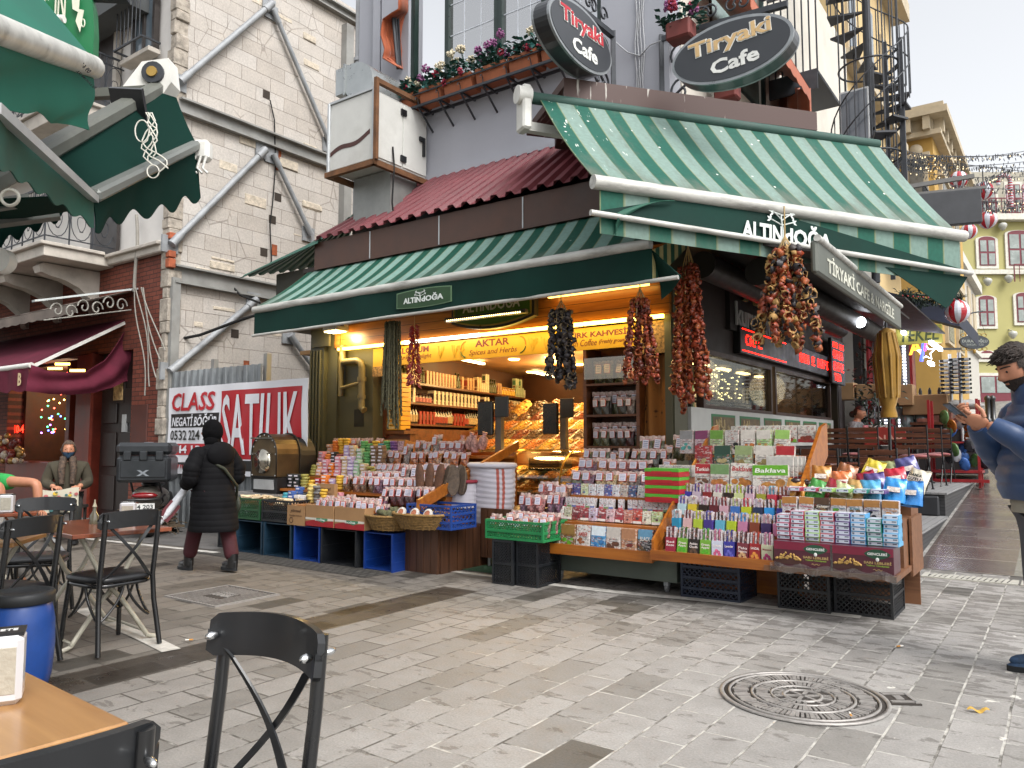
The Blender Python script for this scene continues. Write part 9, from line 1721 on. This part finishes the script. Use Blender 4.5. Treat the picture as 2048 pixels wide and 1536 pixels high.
def hand(q,w,d,nrm,curl=.9,s=1.,mi=0,thumb=1):
    d=Vector(d).normalized(); n=Vector(nrm); n=(n-d*n.dot(d)).normalized(); b=d.cross(n); w=Vector(w)
    Xh=Matrix(((b.x,n.x,d.x),(b.y,n.y,d.y),(b.z,n.z,d.z))).to_4x4(); q.ball(w+d*.045*s,.04*s,.016*s,.055*s,14,10,mi,None,Xh)
    for i in range(4):
        p=w+d*.085*s+b*(.03-.02*i)*s; L=(.068,.078,.072,.056)[i]*s; P=[p]; a=0
        for k in range(4): a+=curl*(.25+.3*min(k,2))*(.9+.08*i); P.append(P[-1]+(d*math.cos(a)+n*math.sin(a))*L/3.2)
        q.tube(P,[.009*s,.009*s,.0085*s,.008*s,.0055*s],7,mi)
    p=w+d*.025*s+b*.035*s*thumb; q.tube([p,p+(d*.5+b*thumb*.6+n*.4)*.035*s,p+(d*.95+b*thumb*.45+n*.9)*.055*s],[.012*s,.0105*s,.007*s],7,mi)
EYEM=mat('dark eye','#1a1412',.2)
def V(*a): return Vector(a)
def puff(q,c0,c1,prof,n,amp,m=0,nu=36,cap=True,fr=1.):
    "quilted garment between heights; prof(f)->(cx,cy,rx,ry)"
    def P(s,k): cx,cy,rx,ry=prof(k); a=2*PI*s; w=1+amp*(abs(math.sin(PI*n*k))**.6-.6)+.012*math.sin(a*5+k*11)+.01*math.sin(a*9-k*17); return Vector((cx+rx*w*math.cos(a),cy+ry*w*math.sin(a),c0+(c1-c0)*k))
    q.grid(P,nu,n*8,m)
def lerpf(t,f):
    for (a,*va),(b,*vb) in zip(t,t[1:]):
        if f<=b: k=(f-a)/(b-a); k=k*k*(3-2*k); return [x+(y-x)*k for x,y in zip(va,vb)]
    return t[-1][1:]
def sleeve(q,P,rs,n,amp,m=0):
    pts=[];rr=[];N=n*6
    for i in range(N+1):
        f=i/N*(len(P)-1); j=min(int(f),len(P)-2); k=f-j; pts.append(Vector(P[j]).lerp(Vector(P[j+1]),k)); rr.append((rs[j]+(rs[j+1]-rs[j])*k)*(1+amp*(abs(math.sin(PI*i/6))**.6-.6)))
    q.tube(pts,rr,14,m)
# man with phone at the right edge
t=thing('person','bearded man in a blue puffer jacket looking down at his phone','person',(3.02,4.42,0),rad(-90)); s=1.0; t.scale=(1.07,1.07,1.07)
q=MB(); hc=V(0,-.09,1.63)
skin('body',[[(V(0,.06,.95),.1),(V(0,.06,1.15),.1),(V(0,.02,1.36),.13),(V(0,-.01,1.48),.065),(V(0,-.06,1.57),.06)],[(V(0,.02,1.36),.13),(V(.19,.02,1.38),.06),(V(.262,.0,1.1),.036),(V(.125,-.22,1.27),.032),(V(.07,-.32,1.33),.028)],[(V(0,.02,1.36),.13),(V(-.19,.02,1.38),.06),(V(-.262,.0,1.1),.036),(V(-.125,-.22,1.27),.032),(V(-.04,-.32,1.34),.028)],[(V(0,.06,.95),.1),(V(.09,.06,.86),.08),(V(.1,.04,.47),.06),(V(.11,.08,.09),.042),(V(.12,-.05,.04),.035)],[(V(0,.06,.95),.1),(V(-.09,.06,.86),.08),(V(-.1,.04,.47),.06),(V(-.11,.08,.09),.042),(V(-.12,-.05,.04),.035)]],None,t,2,q)
X=head(q,hc,rad(20),0); hand(q,V(.07,-.32,1.33),(-.35,-1,.42),(-.7,.1,.6),.9,1.05,0,-1); hand(q,V(-.04,-.32,1.34),(.35,-1,.42),(.7,.1,.6),.9,1.05,0,1); q.build('body',[SKN,EYEM],t)
HAIR=mat('dark brown hair','#2c211a',.7,0,.35,30.,bump=.9,bs=90,stretch=(1,3,1)); q=MB(); shell(q,hc,X,1.,lambda d:(d.z>.42 or d.y>.28 or (abs(d.x)>.72 and d.z>.05 and d.y>-.35)) and d.z>-.62,1.06,0,.05); shell(q,hc+X@V(0,.0,.012),X,1.,lambda d:d.z>.5,1.14,0,.1,3)
g=random.Random(8)
for i in range(520):
    d=Vector((g.gauss(0,.6),g.gauss(-.2,.7),abs(g.gauss(.8,.35)))).normalized(); 
    if d.z<.45: continue
    p=hc+X@Vector((d.x*.078,d.y*.1,d.z*.12))*1.08; e=p+X@Vector((d.x*.02+g.gauss(0,.008),-.028+g.gauss(0,.01),.006+g.gauss(0,.005))); q.tube([p,p.lerp(e,.5)+V(0,0,.006),e],[.0045,.004,.0015],4)
q.build('hair',[HAIR],t); q=MB(); shell(q,hc,X,1.,lambda d:(d.z<-.24-.1*abs(d.x) and d.y<.15 and not(abs(d.x)<.26 and -.52<d.z<-.3 and d.y<-.6 and d.z>-.46)) or (abs(d.x)>.62 and -.35<d.z<.12 and -.3<d.y<.1),1.035,0,.05,5); shell(q,hc,X,1.,lambda d:abs(d.x)<.34 and -.4<d.z<-.25 and d.y<-.6,1.03,0,.04,6)
for e in(-1,1): q.tube([hc+X@V(e*(.014+.012*i),-.103+.004*i*i,.034+.003*math.sin(i)) for i in range(4)],.0045,5)
q.build('beard',[mat('dark beard','#2a1e17',.85,0,.4,60.,bump=.9,bs=200)],t)
JK=mat('navy blue puffer nylon','#1a375e',.42,0,.12,5.,bump=.25,bs=16,sheen=.15); q=MB()
puff(q,.93,1.47,lambda f:lerpf([(0,0,.02,.245,.18),(.2,0,.01,.262,.19),(.75,0,.02,.25,.17),(.9,0,.03,.2,.14),(1.,0,0,.1,.1)],f),6,.05); puff(q,1.43,1.57,lambda f:lerpf([(0,0,.0,.11,.115),(1,0,.0,.105,.115)],f),1,.06); puff(q,1.565,1.43,lambda f:(0,0,.095,.105),1,.0)
for e in(-1,1): sleeve(q,[(e*.17,.01,1.4),(e*.27,.04,1.24),(e*.265,.0,1.1),(e*.18,-.14,1.2),(e*.07,-.29,1.325)],[.092,.092,.088,.08,.05],7,.09); q.ball((e*.18,.02,1.37),.09,.1,.1,14,10)
q.build('jacket',[JK],t); q=MB(); q.bx(-.215,-.2,-.265,-.22,1.255,1.263); q.tube([(-.262,-.06,1.05),(-.262,-.06,1.2)],.004,4); q.build('cuff_badge',[OWT],t); q=MB(); puff(q,.86,.95,lambda f:(0,.03,.2,.15),1,.02); q.build('shirt_hem',[mat('pale shirt hem','#8f8b80',.9)],t)
TRS=mat('grey trousers','#4c4d53',.85,0,.15,6.,bump=.3,bs=40)
skin('trousers',[[(V(0,.06,.95),.15)]+[(V(e*.1,.06,.84),.115),(V(e*.11,.05,.47),.09),(V(e*.12,.08,.1),.08)] for e in(-1,1)],[TRS],t)
SH=mat('blue grey shoe mesh','#26405e',.7,0,.3,40.); SOL=mat('dark sole','#16181b',.7)
def shoe(t,x,y,z=0,a=0,m=SH,l=.29):
    q=MB(); X=Matrix.Translation((x,y,z))@Matrix.Rotation(a,4,'Z'); q.X=X; q.grid(lambda s,k:((.048-.012*k)*(1 if k<1 else .4)*math.cos(2*PI*s)*(1+.15*math.sin(2*PI*s)*-1),-.05+(l/2)*math.sin(2*PI*s)*(1-.25*k)+.03*k,.03+.07*k*(1-.45*max(0,-math.sin(2*PI*s)))),24,6,0); q.ball((0,-.05,.055),.046,l*.47,.04,16,8,0); q.prism([(.05*math.cos(b)*(1-.1*math.sin(b)),-.05+l/2*1.02*math.sin(b)) for b in [i*PI/12 for i in range(24)]],(0,.03),'z',1); q.build('shoe',[m,SOL],t)
shoe(t,.12,.08,0,.15); shoe(t,-.12,.06,0,-.15)
p=toS(V(0,0,0)); ph=MB(); X=Matrix.Rotation(rad(-90),4,'Z')@Matrix.Translation((.015,-.44,1.395))@Matrix.Rotation(rad(50),4,'X'); ph.bx(-.036,.036,-.005,.005,-.075,.075,0,.004); o=ph.build('phone',[BLK],None,None); o.matrix_world=Matrix.Translation((3.02,4.42,0))@Matrix.Scale(1.07,4)@X; tag(o,'black phone held in both hands of the bearded man','phone')
# woman in black coat walking
t=thing('person','woman in a long black quilted coat and dark red trousers walking past the banner','person',(-3.1,8.03,0),rad(-127)); q=MB(); hc=V(0,-.05,1.43)
skin('body',[[(V(0,0,.8),.12),(V(0,0,1.0),.11),(V(0,0,1.2),.12),(V(0,-.02,1.3),.055),(V(0,-.03,1.38),.05)],[(V(0,0,1.2),.12),(V(.17,0,1.2),.06),(V(.24,.02,.98),.05),(V(.22,-.15,.88),.035)],[(V(0,0,1.2),.12),(V(-.17,0,1.2),.06),(V(-.24,.03,.98),.05),(V(-.2,-.13,.86),.035)],[(V(0,0,.8),.12),(V(-.08,0,.75),.085),(V(-.09,.14,.42),.06),(V(-.09,.26,.1),.04)],[(V(0,0,.8),.12),(V(.08,0,.75),.085),(V(.09,-.16,.42),.06),(V(.09,-.26,.1),.04)]],None,t,2,q); X=head(q,hc,0,.5,.95); hand(q,V(.22,-.15,.88),(-.2,-1,-.5),(-1,0,.2),1.1,.9,0,-1); hand(q,V(-.2,-.13,.86),(.1,-1,-.6),(1,0,.2),1.1,.9,0,1); q.build('body',[SKN,EYEM],t)
BK_=mat('black quilted nylon','#0b0b0e',.8,0,.15,6.,bump=.2,bs=18,spec=.15); q=MB(); shell(q,hc+V(0,.01,0),X,1.02,lambda d:d.y>-.72 or d.z>.62 or d.z<-.85,1.1,0,.0); q.ball(hc+V(0,.02,-.1),.085,.085,.09,14,10); q.build('headscarf',[mat('black scarf','#08080a',.9,0,.2,9.,spec=.1)],t)
q=MB(); puff(q,.42,1.3,lambda f:lerpf([(0,0,.03,.235,.27),(.3,0,.02,.225,.22),(.6,0,.01,.205,.17),(.85,0,0,.22,.15),(.95,0,0,.16,.12),(1,0,0,.08,.08)],f),15,.016)
for e in(-1,1): sleeve(q,[(e*.17,0,1.2),(e*.26,.03,1.06),(e*.265,.02,.95),(e*.24,-.1,.89)],[.085,.085,.08,.065],7,.05); q.ball((e*.17,0,1.19),.09,.1,.09,12,8)
q.ball((0,.13,1.2),.16,.07,.13,16,10); q.build('coat',[BK_],t)
q=MB(); q.tube([(.2,.03,1.2),(.0,.2,1.05),(-.18,.16,.86),(-.26,.02,.72)],.016,6); q.ball((-.28,-.1,.66),.05,.17,.14,14,10); q.build('shoulder_bag',[mat('olive bag','#2a2e22',.7)],t)
M_=mat('dark red trousers','#3c0f18',.85,0,.15,7.,bump=.3,bs=40); skin('trousers',[[(V(0,0,.8),.13),(V(-.09,0,.74),.1),(V(-.09,.14,.42),.082),(V(-.09,.25,.12),.075)],[(V(0,0,.8),.13),(V(.09,0,.74),.1),(V(.09,-.16,.42),.082),(V(.09,-.26,.12),.075)]],[M_],t)
BS=mat('black leather boot','#0f0f10',.35,coat=.3); shoe(t,-.09,.24,.02,0,BS,.25); shoe(t,.09,-.27,0,0,BS,.25)
for x,y in((-.09,.25),(.09,-.26)): q=MB(); q.lathe([(.05,.03),(.052,.17)],12,(x,y,.02)); q.build('boot_shaft',[BS],t)
q=MB(); q.tube([(0,0,.12),(.02,0,0),(.03,0,-.2),(.05,.02,-.42)],[.05,.075,.085,.03],12,sq=.5); q.bx(-.03,.09,-.05,-.045,-.3,-.1,1); o=q.build('shopping_bag',[mat('white plastic bag','#c4c6ca',.35,0,.1,9.,bump=.6,bs=20),mat('maroon packet','#5c1f26',.6)],None,(-3.42,7.98,.8)); o.rotation_euler=(0,rad(38),rad(30)); tag(o,'white plastic bag with a maroon packet carried by the woman in black','bag')
# seated figures: shared builder
def seated(label,x,y,z,rz,top,hair,leg,headt=0.,scarf=None,mask=False,arm=(.14,-.26,.72),short=False,s=1.,turn=0.,apron=None,el=None):
    t=thing('person',label,'person',(x,y,z),rz); q=MB(); hc=V(0,-.06,1.2); ax,ay,az=arm
    ch=[[(V(0,0,.52),.13),(V(0,.0,.75),.125),(V(0,.01,.95),.12),(V(0,-.02,1.07),.055),(V(0,-.04,1.14),.05)]]
    for e in(-1,1): ch+= [[(V(0,.01,.95),.12),(V(e*.18,.01,.97),.06),((V(e*el[0],el[1],el[2]) if el else V(e*.24,-.02,.75)),.048),(V(e*ax,ay,az),.032)],[(V(0,0,.52),.13),(V(e*.1,-.02,.5),.09),(V(e*.12,-.42,.49),.065),(V(e*.12,-.4,.08),.042),(V(e*.12,-.52,.03),.036)]]
    skin('body',ch,None,t,2,q); X=head(q,hc,headt,turn)
    for e in(-1,1): hand(q,V(e*ax,ay,az),(-e*.6,-1,-.1),(-e*.3,0,-1),.9,.95,0,e)
    q.build('body',[SKN,EYEM],t); q=MB(); cl=[[(V(0,0,.5),.175),(V(0,0,.75),.155),(V(0,.01,.96),.14),(V(0,-.01,1.05),.08)]]
    for e in(-1,1): cl.append([(V(0,.01,.96),.14),(V(e*.19,.01,.97),.088),((V(e*el[0],el[1]*.5,el[2]) if el else V(e*.25,-.02,.75)),.078)]+([] if short else [(V(e*ax*1.08,ay*.86,az),.058)]))
    skin('jacket',cl,[top],t); skin('trousers',[[(V(0,0,.52),.15)]+[(V(e*.1,-.02,.5),.11),(V(e*.12,-.44,.49),.085),(V(e*.12,-.42,.1),.07)] for e in(-1,1)],[leg],t)
    for e in(-1,1): shoe(t,e*.12,-.42,0,0,BS,.25)
    q=MB(); (shell(q,hc,X,1.,lambda d:(d.y>-.55 or d.z>.6 or d.z<-.8),1.12,0,.02) if scarf else shell(q,hc,X,1.,lambda d:(d.z>.45 or d.y>.2) and d.z>-.5,1.08,0,.05)); 
    if not scarf and apron: q.ball(hc+V(0,.12,-.02),.05,.06,.06,12,8)
    if scarf: 
        for e in(-1,1): q.tube([hc+V(e*.05,-.02,-.1),V(e*.07,-.15,.95),V(e*.06,-.18,.75)],[.05,.045,.03],8)
    q.build('headscarf' if scarf else 'hair',[scarf or hair],t)
    if mask: q=MB(); shell(q,hc,X,1.,lambda d:d.z<-.2 and d.y<-.25 and d.z>-.9,1.07,0,0); q.build('mask',[mat('blue face mask','#2c4a66',.8)],t)
    if apron: q=MB(); q.grid(lambda a,k:(.3*(a-.5),-.17-.02*math.sin(PI*a)+.01*k,.52+.46*k),10,8,th=.01); q.build('vest',[apron],t)
    return t
seated('seated woman in an olive jacket, striped headscarf and blue mask by the brick house shop',-6.0,10.45,0.02,rad(28),mat('olive field jacket','#3c3628',.85,0,.15,5.,bump=.3,bs=30),None,mat('dark cloth','#22221f',.9),.05,mat('patterned headscarf','#4a3a2e',.8,0,.8,32.),True)
q=MB(); q.grid(lambda a,k:(.42*(a-.5),-.01*math.sin(a*9),.3*k-.02*math.sin(a*5)*k),14,8,th=.02); o=q.build('tote_bag',[mat('white tote cloth','#bdb8a6',.9,0,.06)],None,(-5.83,10.0,.42),rad(28)); tag(o,'white tote bag with lemon print on the lap of the seated woman','bag'); g=random.Random(6)
q=MB()
for i in range(34): x=g.uniform(-.19,.19); z=g.uniform(.03,.26); r=g.uniform(.012,.03); q.prism([(x+r*math.cos(a),z+r*.8*math.sin(a)) for a in [j*PI/4 for j in range(8)]],(-.026,-.012),'y',i%3)
q.build('lemon_print',[mat('lemon yellow','#c9a83a',.8),mat('leaf teal','#3a6a6a',.8),mat('coral fleck','#a85a5a',.8)],o)
t=seated('person in a green T shirt with a bare bent arm, cut by the left edge',-4.84,6.98,0.0,rad(80),mat('bright green jersey','#2c9a4c',.85,0,.1,5.),HAIR,mat('pale grey trousers','#8a8682',.9),.1,None,False,(.2,-.49,.7),True,el=(.21,-.45,.95))
t=seated('seated woman in a pink vest sorting things at the end of the terrace',3.9,12.6,.62,rad(62),mat('grey patterned blouse','#7a7a7c',.85,0,.4,30.),mat('auburn brown hair','#2c1a12',.6,0,.3,20.),mat('dark cloth','#22221f',.9),.3,None,False,(.12,-.36,.72),False,1.,0,mat('pink vest','#b86a70',.85))
p=onv(1712,832,7.0); w_=S(p.x,7.0,0); t.location=(w_.x,w_.y,.645+0.0); t.rotation_euler=(0,0,-TH+rad(85))
q=MB(); q.bx(-.2,.2,-.18,.18,.42,.46); [q.bar((a*.17,b*.15,0),(a*.17,b*.15,.42),.03,.03) for a in(-1,1) for b in(-1,1)]; o=q.build('stool',[DKFR],None,(w_.x,w_.y,.645)); tag(o,'dark stool under the woman in the pink vest','stool')
for x,y,l in((-6.0,10.45,'dark stool under the woman in the headscarf'),(-4.84,6.98,'dark stool under the person in the green T shirt')): c=o.copy(); COL.objects.link(c); c.location=(x,y,0.02); c['label']=l
